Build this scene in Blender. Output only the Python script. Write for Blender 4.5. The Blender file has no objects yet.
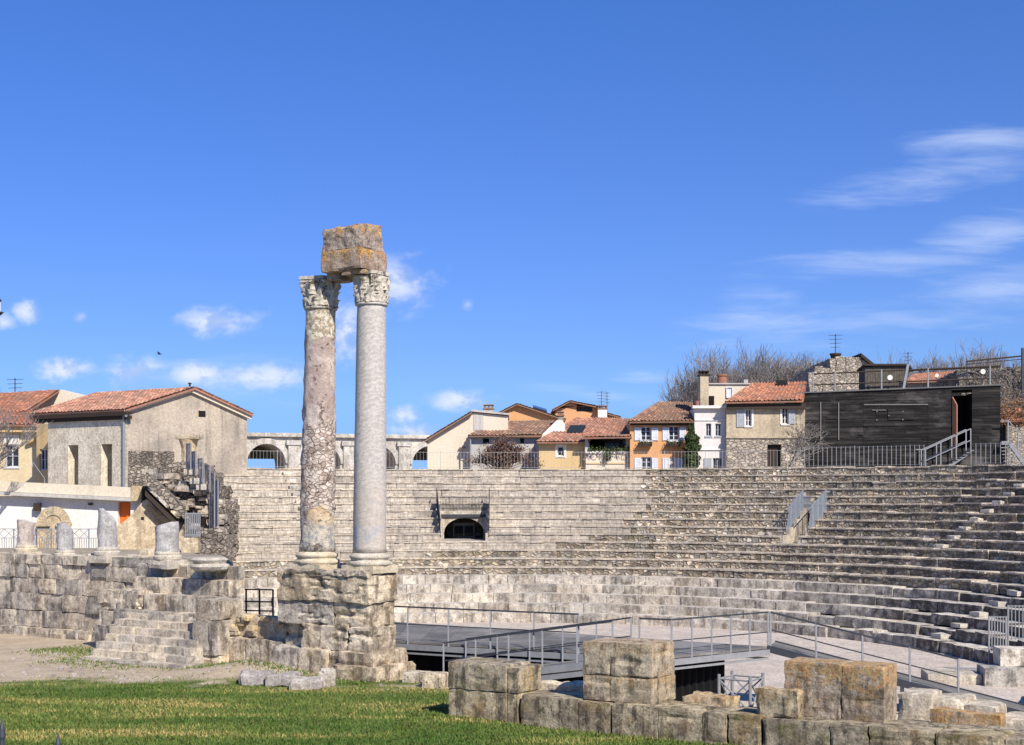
import bpy, bmesh, math, random
from mathutils import Vector, Matrix, noise, Euler
R_ = random.Random(7)
SC = bpy.context.scene
COL = SC.collection
PI = math.pi
F_ = 1400.0; CX_ = 512.0; HY_ = 496.0; CZ_ = 5.1      # focal length (px), centre column, horizon row, eye height

def W(px, py, Y):
    return Vector(((px-CX_)*Y/F_, Y, CZ_-(py-HY_)*Y/F_))
def G(px, py, z=0.0):
    Y = F_*(CZ_-z)/(py-HY_)
    return W(px, py, Y)

# ------------------------------------------------------------------ node helpers
class NT:
    def __init__(s, name):
        s.m = bpy.data.materials.new(name); s.m.use_nodes = True
        s.t = s.m.node_tree; s.t.nodes.clear()
        s.out = s.n('ShaderNodeOutputMaterial'); s.b = s.n('ShaderNodeBsdfPrincipled')
        s.t.links.new(s.b.outputs[0], s.out.inputs[0])
        s.b.inputs['Roughness'].default_value = .9
        s.b.inputs['Specular IOR Level'].default_value = .25
    def n(s, kind, **kw):
        nd = s.t.nodes.new(kind)
        for k, v in kw.items(): setattr(nd, k, v)
        return nd
    def put(s, sock, v):
        if v is None: return
        if hasattr(v, 'is_output'): s.t.links.new(v, sock)
        else: sock.default_value = v
    def co(s, scale=(1,1,1), rot=(0,0,0), kind='Object', loc=(0,0,0)):
        if not hasattr(s, '_tc'): s._tc = s.n('ShaderNodeTexCoord')
        mp = s.n('ShaderNodeMapping'); s.t.links.new(s._tc.outputs[kind], mp.inputs[0])
        mp.inputs['Scale'].default_value = scale; mp.inputs['Rotation'].default_value = rot
        mp.inputs['Location'].default_value = loc
        return mp.outputs[0]
    def noise(s, vec, scale=1, detail=6, rough=.6, dist=0):
        nd = s.n('ShaderNodeTexNoise'); s.put(nd.inputs['Vector'], vec)
        nd.inputs['Scale'].default_value = scale; nd.inputs['Detail'].default_value = detail
        nd.inputs['Roughness'].default_value = rough; nd.inputs['Distortion'].default_value = dist
        return nd.outputs['Fac']
    def voro(s, vec, scale=1, feature='F1', out='Distance', rand=1):
        nd = s.n('ShaderNodeTexVoronoi', feature=feature); s.put(nd.inputs['Vector'], vec)
        nd.inputs['Scale'].default_value = scale; nd.inputs['Randomness'].default_value = rand
        return nd.outputs[out]
    def rng(s, v, a, b, c=0, d=1, smooth=True):
        nd = s.n('ShaderNodeMapRange', clamp=True)
        if smooth: nd.interpolation_type = 'SMOOTHSTEP'
        s.put(nd.inputs[0], v)
        for i, x in enumerate((a, b, c, d)): nd.inputs[i+1].default_value = x
        return nd.outputs[0]
    def math(s, op, a, b=None, c=None):
        nd = s.n('ShaderNodeMath', operation=op); s.put(nd.inputs[0], a); s.put(nd.inputs[1], b); s.put(nd.inputs[2], c)
        return nd.outputs[0]
    def mix(s, f, a, b, kind='MIX'):
        nd = s.n('ShaderNodeMixRGB', blend_type=kind); s.put(nd.inputs[0], f)
        s.put(nd.inputs[1], (*a, 1) if isinstance(a, tuple) else a)
        s.put(nd.inputs[2], (*b, 1) if isinstance(b, tuple) else b)
        return nd.outputs[0]
    def gray(s, v):
        nd = s.n('ShaderNodeCombineColor'); 
        for i in range(3): s.put(nd.inputs[i], v)
        return nd.outputs[0]
    def attr(s, name):
        nd = s.n('ShaderNodeAttribute', attribute_name=name); return nd.outputs['Fac']
    def hsv(s, c, h=.5, sat=1, v=1):
        nd = s.n('ShaderNodeHueSaturation'); s.put(nd.inputs['Hue'], h); s.put(nd.inputs['Saturation'], sat)
        s.put(nd.inputs['Value'], v); s.put(nd.inputs['Color'], c); return nd.outputs[0]
    def bump(s, h, st=.5, dist=.05, prev=None):
        nd = s.n('ShaderNodeBump'); nd.inputs['Strength'].default_value = st; nd.inputs['Distance'].default_value = dist
        s.put(nd.inputs['Height'], h)
        if prev is not None: s.put(nd.inputs['Normal'], prev)
        return nd.outputs[0]
    def fin(s, col, nrm=None, rough=None, metal=None):
        s.put(s.b.inputs['Base Color'], (*col, 1) if isinstance(col, tuple) else col)
        if nrm is not None: s.put(s.b.inputs['Normal'], nrm)
        if rough is not None: s.put(s.b.inputs['Roughness'], rough)
        if metal is not None: s.b.inputs['Metallic'].default_value = metal
        return s.m

def stone(name, c1, c2, c3, streak=.5, lichen=0, pits=.5, tint=.35, scale=1, bump=.6, ochre=0, moss=0):
    """weathered limestone: c1 clean, c2 patina, c3 dark crusting"""
    t = NT(name); o = t.co()
    big = t.noise(o, .55*scale, 5, .6, .4)
    mid = t.noise(o, 2.6*scale, 8, .68, .3)
    fine = t.noise(o, 14*scale, 6, .7)
    col = t.mix(t.rng(t.math('ADD', t.math('MULTIPLY', big, .5), t.math('MULTIPLY', mid, .5)), .42, .57), c1, c2)
    st = t.noise(t.co((2.2*scale, 2.2*scale, .28*scale)), 1.6, 7, .66, .2)
    crust = t.rng(t.math('ADD', t.math('MULTIPLY', st, .6), t.math('MULTIPLY', mid, .4)), .47, .60)
    col = t.mix(t.math('MULTIPLY', crust, streak), col, c3)
    if ochre:
        col = t.mix(t.math('MULTIPLY', t.rng(t.noise(t.co(loc=(7,3,1)), .9*scale, 6, .65), .52, .68), ochre), col, (.42, .27, .11))
    if lichen:
        geo = t.n('ShaderNodeNewGeometry'); sx = t.n('ShaderNodeSeparateXYZ'); t.t.links.new(t._tc.outputs['Generated'], sx.inputs[0])
        up = t.rng(sx.outputs[2], .2, 1.0, .0, .20)
        lm = t.rng(t.math('ADD', t.noise(t.co(loc=(2,9,4)), 2.3*scale, 8, .72, .4), up), .595, .70)
        lc = t.mix(t.rng(t.noise(o, 9, 4, .6), .4, .62), (.42, .20, .06), (.50, .35, .15))
        col = t.mix(t.math('MULTIPLY', lm, lichen), col, lc)
    if moss:
        col = t.mix(t.math('MULTIPLY', t.rng(t.noise(t.co(loc=(1,5,8)), 1.3*scale, 7, .7), .52, .62), moss), col, (.16, .15, .035))
    cr = t.math('MULTIPLY', t.attr('crust'), t.rng(mid, .38, .54, .45, 1))  # per-face darkening: riser patina, plus shade painted on the right-hand seats
    col = t.mix(cr, col, (.085, .072, .06))
    a = t.attr('rnd')
    col = t.hsv(col, .5, t.rng(a, 0, 1, .75, 1.25, False), t.rng(a, 0, 1, 1-tint, 1+tint*.75, False))
    col = t.mix(1, col, t.gray(t.rng(fine, .3, .7, .66, 1.26)), 'MULTIPLY')
    pit = t.rng(t.math('ADD', t.voro(o, 7*scale), t.math('MULTIPLY', t.noise(o, 20*scale, 3), .25)), .16, .30)
    if pits:
        sel = t.rng(t.noise(t.co(loc=(4,4,4)), 1.1*scale, 4), .45, .6)
        pm = t.math('MULTIPLY', t.math('SUBTRACT', 1, pit), t.math('MULTIPLY', sel, pits))
        h = t.math('SUBTRACT', t.math('ADD', t.math('MULTIPLY', mid, .6), t.math('MULTIPLY', fine, .4)), t.math('MULTIPLY', pm, 1.4))
        col = t.mix(t.math('MULTIPLY', pm, .55), col, (.09, .07, .05))
    else:
        h = t.math('ADD', t.math('MULTIPLY', mid, .6), t.math('MULTIPLY', fine, .4))
    return t.fin(col, t.bump(h, bump, .09/scale), .92)

def rubble(name, ca, cb, cm, su=3.2, sv=5.5, dark=.5, var=.5, streak=.4):
    """small-stone masonry on uv in metres"""
    t = NT(name); uv = t.co((su, sv, 1), kind='UV'); o = t.co()
    cell = t.n('ShaderNodeTexVoronoi', feature='F1'); t.put(cell.inputs['Vector'], uv); cell.inputs['Scale'].default_value = 1; cell.inputs['Randomness'].default_value = .8
    edge = t.voro(uv, 1, 'DISTANCE_TO_EDGE', rand=.8)
    sep = t.n('ShaderNodeSeparateColor'); t.t.links.new(cell.outputs['Color'], sep.inputs[0])
    big = t.noise(o, .22, 6, .62, .3)
    col = t.mix(t.rng(big, .38, .62), ca, cb)
    col = t.hsv(col, t.rng(sep.outputs[0], 0, 1, .485, .515, False), t.rng(sep.outputs[1], 0, 1, .6, 1.35, False), t.rng(sep.outputs[2], 0, 1, 1-var, 1+var*.75, False))
    col = t.mix(t.math('MULTIPLY', t.rng(edge, .02, .12, 1, 0), .7), col, cm)
    st = t.noise(t.co((1.6, .5, 1), kind='UV'), 1.3, 6, .66)
    col = t.mix(t.math('MULTIPLY', t.rng(st, .48, .66), streak), col, (.075, .066, .056))
    cr = t.math('MULTIPLY', t.attr('crust'), t.rng(t.noise(o, 1.8, 6, .7), .40, .56, .15, .8))  # shade of the right-hand risers mixed into the stone colour
    col = t.mix(cr, col, (.10, .082, .064))
    a = t.attr('rnd')
    col = t.hsv(col, .5, 1, t.rng(a, 0, 1, .72, 1.25, False))
    fine = t.noise(o, 6, 6, .7)
    col = t.mix(1, col, t.gray(t.rng(fine, .3, .7, 1-dark*.6, 1.18)), 'MULTIPLY')
    h = t.math('ADD', t.rng(edge, 0, .2), t.math('MULTIPLY', fine, .6))
    return t.fin(col, t.bump(h, .8, .06), .93)

def ashlar(name, ca, cb, cm, bw=.5, bh=.2, var=.35, streak=.4):
    t = NT(name); uv = t.co((1, 1, 1), kind='UV'); o = t.co()
    b = t.n('ShaderNodeTexBrick'); t.put(b.inputs['Vector'], uv); b.inputs['Scale'].default_value = 1; b.inputs['Brick Width'].default_value = bw; b.inputs['Row Height'].default_value = bh
    b.inputs['Mortar Size'].default_value = .012; b.inputs['Mortar Smooth'].default_value = .6; b.inputs['Color1'].default_value = (*ca, 1); b.inputs['Color2'].default_value = (*cb, 1); b.inputs['Mortar'].default_value = (*cm, 1)
    big = t.noise(o, .35, 6, .65, .3); mid = t.noise(o, 2.4, 7, .7, .3)
    col = t.mix(t.math('MULTIPLY', t.rng(mid, .40, .60), .75), b.outputs['Color'], cb)
    col = t.hsv(col, .5, 1, t.rng(big, .35, .65, .86, 1.12, False))
    st = t.noise(t.co((2.2, .35, 1), kind='UV'), 1.6, 6, .68)
    col = t.mix(t.math('MULTIPLY', t.rng(st, .47, .62), streak), col, tuple(x*.33 for x in cb))
    a = t.attr('rnd'); col = t.hsv(col, .5, 1, t.rng(a, 0, 1, 1-var, 1+var*.6, False))
    fine = t.noise(o, 7, 6, .72); col = t.mix(1, col, t.gray(t.rng(fine, .3, .7, .74, 1.2)), 'MULTIPLY')
    h = t.math('ADD', t.math('MULTIPLY', b.outputs['Fac'], -.7), t.math('ADD', fine, mid))
    return t.fin(col, t.bump(h, .8, .05), .93)

def rubble3(name, ca, cb, cm, sc=3.4, var=.5, streak=.4):
    t = NT(name); o = t.co((1, 1, 1.6)); oo = t.co()
    nz = t.n('ShaderNodeTexNoise'); t.put(nz.inputs['Vector'], oo); nz.inputs['Scale'].default_value = 2.5
    s3 = t.n('ShaderNodeVectorMath', operation='SCALE'); t.t.links.new(nz.outputs['Color'], s3.inputs[0]); s3.inputs['Scale'].default_value = .18
    ad = t.n('ShaderNodeVectorMath', operation='ADD'); t.put(ad.inputs[0], o); t.t.links.new(s3.outputs[0], ad.inputs[1]); wv = ad.outputs[0]
    cell = t.n('ShaderNodeTexVoronoi', feature='F1'); t.put(cell.inputs['Vector'], wv); cell.inputs['Scale'].default_value = sc
    edge = t.voro(wv, sc, 'DISTANCE_TO_EDGE'); sep = t.n('ShaderNodeSeparateColor'); t.t.links.new(cell.outputs['Color'], sep.inputs[0])
    col = t.mix(t.rng(sep.outputs[0], .1, .9), ca, cb); col = t.hsv(col, .5, 1, t.rng(sep.outputs[1], 0, 1, 1-var, 1+var*.6, False))
    big = t.noise(oo, .7, 6, .66, .4); fine = t.noise(oo, 9, 6, .7)
    col = t.mix(t.math('MULTIPLY', t.rng(edge, .01, .11, 1, 0), .75), col, cm)
    col = t.mix(t.math('MULTIPLY', t.rng(big, .48, .62), streak), col, tuple(x*.4 for x in cb))
    a = t.attr('rnd'); col = t.hsv(col, .5, 1, t.rng(a, 0, 1, .75, 1.2, False))
    col = t.mix(1, col, t.gray(t.rng(fine, .3, .7, .7, 1.25)), 'MULTIPLY')
    return t.fin(col, t.bump(t.math('ADD', t.math('MULTIPLY', t.rng(edge, 0, .15), .9), t.math('MULTIPLY', fine, .6)), 1, .07), .93)

def plaster(name, c, c2=None, amt=.6, sc=.5, rough=.9, streak=0, fine=.12):
    t = NT(name); o = t.co(); c2 = c2 or tuple(x*.7 for x in c)
    n1 = t.noise(o, sc, 7, .65, .4)
    col = t.mix(t.math('MULTIPLY', t.rng(n1, .42, .62), amt), c, c2)
    if streak:
        st = t.noise(t.co((1.5, 1.5, .12)), 1.5, 6, .65)
        col = t.mix(t.math('MULTIPLY', t.rng(st, .5, .68), streak), col, tuple(x*.45 for x in c2))
    n2 = t.noise(o, 9, 6, .7)
    col = t.mix(1, col, t.gray(t.rng(n2, .3, .7, 1-fine, 1+fine)), 'MULTIPLY')
    return t.fin(col, t.bump(n2, .25, .02), rough)

def plain(name, c, rough=.6, metal=0, var=.1):
    t = NT(name); n2 = t.noise(t.co(), 5, 5, .65)
    a = t.attr('rnd')
    col = t.mix(1, (*c,) if False else c, t.gray(t.rng(n2, .3, .7, 1-var, 1+var)), 'MULTIPLY')
    return t.fin(col, None, rough, metal)

# ------------------------------------------------------------------ objects
def tag(o, label=None, cat=None, group=None, kind=None):
    if label: o['label'] = label
    if cat: o['category'] = cat
    if group: o['group'] = group
    if kind: o['kind'] = kind
    return o
WMX = {}
def empty(name, loc, label=None, cat=None, group=None, rz=0):
    o = bpy.data.objects.new(name, None); COL.objects.link(o); o.empty_display_size = .3
    o.location = loc; o.rotation_euler = (0, 0, rz)
    WMX[o.name] = Matrix.Translation(Vector(loc)) @ Matrix.Rotation(rz, 4, 'Z')
    return tag(o, label, cat, group)
class Fr:
    """vertical wall plane: t along it (to the right), d inward (away from the street side), z up"""
    def __init__(s, px, Y, deg=0):
        a = math.radians(deg); s.O = Vector(((px-CX_)*Y/F_, Y)); s.u = Vector((math.cos(a), math.sin(a))); s.n = Vector((-math.sin(a), math.cos(a)))
    def t(s, px, d=0):
        k = (px-CX_)/F_; O = s.O+s.n*d
        return (k*O.y-O.x)/(s.u.x-k*s.u.y)
    def Y(s, px, d=0): return (s.O+s.n*d+s.u*s.t(px, d)).y
    def z(s, px, py, d=0): return CZ_-(py-HY_)*s.Y(px, d)/F_
    def p(s, t, d, z):
        q = s.O+s.u*t+s.n*d; return Vector((q.x, q.y, z))
    def pp(s, px, py, d=0): return s.p(s.t(px, d), d, s.z(px, py, d))

RND = .75
class MB:
    def __init__(s):
        s.bm = bmesh.new(); s.rl = s.bm.faces.layers.float.new('rnd'); s.cl = s.bm.faces.layers.float.new('crust'); s.crust = 0.0; s.uv = s.bm.loops.layers.uv.new('UVMap')
    def f(s, vs, r, uvs=None):
        try: fc = s.bm.faces.new(vs)
        except ValueError: return None
        fc[s.rl] = r; fc[s.cl] = s.crust
        if uvs:
            for l, q in zip(fc.loops, uvs): l[s.uv].uv = q
        return fc
    def hexa(s, p, r=None, uvs=None):
        r = R_.random() if r is None else r
        v = [s.bm.verts.new(q) for q in p]
        for q in ((3,2,1,0), (4,5,6,7), (0,1,5,4), (1,2,6,5), (2,3,7,6), (3,0,4,7)): s.f([v[i] for i in q], r)
        return v
    def box(s, x0, x1, y0, y1, z0, z1, r=None):
        return s.hexa([Vector(q) for q in ((x0,y0,z0),(x1,y0,z0),(x1,y1,z0),(x0,y1,z0),(x0,y0,z1),(x1,y0,z1),(x1,y1,z1),(x0,y1,z1))], r)
    def fbox(s, F, t0, t1, d0, d1, z0, z1, r=None):
        return s.hexa([F.p(t0,d0,z0),F.p(t1,d0,z0),F.p(t1,d1,z0),F.p(t0,d1,z0),F.p(t0,d0,z1),F.p(t1,d0,z1),F.p(t1,d1,z1),F.p(t0,d1,z1)], r)
    def prism(s, poly, ext, r=None):
        """polygon (world points) extruded by vector"""
        r = R_.random() if r is None else r
        a = [s.bm.verts.new(q) for q in poly]; b = [s.bm.verts.new(q+ext) for q in poly]
        s.f(a, r); s.f(b[::-1], r); n = len(a)
        for i in range(n): s.f([a[i], b[i], b[(i+1)%n], a[(i+1)%n]], r)
    def tube(s, pts, rad, n=5, r=None, cap=True):
        r = R_.random() if r is None else r
        pts = [Vector(p) for p in pts]; rings = []
        if not hasattr(rad, '__len__'): rad = [rad]*len(pts)
        for i, p in enumerate(pts):
            d = (pts[min(i+1, len(pts)-1)]-pts[max(i-1, 0)])
            if d.length < 1e-6: d = Vector((0,0,1))
            d.normalize(); e = d.cross(Vector((0,0,1)) if abs(d.z) < .9 else Vector((0,1,0))); e.normalize(); g = d.cross(e)
            rings.append([s.bm.verts.new(p+(e*math.cos(2*PI*k/n)+g*math.sin(2*PI*k/n))*rad[i]) for k in range(n)])
        for a, b in zip(rings, rings[1:]):
            for k in range(n): s.f([a[k], a[(k+1)%n], b[(k+1)%n], b[k]], r)
        if cap and n > 2: s.f(rings[0][::-1], r); s.f(rings[-1], r)
    def bar(s, p, q, w=.05, r=None):
        """square bar between points"""
        p = Vector(p); q = Vector(q); d = (q-p); d.normalize()
        e = d.cross(Vector((0,0,1)) if abs(d.z) < .9 else Vector((0,1,0))); e.normalize(); g = d.cross(e); h = w/2
        s.hexa([p+e*a*h+g*b*h for a, b in ((-1,-1),(1,-1),(1,1),(-1,1))]+[q+e*a*h+g*b*h for a, b in ((-1,-1),(1,-1),(1,1),(-1,1))], r)
    def lathe(s, c, prof, n=28, amp=0, fr=1.5, seed=0, lean=(0,0), ampf=None, top=None, r=None):
        c = Vector(c); rings = []; z0 = prof[0][1]; H = max(prof[-1][1]-z0, .01)
        for (rr, z) in prof:
            ring = []
            for k in range(n):
                a = 2*PI*k/n; zz = z
                if top: zz = min(z, z0+top(math.cos(a), math.sin(a))*H)
                p = Vector((math.cos(a), math.sin(a), 0))*rr+Vector((lean[0]*zz, lean[1]*zz, zz))
                q = c+p
                if amp:
                    am = amp*(ampf(zz/H) if ampf else 1)
                    nv = noise.fractal(q*fr+Vector((seed*9.1, seed*3.7, 0)), .8, 2, 4)
                    q += Vector((math.cos(a), math.sin(a), 0))*nv*am
                ring.append(s.bm.verts.new(q))
            rings.append(ring)
        rv = R_.random() if r is None else r
        for a, b in zip(rings, rings[1:]):
            for k in range(n): s.f([a[k], a[(k+1)%n], b[(k+1)%n], b[k]], rv)
        s.f(rings[0][::-1], rv); s.f(rings[-1], rv)
    def rock(s, p, cell=.18, amp=.03, rnd=.04, fr=1.6, seed=None, r=None, maxn=26, gouge=0):
        """eroded stone block from 8 corner points"""
        seed = R_.random()*50 if seed is None else seed; r = R_.random() if r is None else r
        p = [Vector(q) for q in p]
        L = [max((p[1]-p[0]).length, (p[5]-p[4]).length), max((p[3]-p[0]).length, (p[2]-p[1]).length), max((p[4]-p[0]).length, (p[6]-p[2]).length)]
        n = [max(2, min(maxn, int(round(l/cell)))) for l in L]
        cen = sum(p, Vector())/8; V = {}
        def vert(i, j, k):
            key = (i, j, k)
            if key in V: return V[key]
            a, b, c = i/n[0], j/n[1], k/n[2]
            q = (p[0]*(1-a)*(1-b)+p[1]*a*(1-b)+p[2]*a*b+p[3]*(1-a)*b)*(1-c)+(p[4]*(1-a)*(1-b)+p[5]*a*(1-b)+p[6]*a*b+p[7]*(1-a)*b)*c
            e = (i in (0, n[0]))+(j in (0, n[1]))+(k in (0, n[2]))
            if e >= 2:
                d = cen-q; d = Vector((d.x, d.y, d.z)); 
                if d.length > 0: q = q+d.normalized()*rnd*RND*(1 if e == 2 else 1.5)*(.15+2.2*max(0, noise.noise(q*1.7+Vector((seed,0,0)))))
            nv = noise.noise_vector(q*fr+Vector((seed, seed*1.7, 3)))*.65+noise.noise_vector(q*fr*3.1+Vector((seed, 1, seed)))*.35
            q = q+nv*amp
            if gouge:
                gv = noise.noise(Vector((q.x*.8+q.y*.5+seed, q.x*.3-q.y*.8, q.z*5.5)))+.35*noise.noise(Vector((q.x*4, q.y*4+seed, q.z*9)))
                d = cen-q; d.z = 0; L_ = d.length
                if gv > .18 and L_ > .1: q = q+d/L_*min(gouge, (gv-.18)*1.6*gouge)
            V[key] = s.bm.verts.new(q); return V[key]
        def grid(fn, na, nb, flip):
            for a in range(na):
                for b in range(nb):
                    vs = [fn(a,b), fn(a+1,b), fn(a+1,b+1), fn(a,b+1)]
                    s.f(vs[::-1] if flip else vs, r)
        grid(lambda a,b: vert(a,b,0), n[0], n[1], True); grid(lambda a,b: vert(a,b,n[2]), n[0], n[1], False)
        grid(lambda a,b: vert(a,0,b), n[0], n[2], False); grid(lambda a,b: vert(a,n[1],b), n[0], n[2], True)
        grid(lambda a,b: vert(0,a,b), n[1], n[2], True); grid(lambda a,b: vert(n[0],a,b), n[1], n[2], False)
    def frock(s, F, t0, t1, d0, d1, z0, z1, **kw):
        s.rock([F.p(t0,d0,z0),F.p(t1,d0,z0),F.p(t1,d1,z0),F.p(t0,d1,z0),F.p(t0,d0,z1),F.p(t1,d0,z1),F.p(t1,d1,z1),F.p(t0,d1,z1)], **kw)
    def panel(s, F, t0, t1, z0, z1, th, ops=(), r=None, d=0):
        """wall slab with real rectangular openings [(ta,tb,za,zb)]"""
        r = R_.random() if r is None else r
        xs = sorted({t0, t1, *[o[0] for o in ops], *[o[1] for o in ops]}); zs = sorted({z0, z1, *[o[2] for o in ops], *[o[3] for o in ops]})
        xs = [x for x in xs if t0-1e-6 <= x <= t1+1e-6]; zs = [z for z in zs if z0-1e-6 <= z <= z1+1e-6]
        def hole(i, j):
            if i < 0 or j < 0 or i >= len(xs)-1 or j >= len(zs)-1: return True
            x = (xs[i]+xs[i+1])/2; z = (zs[j]+zs[j+1])/2
            return any(o[0] < x < o[1] and o[2] < z < o[3] for o in ops)
        V = {}
        def v(i, j, k):
            if (i,j,k) not in V: V[(i,j,k)] = s.bm.verts.new(F.p(xs[i], d+th*k, zs[j]))
            return V[(i,j,k)]
        for i in range(len(xs)-1):
            for j in range(len(zs)-1):
                if hole(i, j): continue
                s.f([v(i,j,0),v(i+1,j,0),v(i+1,j+1,0),v(i,j+1,0)], r); s.f([v(i,j,1),v(i,j+1,1),v(i+1,j+1,1),v(i+1,j,1)], r)
                if hole(i-1,j): s.f([v(i,j,0),v(i,j+1,0),v(i,j+1,1),v(i,j,1)], r)
                if hole(i+1,j): s.f([v(i+1,j,0),v(i+1,j,1),v(i+1,j+1,1),v(i+1,j+1,0)], r)
                if hole(i,j-1): s.f([v(i,j,0),v(i,j,1),v(i+1,j,1),v(i+1,j,0)], r)
                if hole(i,j+1): s.f([v(i,j+1,0),v(i+1,j+1,0),v(i+1,j+1,1),v(i,j+1,1)], r)
    def arch(s, F, t0, t1, z0, z1, cx, rx, zs, rz, th, n=14, d=0, r=None):
        r = R_.random() if r is None else r
        xs = [t0, cx-rx]+[cx-rx*math.cos(PI*k/n) for k in range(1, n)]+[cx+rx, t1]
        lo = [z0, z0]+[zs+rz*math.sin(PI*k/n) for k in range(1, n)]+[z0, z0]
        def col(x, z, dd): return s.bm.verts.new(F.p(x, dd, z))
        for dd, fl in ((d, False), (d+th, True)):
            def q(a, b, za, zb):
                vs = [col(a, za, dd), col(b, zb, dd), col(b, z1, dd), col(a, z1, dd)]; s.f(vs[::-1] if fl else vs, r)
            q(t0, cx-rx, z0, z0); q(cx+rx, t1, z0, z0)
            ax = [cx-rx*math.cos(PI*k/n) for k in range(n+1)]; az = [zs+rz*math.sin(PI*k/n) for k in range(n+1)]
            for k in range(n): q(ax[k], ax[k+1], az[k], az[k+1])
        ring = [(cx-rx, z0)]+[(cx-rx*math.cos(PI*k/n), zs+rz*math.sin(PI*k/n)) for k in range(n+1)]+[(cx+rx, z0)]
        for (a, za), (b, zb) in zip(ring, ring[1:]): s.f([col(a,za,d), col(a,za,d+th), col(b,zb,d+th), col(b,zb,d)], r)
        for a, za, b, zb in ((t0,z0,t0,z1), (t0,z1,t1,z1), (t1,z1,t1,z0)): s.f([col(a,za,d), col(b,zb,d), col(b,zb,d+th), col(a,za,d+th)], r)
    def roof(s, A, B, C, D, period=.24, rows=10, amp=.05, edge=True, sag=.03):
        """channel-tile roof patch; A-B eave, D above A, C above B"""
        A, B, C, D = map(Vector, (A, B, C, D)); L = (B-A).length; nw = max(3, int(L/period)); per = 4; nu = nw*per
        nrm = (B-A).cross(D-A if (D-A).length > .01 else C-A); nrm.normalize()
        if nrm.z < 0: nrm = -nrm
        sd = R_.random()*20; prev = None
        for j in range(rows):
            for half in (0, 1):
                v = (j+half*.999)/rows; row = []
                for i in range(nu+1):
                    u = i/nu; q = (A*(1-u)+B*u)*(1-v)+(D*(1-u)+C*u)*v
                    h = amp*max(0, math.cos(2*PI*i/per)) if True else 0
                    lift = (1-half)*.035+ .02*noise.noise(Vector((i//per*7.3, j*3.1, sd)))
                    q = q+nrm*(h+lift+sag*noise.noise(q*.5+Vector((sd,0,0))))
                    row.append(s.bm.verts.new(q))
                if prev:
                    for i in range(nu):
                        s.f([prev[i], prev[i+1], row[i+1], row[i]], tint[i//per] if half else .1*tint[i//per])
                if half == 0: tint = [R_.random() for _ in range(nw+1)]
                prev = row
        if edge:
            t = nrm*.07
            s.hexa([A-t*1.6, B-t*1.6, C-t*1.6, D-t*1.6, A-t*.3, B-t*.3, C-t*.3, D-t*.3], .3)
    def build(s, name, mat, parent=None, label=None, cat=None, group=None, kind=None, smooth=False, norm=True):
        bm = s.bm
        if norm: bmesh.ops.recalc_face_normals(bm, faces=bm.faces[:])
        bm.normal_update()
        for fc in bm.faces:
            if fc[s.cl] > 0 and abs(fc.normal.z) > .6: fc[s.cl] = 0  # treads keep their plain colour, only risers carry patina and painted shade
        if parent is None:
            vs = bm.verts; n = max(1, len(vs))
            loc = Vector((sum(v.co.x for v in vs)/n, sum(v.co.y for v in vs)/n, min(v.co.z for v in vs)))
            M = Matrix.Translation(loc)
        else: M = WMX[parent.name]
        bm.transform(M.inverted())
        me = bpy.data.meshes.new(name); bm.to_mesh(me); bm.free()
        if smooth: me.polygons.foreach_set('use_smooth', [True]*len(me.polygons))
        if mat: me.materials.append(mat)
        o = bpy.data.objects.new(name, me); COL.objects.link(o)
        if parent is None: o.location = M.to_translation()
        else: o.parent = parent
        WMX[o.name] = M
        return tag(o, label, cat, group, kind)

def copy_tree(o, parent=None):
    c = o.copy(); COL.objects.link(c); c.parent = parent
    for ch in [x for x in COL.objects if x.parent == o]: copy_tree(ch, c)
    return c
# ------------------------------------------------------------------ materials
M = {}
M['ruin'] = stone('ruin_limestone', (.62,.545,.43), (.37,.32,.26), (.085,.074,.064), .72, pits=.6, tint=.3, ochre=.2)
M['podium'] = stone('podium_limestone', (.68,.58,.44), (.40,.325,.235), (.095,.078,.06), .72, pits=.8, tint=.16, scale=1.1, bump=1, ochre=.25)
M['entab'] = stone('entablature_stone', (.46,.37,.29), (.32,.235,.18), (.12,.085,.065), .6, lichen=1, pits=.6, tint=.15, scale=1.3, bump=1, ochre=.5)
M['step'] = stone('step_limestone', (.62,.54,.42), (.48,.41,.32), (.12,.10,.085), .5, pits=.35, tint=.25, scale=1.2)
M['kerbwall'] = stone('kerb_wall_stone', (.50,.42,.29), (.28,.225,.155), (.06,.05,.038), .85, pits=1, tint=.2, scale=1.5, bump=.9, ochre=.35, moss=.45)
M['pier'] = stone('pier_stone', (.56,.465,.33), (.33,.27,.19), (.075,.06,.045), .8, lichen=.3, pits=1, tint=.15, scale=1.7, bump=.9, ochre=.3)
M['pierlichen'] = stone('pier_stone_lichen', (.46,.38,.285), (.28,.22,.16), (.075,.06,.046), .75, lichen=.75, pits=1, tint=.15, scale=1.7, bump=1, ochre=.45)
M['base'] = stone('base_limestone', (.60,.53,.41), (.52,.45,.34), (.22,.19,.15), .25, pits=.2, tint=.1, scale=1.5, bump=.3)
M['greystone'] = stone('grey_marble_stump', (.47,.45,.43), (.38,.365,.35), (.2,.19,.18), .45, pits=.15, tint=.1, scale=1.2, bump=.3)
M['warmstump'] = stone('warm_marble_stump', (.55,.48,.42), (.43,.37,.33), (.2,.18,.17), .35, pits=.2, tint=.1, scale=1.2, bump=.35)
M['rock'] = stone('field_rock', (.46,.42,.37), (.34,.30,.27), (.13,.11,.10), .4, pits=.3, tint=.2, scale=1.6)
M['seatblock'] = stone('seat_block_stone', (.66,.60,.51), (.53,.475,.40), (.13,.115,.10), .72, pits=.3, tint=.34, scale=1.0, ochre=.15)
M['whiteblock'] = stone('new_white_stone', (.56,.51,.43), (.47,.42,.35), (.22,.2,.17), .3, pits=.1, tint=.08)
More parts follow.
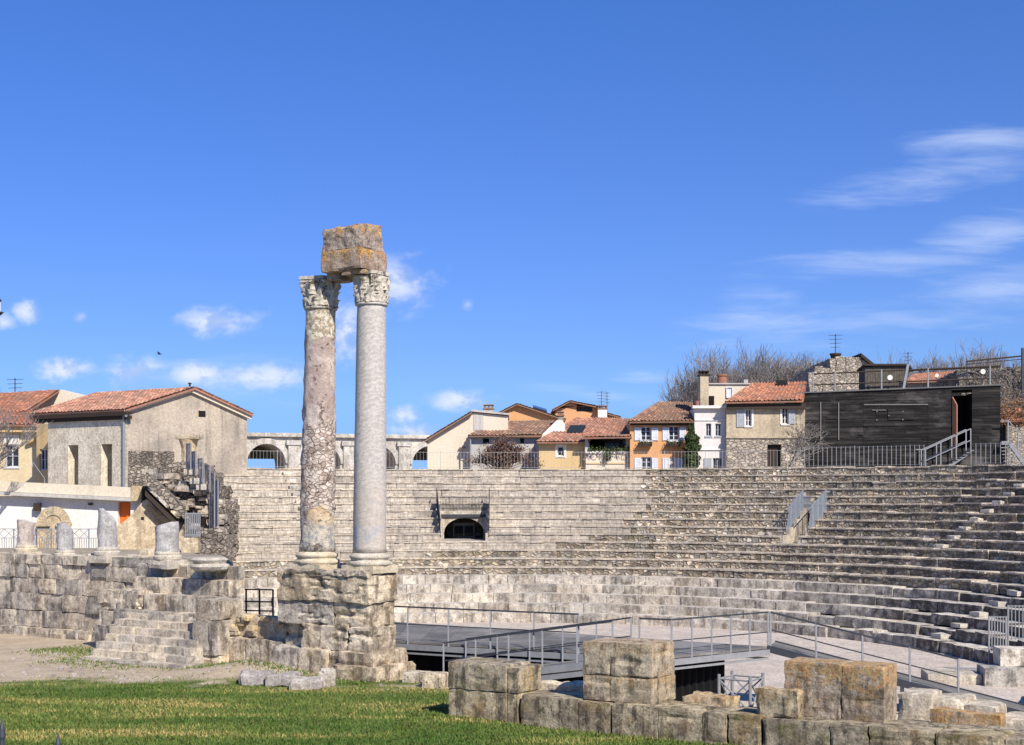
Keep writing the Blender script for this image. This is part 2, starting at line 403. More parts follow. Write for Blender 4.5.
M['rubble'] = rubble('rubble_seat_masonry', (.56,.48,.365), (.37,.315,.245), (.18,.15,.115), 3.4, 6.0, .5, .6, .45)
M['rubblenew'] = ashlar('restored_seat_masonry', (.60,.535,.44), (.46,.405,.335), (.33,.285,.23), .55, .165, .22, .42)
M['slab'] = stone('seat_slab_stone', (.56,.49,.39), (.45,.39,.31), (.19,.16,.13), .5, pits=.2, tint=.25, scale=.8)
M['ruinrubble'] = rubble3('analemma_rubble', (.42,.36,.285), (.27,.23,.185), (.15,.125,.10), 4.2, .4, .5)
M['yellowstone'] = stone('yellow_cut_stone', (.60,.49,.33), (.48,.375,.24), (.2,.16,.11), .45, pits=.4, tint=.15, scale=1, bump=.4)
M['amph'] = stone('amphitheatre_stone', (.56,.52,.46), (.46,.42,.36), (.2,.18,.15), .5, pits=.1, tint=.12, scale=.35, bump=.3)
M['palesteel'] = plain('pale_painted_steel', (.36,.35,.33), .5)
M['steel'] = plain('galvanised_steel', (.25,.255,.265), .5, 0)
M['bluesteel'] = plain('blue_grey_painted_steel', (.20,.225,.26), .5, 0)
M['darksteel'] = plain('dark_painted_steel', (.055,.06,.07), .5, .2)
M['deck'] = plain('stage_deck_boards', (.19,.18,.165), .75, 0, .18)
def deckmat():
    t = NT('stage_deck_boards'); o = t.co(); n = t.noise(o, .8, 7, .68, .3); f = t.noise(o, 9, 6, .7)
    col = t.mix(t.rng(n, .38, .64), (.15,.142,.13), (.225,.21,.19)); col = t.hsv(col, .5, 1, t.rng(t.attr('rnd'), 0, 1, .78, 1.2, False))
    col = t.mix(1, col, t.gray(t.rng(f, .3, .7, .8, 1.18)), 'MULTIPLY')
    return t.fin(col, t.bump(f, .2, .01), .75)
M['deck'] = deckmat()
M['black'] = plain('black_stage_drape', (.006,.006,.007), .95)
M['paleframe'] = plain('pale_frame_paint', (.62,.60,.56), .6)
M['glass'] = plain('dark_window_glass', (.025,.03,.038), .08)
M['dark'] = plain('dark_interior', (.012,.011,.010), .9)
M['shutterw'] = plain('white_shutter_paint', (.60,.62,.66), .6)
M['shutterg'] = plain('grey_shutter_paint', (.36,.38,.40), .6)
M['wooddark'] = plain('dark_timber', (.045,.032,.024), .8)
M['orange'] = plain('orange_door_paint', (.75,.16,.02), .5)
M['concrete'] = plaster('grey_concrete', (.30,.29,.28), (.2,.19,.18), .6)
M['cream'] = plaster('cream_render', (.66,.58,.45), (.58,.50,.38), .4, .4, streak=.15)
M['white'] = plaster('white_render', (.76,.72,.66), (.66,.62,.56), .4, .4, streak=.2)
M['lilac'] = plaster('off_white_render', (.66,.62,.58), (.58,.54,.505), .4, .4, streak=.2)
M['terra'] = plaster('orange_render', (.62,.33,.15), (.55,.28,.12), .5, .5, streak=.12)
M['apricot'] = plaster('apricot_render', (.62,.34,.17), (.55,.30,.15), .4, .5, streak=.1)
M['ochre'] = plaster('ochre_render', (.60,.43,.22), (.50,.35,.17), .5, .5, streak=.2)
M['yellow'] = plaster('pale_yellow_render', (.64,.53,.34), (.56,.45,.27), .4, .4, streak=.2)
M['beige'] = plaster('stained_beige_render', (.45,.38,.295), (.28,.24,.195), .95, .22, streak=.5, fine=.22)
M['tanrender'] = plaster('worn_tan_render', (.47,.39,.27), (.35,.29,.20), .8, .5, streak=.35, fine=.22)
M['greyplaster'] = plaster('grey_white_render', (.50,.47,.43), (.40,.38,.35), .5, .4, streak=.3)
M['houserubble'] = rubble3('house_rubble_stone', (.48,.41,.32), (.37,.315,.25), (.30,.26,.21), 3.6, .28, .4)
M['longwall'] = stone('lime_washed_stone', (.76,.68,.53), (.64,.56,.43), (.36,.31,.24), .3, pits=.2, tint=.06, scale=.55, bump=.35)

def roofmat(name, c1, c2, c3):
    t = NT(name); a = t.attr('rnd'); o = t.co()
    col = t.mix(t.rng(a, .05, .6, 0, 1, False), c3, c1); col = t.mix(t.rng(a, .6, 1, 0, 1, False), col, c2)
    n1 = t.noise(o, .7, 7, .68, .3)
    col = t.mix(t.math('MULTIPLY', t.rng(n1, .45, .62), .6), col, (.20,.15,.115))
    n2 = t.noise(o, 7, 5, .7)
    col = t.mix(1, col, t.gray(t.rng(n2, .3, .7, .75, 1.2)), 'MULTIPLY')
    return t.fin(col, t.bump(n2, .3, .03), .9)
M['roof'] = roofmat('terracotta_tiles', (.45,.215,.14), (.54,.31,.215), (.27,.14,.10))
M['roofred'] = roofmat('red_terracotta_tiles', (.50,.215,.125), (.57,.30,.19), (.32,.145,.09))
M['roofold'] = roofmat('old_terracotta_tiles', (.34,.19,.125), (.44,.28,.19), (.20,.12,.085))

def marble_grey():
    t = NT('grey_veined_marble'); o = t.co(rot=(.5,.35,0)); oo = t.co()
    n = t.noise(oo, 1.1, 7, .65, .5)
    w = t.n('ShaderNodeTexWave'); w.wave_type = 'BANDS'; w.bands_direction = 'Z'
    t.put(w.inputs['Vector'], o); w.inputs['Scale'].default_value = 2.6; w.inputs['Distortion'].default_value = 14; w.inputs['Detail'].default_value = 5
    w.inputs['Detail Scale'].default_value = 1.4; w.inputs['Detail Roughness'].default_value = .65
    col = t.mix(t.rng(w.outputs['Fac'], .1, .9), (.44,.40,.36), (.53,.49,.435))
    sx = t.n('ShaderNodeSeparateXYZ'); t.t.links.new(oo, sx.inputs[0])
    low = t.rng(sx.outputs[2], 1.2, 3.6, 1, 0)
    col = t.mix(t.math('MULTIPLY', low, t.rng(n, .4, .65, .3, .9)), col, (.50,.42,.34))
    b = t.math('MULTIPLY', t.rng(t.noise(t.co(loc=(3,0,2)), .9, 5, .6), .54, .66), low)
    col = t.mix(b, col, (.36,.37,.40))
    fs = t.noise(t.co((1,1,5)), 3.2, 7, .7, 1.2)
    col = t.mix(t.rng(fs, .60, .70, 0, .6), col, (.22,.19,.16))
    col = t.mix(1, col, t.gray(t.rng(t.noise(oo, 9, 6, .7), .3, .7, .86, 1.1)), 'MULTIPLY')
    return t.fin(col, t.bump(t.math('ADD', fs, t.noise(oo, 8, 5, .7)), .35, .04), .7)
M['marblegrey'] = marble_grey()
def marble_pink():
    t = NT('worn_breccia_marble'); oo = t.co(); sx = t.n('ShaderNodeSeparateXYZ'); t.t.links.new(oo, sx.inputs[0])
    n = t.noise(oo, 1.5, 7, .68, .4); z = t.math('ADD', sx.outputs[2], t.math('MULTIPLY', t.math('SUBTRACT', n, .5), 2.4)); wob = t.n('ShaderNodeVectorMath', operation='ADD'); nz = t.n('ShaderNodeTexNoise'); t.put(nz.inputs['Vector'], oo); nz.inputs['Scale'].default_value = 3.0; nz.inputs['Detail'].default_value = 4; sc3 = t.n('ShaderNodeVectorMath', operation='SCALE'); t.t.links.new(nz.outputs['Color'], sc3.inputs[0]); sc3.inputs['Scale'].default_value = .22; t.put(wob.inputs[0], t.co((1,1,1.5), rot=(.3,.5,0))); t.t.links.new(sc3.outputs[0], wob.inputs[1]); wv = wob.outputs[0]
    vv = t.n('ShaderNodeTexVoronoi', feature='F1'); t.put(vv.inputs['Vector'], wv); vv.inputs['Scale'].default_value = 5.6
    ve = t.voro(wv, 5.6, 'DISTANCE_TO_EDGE')
    sc = t.n('ShaderNodeSeparateColor'); t.t.links.new(vv.outputs['Color'], sc.inputs[0])
    brec = t.mix(t.rng(sc.outputs[0], 0, 1, 0, 1, False), (.36,.27,.22), (.74,.65,.57))
    brec = t.mix(t.math('MULTIPLY', t.rng(ve, .0, .14, .75, 0), t.rng(t.noise(t.co(loc=(9,1,3)), 2.2, 5, .6), .36, .56)), brec, (.17,.12,.09)); zone = t.math('MULTIPLY', t.rng(z, 1.5, 1.8), t.rng(z, 4.1, 4.4, 1, 0))
    mauve = t.mix(t.rng(n, .38, .62), (.37,.285,.25), (.60,.51,.45))
    top = t.mix(t.rng(t.noise(oo, 7, 6, .75), .44, .56), (.34,.27,.19), (.66,.60,.48))
    base = t.mix(t.rng(t.noise(oo, 6, 6, .75), .42, .58), (.30,.29,.29), (.58,.51,.40))
    och = t.mix(t.rng(n, .4, .6), (.58,.42,.24), (.62,.52,.38))
    col = t.mix(t.math('MAXIMUM', t.rng(z, 2.3, 2.6, 0, 1), t.rng(t.noise(t.co(loc=(2,6,1)), 1.3, 4, .6), .44, .52)), och, brec)
    col = t.mix(t.rng(z, 1.15, 1.5, 1, 0), col, base)
    col = t.mix(t.rng(z, 4.1, 4.4), col, mauve)
    col = t.mix(t.rng(z, 6.3, 6.7), col, top)
    holes = t.rng(t.noise(t.co((1,1,.8), loc=(5,2,0)), 2.6, 6, .7, .4), .575, .635)
    col = t.mix(t.math('MULTIPLY', holes, .7), col, (.17,.11,.075))
    h = t.math('SUBTRACT', t.math('ADD', t.math('MULTIPLY', t.math('MULTIPLY', t.rng(ve, 0, .12), zone), .5), t.noise(oo, 9, 6, .7)), t.math('MULTIPLY', holes, 1.5))
    return t.fin(col, t.bump(h, .8, .07), .85)
M['marblepink'] = marble_pink()
def capmat():
    t = NT('carved_capital_marble'); oo = t.co()
    n = t.noise(oo, 5.5, 7, .72, .3); b = t.noise(oo, 1.4, 5, .6)
    col = t.mix(t.rng(b, .4, .6), (.64,.58,.48), (.52,.46,.37))
    col = t.mix(t.rng(n, .52, .60, 0, .9), col, (.11,.085,.06))
    return t.fin(col, t.bump(n, 1, .09), .85)
M['cap'] = capmat()
def planks():
    t = NT('black_stained_boards'); o = t.co((.35,.35,6)); a = t.attr('rnd')
    n = t.noise(o, 1.2, 8, .7, .3); b = t.noise(t.co((.5,.5,1.2)), .6, 5, .65)
    col = t.mix(t.rng(n, .42, .66), (.005,.0045,.004), (.032,.029,.027))
    col = t.mix(t.rng(b, .52, .68, 0, .6), col, (.10,.092,.088))
    col = t.hsv(col, .5, 1, t.rng(a, 0, 1, .55, 1.5, False))
    return t.fin(col, t.bump(n, .3, .02), .8)
M['planks'] = planks()
def bark(name, c1, c2):
    t = NT(name); n = t.noise(t.co((2,2,.6)), 3, 6, .7)
    return t.fin(t.mix(t.rng(n, .35, .65), c1, c2), t.bump(n, .6, .03), .9)
M['bark'] = bark('plane_tree_bark', (.13,.11,.09), (.23,.20,.17))
M['twig'] = bark('bare_twigs', (.19,.165,.15), (.30,.27,.245))
M['brush'] = bark('dry_brush_stems', (.17,.12,.08), (.28,.21,.15))
def leafmat(name, c1, c2, c3):
    t = NT(name); a = t.attr('rnd'); col = t.mix(t.rng(a, 0, .6, 0, 1, False), c1, c2); col = t.mix(t.rng(a, .75, 1, 0, 1, False), col, c3)
    t.b.inputs['Subsurface Weight'].default_value = 0
    return t.fin(col, None, .65)
M['ivy'] = leafmat('dark_evergreen_leaves', (.018,.03,.010), (.045,.07,.02), (.10,.12,.04))
M['redleaf'] = leafmat('purple_brown_leaves', (.06,.035,.028), (.15,.085,.065), (.24,.17,.13))
M['rustleaf'] = leafmat('rust_dry_leaves', (.16,.07,.03), (.33,.15,.06), (.40,.28,.16))
M['grassb'] = leafmat('grass_blades', (.06,.115,.018), (.135,.18,.036), (.36,.295,.10))
def lawnmat():
    t = NT('lawn_soil'); g = t.attr('cover'); o = t.co()
    n = t.noise(o, 1.6, 8, .7); f = t.noise(o, 22, 5, .7); st = t.rng(t.voro(o, 9), .0, .35, 0, 1)
    dirt = t.mix(t.rng(n, .4, .6), (.43,.335,.23), (.52,.42,.30))
    dirt = t.mix(t.rng(t.noise(t.co(loc=(3,3,3)), 5, 6, .7), .58, .68, 0, .7), dirt, (.58,.53,.46))
    gr = t.mix(t.rng(n, .38, .62), (.08,.13,.02), (.19,.185,.05))
    col = t.mix(t.rng(t.math('ADD', g, t.math('MULTIPLY', t.math('SUBTRACT', f, .5), .9)), .35, .62), dirt, gr)
    col = t.mix(1, col, t.gray(t.rng(f, .3, .7, .7, 1.25)), 'MULTIPLY')
    return t.fin(col, t.bump(t.math('ADD', f, n), .7, .06), .95)
M['lawn'] = lawnmat()
M['floor'] = stone('orchestra_paving', (.60,.515,.43), (.51,.43,.355), (.33,.29,.25), .35, pits=.2, tint=.12, scale=.7, bump=.3)
M['earth'] = stone('pale_earth', (.40,.34,.27), (.32,.27,.21), (.2,.17,.13), .3, pits=0, tint=0, scale=.3, bump=.4)

# ------------------------------------------------------------------ frames
ST = Fr(450, 32.2, -32.0)                # front face of the low wall: t to the right, d towards the seats
ST.O = Vector((-1.43, 32.2))
def box_root(name, p, label, cat, group=None): return empty(name, p, label, cat, group)

# ------------------------------------------------------------------ the setting: ground
m = MB()
R = 1500
vs = [m.bm.verts.new((x*R, y*R, -1.0)) for x, y in ((-1,-1),(1,-1),(1,1),(-1,1))]; m.f(vs, .5)
m.build('ground', M['earth'], kind='structure', norm=False)
C0 = Vector((-1.0, 48.8)); CR0 = 18.2; CT = .9; CZ0 = -.5; CH = .4; NT_ = 19
def ray_theta(px, Rr):
    s = (px-CX_)/F_; a = 1+s*s; b = -2*(s*C0.x+C0.y); c = C0.length_squared-Rr*Rr
    d = b*b-4*a*c
    if d < 0: return None
    Y = (-b+math.sqrt(d))/(2*a)
    return math.atan2(Y-C0.y, s*Y-C0.x)
def pol(R_, th, z): return Vector((C0.x+R_*math.cos(th), C0.y+R_*math.sin(th), z))
m = MB(); n = 72
cen = m.bm.verts.new((C0.x, C0.y, -.95)); ring = [m.bm.verts.new(pol(CR0+.3, 2*PI*k/n, -.95)) for k in range(n)]
for k in range(n): m.f([cen, ring[k], ring[(k+1)%n]], .5)
m.build('orchestra_floor', M['floor'], kind='structure', norm=False)
# plateau behind the seats (the upper town street)
TOPZ = CZ0+CH*18
m = MB(); rr = [CR0+CT*19-.05, 60, 120, 420]; n = 60; a0 = math.radians(-42); a1 = ray_theta(226, CR0+CT*19)
rows = [[m.bm.verts.new(pol(r, a0+(a1-a0)*k/n, TOPZ-.06+ (0 if j < 2 else 0))) for k in range(n+1)] for j, r in enumerate(rr)]
for a, b in zip(rows, rows[1:]):
    for k in range(n): m.f([a[k], b[k], b[k+1], a[k+1]], .5)
low = [m.bm.verts.new((v.co.x, v.co.y, -1)) for v in [r[0] for r in rows]]
for i in range(3): m.f([rows[i][0], rows[i+1][0], low[i+1], low[i]], .5)
low = [m.bm.verts.new((v.co.x, v.co.y, -1)) for v in [r[-1] for r in rows]]
for i in range(3): m.f([rows[i][-1], rows[i+1][-1], low[i+1], low[i]], .5)
low = [m.bm.verts.new((v.co.x, v.co.y, -1)) for v in rows[0]]
for k in range(n): m.f([rows[0][k], rows[0][k+1], low[k+1], low[k]], .5)
m.build('upper_street', M['earth'], kind='structure')

# lawn with trodden earth near the ruins
def cover(x, y):
    b = (Vector((x, y))-ST.O).dot(ST.n); a = (Vector((x, y))-ST.O).dot(ST.u)
    n1 = noise.fractal(Vector((x*.35, y*.35, 1)), .9, 2, 5); n2 = noise.fractal(Vector((x*.11, y*.22, 5)), .9, 2, 3)
    g = 1.05-max(0, (y-37.3-n2*2.2))*.30 + n1*.28
    if a < -12.5: g -= max(0, min(1, (y-39.2)/1.5))*.6
    g += .25*math.exp(-((y-41.3)**2)*1.5)*(1 if a < -7.5 else .2)
    if y < 33: g += .2+n2*.5
    g -= .5*max(0, noise.fractal(Vector((x*.16+4, y*.75, 3)), .9, 2, 5)-.06)
    if a > -12.5 and y > 36.8: g = min(g, .68+.30*math.exp(-((y-36.2)/1.6)**2)+.22*math.exp(-((y-40.8)/1.5)**2)*(a < -6.5)+.55*noise.fractal(Vector((x*.9, y*1.4, 8)), .9, 2, 5)-max(0, min(.3, (a+6)*.1)))
    g -= .35*max(0, n1+.1)*(1 if y > 35 else .3)
    return max(0, min(1, g))
def inlawn(x, y):
    b = (Vector((x, y))-ST.O).dot(ST.n); a = (Vector((x, y))-ST.O).dot(ST.u)
    if a > -1.2: return b < .45
    if a > -10: return b < 5.2
    return b < 8.6 and y < 60
def lawnz(x, y):
    a = (Vector((x, y))-ST.O).dot(ST.u); b = (Vector((x, y))-ST.O).dot(ST.n)
    mound = .32*math.exp(-((a+9.3)/1.6)**2-((b-3.6)/1.3)**2)
    return .05*noise.fractal(Vector((x*.3, y*.3, 2)), 1, 2, 4)+mound
m = MB(); cl = m.bm.verts.layers.float.new('cover'); V = {}
stp = .25; nx = int(46/stp); ny = int(54/stp); X0 = -32.; Y0 = 6.
for i in range(nx+1):
    for j in range(ny+1):
        x = X0+i*stp; y = Y0+j*stp
        if inlawn(x, y) or inlawn(x-stp, y) or inlawn(x, y-stp) or inlawn(x-stp, y-stp):
            if y < 27 and (i % 4 or j % 4) and False: continue
            v = m.bm.verts.new((x, y, lawnz(x, y))); v[cl] = cover(x, y); V[i, j] = v
edge = []
for i in range(nx):
    for j in range(ny):
        if inlawn(X0+i*stp, Y0+j*stp):
            q = [V.get(k) for k in ((i,j),(i+1,j),(i+1,j+1),(i,j+1))]
            if all(q): m.f(q, .5)
be = [e for e in m.bm.edges if len(e.link_faces) == 1]
r = bmesh.ops.extrude_edge_only(m.bm, edges=be)
for g in r['geom']:
    if isinstance(g, bmesh.types.BMVert): g.co.z = -1.02
lawn = m.build('lawn', M['lawn'], kind='structure', smooth=True)
# grass blades
m = MB(); rg = random.Random(3); cnt = 0
while cnt < 80000:
    y = 27.6+ (rg.random()**1.35)*17; x = (rg.random()*1.12-.62)*y*.76
    if not inlawn(x, y): continue
    c = cover(x, y)
    if rg.random() > c*c*1.25: continue
    b_ = (Vector((x, y))-ST.O).dot(ST.n)
    z = lawnz(x, y)-.01; h = .025+.045*rg.random()*(.6+c); a = rg.random()*PI; w = .012+.016*rg.random()
    lean = Vector((rg.gauss(0, .035), rg.gauss(0, .035), 0)); e = Vector((math.cos(a), math.sin(a), 0))*w
    p = Vector((x, y, z)); n2 = noise.fractal(Vector((x*.22, y*.5, 9)), .9, 2, 4)
    n3 = noise.fractal(Vector((x*.16+4, y*.75, 3)), .9, 2, 5); tnt = min(1, max(0, rg.random()*.5+.18+1.25*n3+.2*n2+(.3 if rg.random() > .93 else 0)))
    vs = [m.bm.verts.new(q) for q in (p-e, p+e, p+lean+Vector((0, 0, h)))]; m.f(vs, tnt); cnt += 1
m.build('grass', M['grassb'], label=None, kind='stuff', norm=False)
tag(bpy.data.objects['grass'], 'short green grass with yellowed tufts covering the lawn', 'grass')

# terrace on the left, behind the ruined wall
m = MB(); T0 = ST.p(-40, 8.3, 0); T1 = ST.p(-10.4, 8.3, 0); T2 = ST.p(-10.4, 16, 0)
pts = [Vector((p.x, p.y, -1.05)) for p in (T0, ST.p(-16.5, 8.3, 0), ST.p(-16.5, 6.5, 0), ST.p(-14.1, 6.5, 0), ST.p(-15.2, 9, 0), Vector((-13.0, 61, 0)), Vector((-18, 78, 0)), Vector((-60, 110, 0)), Vector((-70, 66, 0)))]
m.prism(pts, Vector((0, 0, 3.85)), .5)
m.build('upper_terrace', M['earth'], kind='structure')
# street the photographer stands on
m = MB(); m.box(-40, 40, -30, 3.25, -1.05, 3.35, .5); m.build('street', M['concrete'], kind='structure')

# ------------------------------------------------------------------ the seating
cav = empty('stone_seating', pol(CR0, math.radians(80), -.95), 'tall curved bank of ancient stone seat rows filling the whole background of the theatre', 'seating')
PXL = 222; PXR = 1085; TH_R = math.radians(-31)
GAPS = [(ray_theta(b_, CR0+CT*10.5), ray_theta(a_, CR0+CT*10.5)) for a_, b_ in ((439, 489), (790, 812))]
def blocked(i, th, R):
    p = pol(R, th, 0); px = CX_+F_*p.x/p.y
    if 9 <= i <= 12 and (438.5 < px < 489.5 or 790 < px < 812): return True
    return False
def flush(m, nw, sl, big):
    if not len(m.bm.faces): m, nw = nw, m; mt = 'rubblenew'
    else: mt = 'seatblock' if big else 'rubble'
    row = m.build('seat_row', M[mt], cav, norm=big)
    if big: return
    if len(nw.bm.faces): nw.build('restored_masonry', M['rubblenew'], row, norm=False)
    sl.build('seat_slabs', M['slab'], row)
for i in range(NT_):
    Ri = CR0+CT*i; zt = CZ0+CH*i; zb = zt-CH-.0
    if i == 0: zb = -.97
    tl = ray_theta(PXL if i > 4 else 205, Ri) or math.radians(140)
    rs = random.Random(100+i)
    big = i <= 4
    m = MB(); sl = MB(); nw = MB(); th = TH_R
    while th < tl:
        L = rs.uniform(.9, 2.3) if big else rs.uniform(.55, 1.5)
        t2 = min(tl, th+L/Ri)
        jump = None
        if 9 <= i <= 12:
            for ga, gb in GAPS:
                if ga-1e-6 <= th < gb-1e-6: jump = gb
                elif th < ga < t2: t2 = ga
        if jump:
            flush(m, nw, sl, big); m = MB(); sl = MB(); nw = MB(); th = jump; continue
        tm = (th+t2)/2
        p = pol(Ri, tm, 0); px = CX_+F_*p.x/p.y
        wear = 1.0+max(0, (px-820)/120)
        jr = rs.gauss(0, .018)*wear; jz = rs.gauss(0, .011)*wear
        Rb = Ri+CT+.12
        restored = (not big) and px < (645-5*max(0, 14-i) if i >= 10 else (0, 0, 0, 0, 0, 0, 240, 420, 560, 600)[i])
        rv = max(0, min(1, rs.gauss(.58, .22)-max(0, (px-760)/300)*.22-(.10 if (not big and not restored and rs.random() < .4) else 0)))
        if big and px > 800 and rs.random() < .22: jz -= rs.uniform(.04, .12); jr += rs.uniform(.02, .09)
        g = .012/Ri if big else .002/Ri
        m.crust = max(0, min(.95, (px-(775 if big else 800))/(210 if big else 330)+rs.gauss(0, .2))) if px > 600 else 0  # paints shade into the right-hand risers, deeper towards the right
        if big: m.crust = max(m.crust, max(0, rs.gauss(.27, .1)))
        if big and px > 700:
            q = [pol(Ri+jr, th+g, zb-.02), pol(Ri+jr, t2-g, zb-.02), pol(Rb, t2-g, zb-.02), pol(Rb, th+g, zb-.02)]
            m.rock(q+[Vector((v.x, v.y, zt+jz)) for v in q], cell=.28, amp=.04 if px > 850 else .02, rnd=.02, r=rv, seed=rs.random()*40, maxn=8)
        else:
            ns = 3
            for k in range(ns):
                ta = th+g+(t2-th-2*g)*k/ns; tb = th+g+(t2-th-2*g)*(k+1)/ns
                ztop = zt+jz-(0 if big else .07)
                a = [pol(Ri+jr+.01*rs.random(), ta, zb-.02), pol(Ri+jr, tb, zb-.02), pol(Rb, tb, zb-.02), pol(Rb, ta, zb-.02)]
                a += [Vector((v.x, v.y, ztop)) for v in a]
                tgt = nw if restored else m
                v = [tgt.bm.verts.new(x) for x in a]
                u0 = ta*Ri; u1 = tb*Ri; rvv = rv+rs.gauss(0, .05)
                tgt.f([v[0], v[1], v[5], v[4]], rvv, [(u0, zb), (u1, zb), (u1, ztop), (u0, ztop)])
                tgt.f([v[4], v[5], v[6], v[7]], rvv, [(u0, ztop), (u1, ztop), (u1, ztop+CT), (u0, ztop+CT)])
                if k == 0: tgt.f([v[0], v[4], v[7], v[3]], rvv, [(0, zb), (0, ztop), (CT, ztop), (CT, zb)])
                if k == ns-1: tgt.f([v[1], v[2], v[6], v[5]], rvv, [(0, zb), (CT, zb), (CT, ztop), (0, ztop)])
                if not big:
                    pr = .04+rs.gauss(0, .014)
                    b = [pol(Ri+jr-pr, ta, ztop+.002), pol(Ri+jr-pr, tb, ztop+.002), pol(Rb, tb, ztop+.002), pol(Rb, ta, ztop+.002)]
                    zz = .07+rs.gauss(0, .010)
                    sl.hexa(b+[Vector((w.x, w.y, ztop+zz)) for w in b], max(0, min(1, rv+rs.gauss(.05, .12))))
        th = t2
    flush(m, nw, sl, big)
# pale new step blocks on the radial stairs
def stairblocks(px, i0, ii, mat, w=.55, jit=0):
    th = ray_theta(px, CR0+CT*(i0+1))
    for i in ii:
        m = MB(); Ri = CR0+CT*(i+1); hw = w/2/Ri; z = CZ0+CH*i
        q = [pol(Ri-.42, th-hw, z+.004), pol(Ri-.42, th+hw, z+.004), pol(Ri+.05, th+hw, z+.004), pol(Ri+.05, th-hw, z+.004)]
        m.rock(q+[Vector((v.x, v.y, z+.2+R_.uniform(-.05,.02))) for v in q], cell=.12, amp=.035, rnd=.04, r=R_.random())
        m.build('step_block', mat, cav)
stairblocks(944, 8, (8,9,10,11,12,13,14,15), M['whiteblock'], .48)
stairblocks(945, 0, (0,1,2,3,4), M['whiteblock'], .62)
stairblocks(300, 13, (7,8,9,10,11,12,13,14,15,16,17), M['seatblock'], .6)
# ------------------------------------------------------------------ entrances through the seats
def entrance(pl, pr, label, kind, arch=True, deep=2.6):
    Rw = CR0+CT*12+.55; zf = CZ0+CH*8; zt = CZ0+CH*12-.02
    tl = ray_theta(pl, Rw); tr = ray_theta(pr, Rw); A = pol(Rw, tl, 0); B = pol(Rw, tr, 0)
    F = Fr(512, 10, math.degrees(math.atan2(B.y-A.y, B.x-A.x))); F.O = Vector((A.x, A.y)); L = (B-A).length
    root = empty('seating_entrance', pol(Rw, (tl+tr)/2, zf), label, 'entrance')
    m = MB()
    if arch: m.arch(F, -.2, L+.2, zf, zt, L*.5, L*.40, zf+.35, .82, .35, r=.7)
    else: m.panel(F, -.2, L+.2, zf, zt+.2, .35, [(L*.52, L*.9, zf+.02, zf+1.5)], r=.8)
    m.build('arch_wall' if arch else 'doorway_wall', M['slab'], root)
    m = MB(); m.fbox(F, -.2, L+.2, .36, .36+deep, zf-.25, zf-.01, .2); m.fbox(F, -.2, L+.2, .36+deep, .5+deep, zf, zt, .2)
    m.fbox(F, -.3, -.2, .36, .36+deep, zf, zt, .2); m.fbox(F, L+.2, L+.3, .36, .36+deep, zf, zt, .2); m.fbox(F, -.3, L+.3, .36, .36+deep, zt-.12, zt-.02, .2)
    m.build('passage', M['ruinrubble'], root)
    if arch:
        m = MB(); t0 = L*.30; t1 = L*.74; d = .30+deep
        m.panel(F, t0, t1, zf, zf+.85, .05, [(t0+.06, (t0+t1)/2-.03, zf+.05, zf+.68), ((t0+t1)/2+.03, t1-.06, zf+.05, zf+.68)], d=d-.02)
        g = m.build('gate', M['paleframe'], root)
        m = MB(); m.fbox(F, t0+.05, t1-.05, d+.04, d+.05, zf+.04, zf+.7); m.build('pane', M['glass'], g)
    # floor slab of the cutting
    m = MB(); q = [pol(CR0+CT*9-.05, ray_theta(pr-1, CR0+CT*9), zf-.2), pol(CR0+CT*9-.05, ray_theta(pl+1, CR0+CT*9), zf-.2), pol(Rw+.2, tl, zf-.2), pol(Rw+.2, tr, zf-.2)]
    m.hexa(q+[Vector((v.x, v.y, zf+.006)) for v in q]); m.build('floor_slab', M['slab'], root)
    # side walls and balustrades up the cut
    for px, sg in ((pl, 1), (pr, -1)):
        m = MB(); pts = []
        th0 = ray_theta(px, CR0+CT*10.5)
        for i in (9, 10, 11, 12):
            ztp = CZ0+CH*i
            a = CR0+CT*i; b = a+CT
            p0 = pol(a, th0, zf-.1); p1 = pol(b, th0, zf-.1); off = Vector((-math.sin(th0), math.cos(th0), 0))*(-.18*sg)
            q = [p0, p1, p1+off, p0+off]; q += [Vector((v.x, v.y, ztp+.01)) for v in q]
            m.hexa(q, .6)
        m.build('side_wall', M['slab'], root)
        m = MB(); i0, i1 = (9.0, 13.2) if arch else (10.0, 12.5); k = 0; N = 60 if arch else 30
        for j in range(N+1):
            ii = i0+(i1-i0)*j/N; p = pol(CR0+CT*ii, th0, CZ0+CH*(ii-.5)); h = (.95 if arch else 1.1) if j > 5 else .3+(.1 if arch else .16)*j
            m.bar(p, p+Vector((0, 0, h)), .022 if j % 8 else .05)
        p = pol(CR0+CT*i0, th0, CZ0+CH*(i0-.5)); q = pol(CR0+CT*i1, th0, CZ0+CH*(i1-.5))
        m.bar(p+Vector((0,0,.9 if arch else 1.08)), q+Vector((0,0,.97 if arch else 1.12)), .045); m.bar(p+Vector((0,0,.08)), q+Vector((0,0,.08)), .04)
        m.build('side_balustrade', M[kind], root)
    m = MB(); zr = zt+.02; t0, t1 = .1, L-.1
    for j in range(33):
        t = t0+(t1-t0)*j/32; m.bar(F.p(t, .2, zr), F.p(t, .2, zr+.72), .018)
    m.bar(F.p(t0, .2, zr+.74), F.p(t1, .2, zr+.74), .05); m.bar(F.p(t0, .2, zr+.1), F.p(t1, .2, zr+.1), .03)
    if arch: m.bar(F.p(-.1, -.04, zt-.28), F.p(L+.1, -.04, zt-.28), .16)
    m.build('front_balustrade', M[kind], root)
entrance(439, 489, 'dark arched entrance with a railing above it, cut into the pale seat rows', 'darksteel', True)
entrance(790, 812, 'small square entrance between blue-grey slanting railings, in the seats below the black shed', 'bluesteel', False)

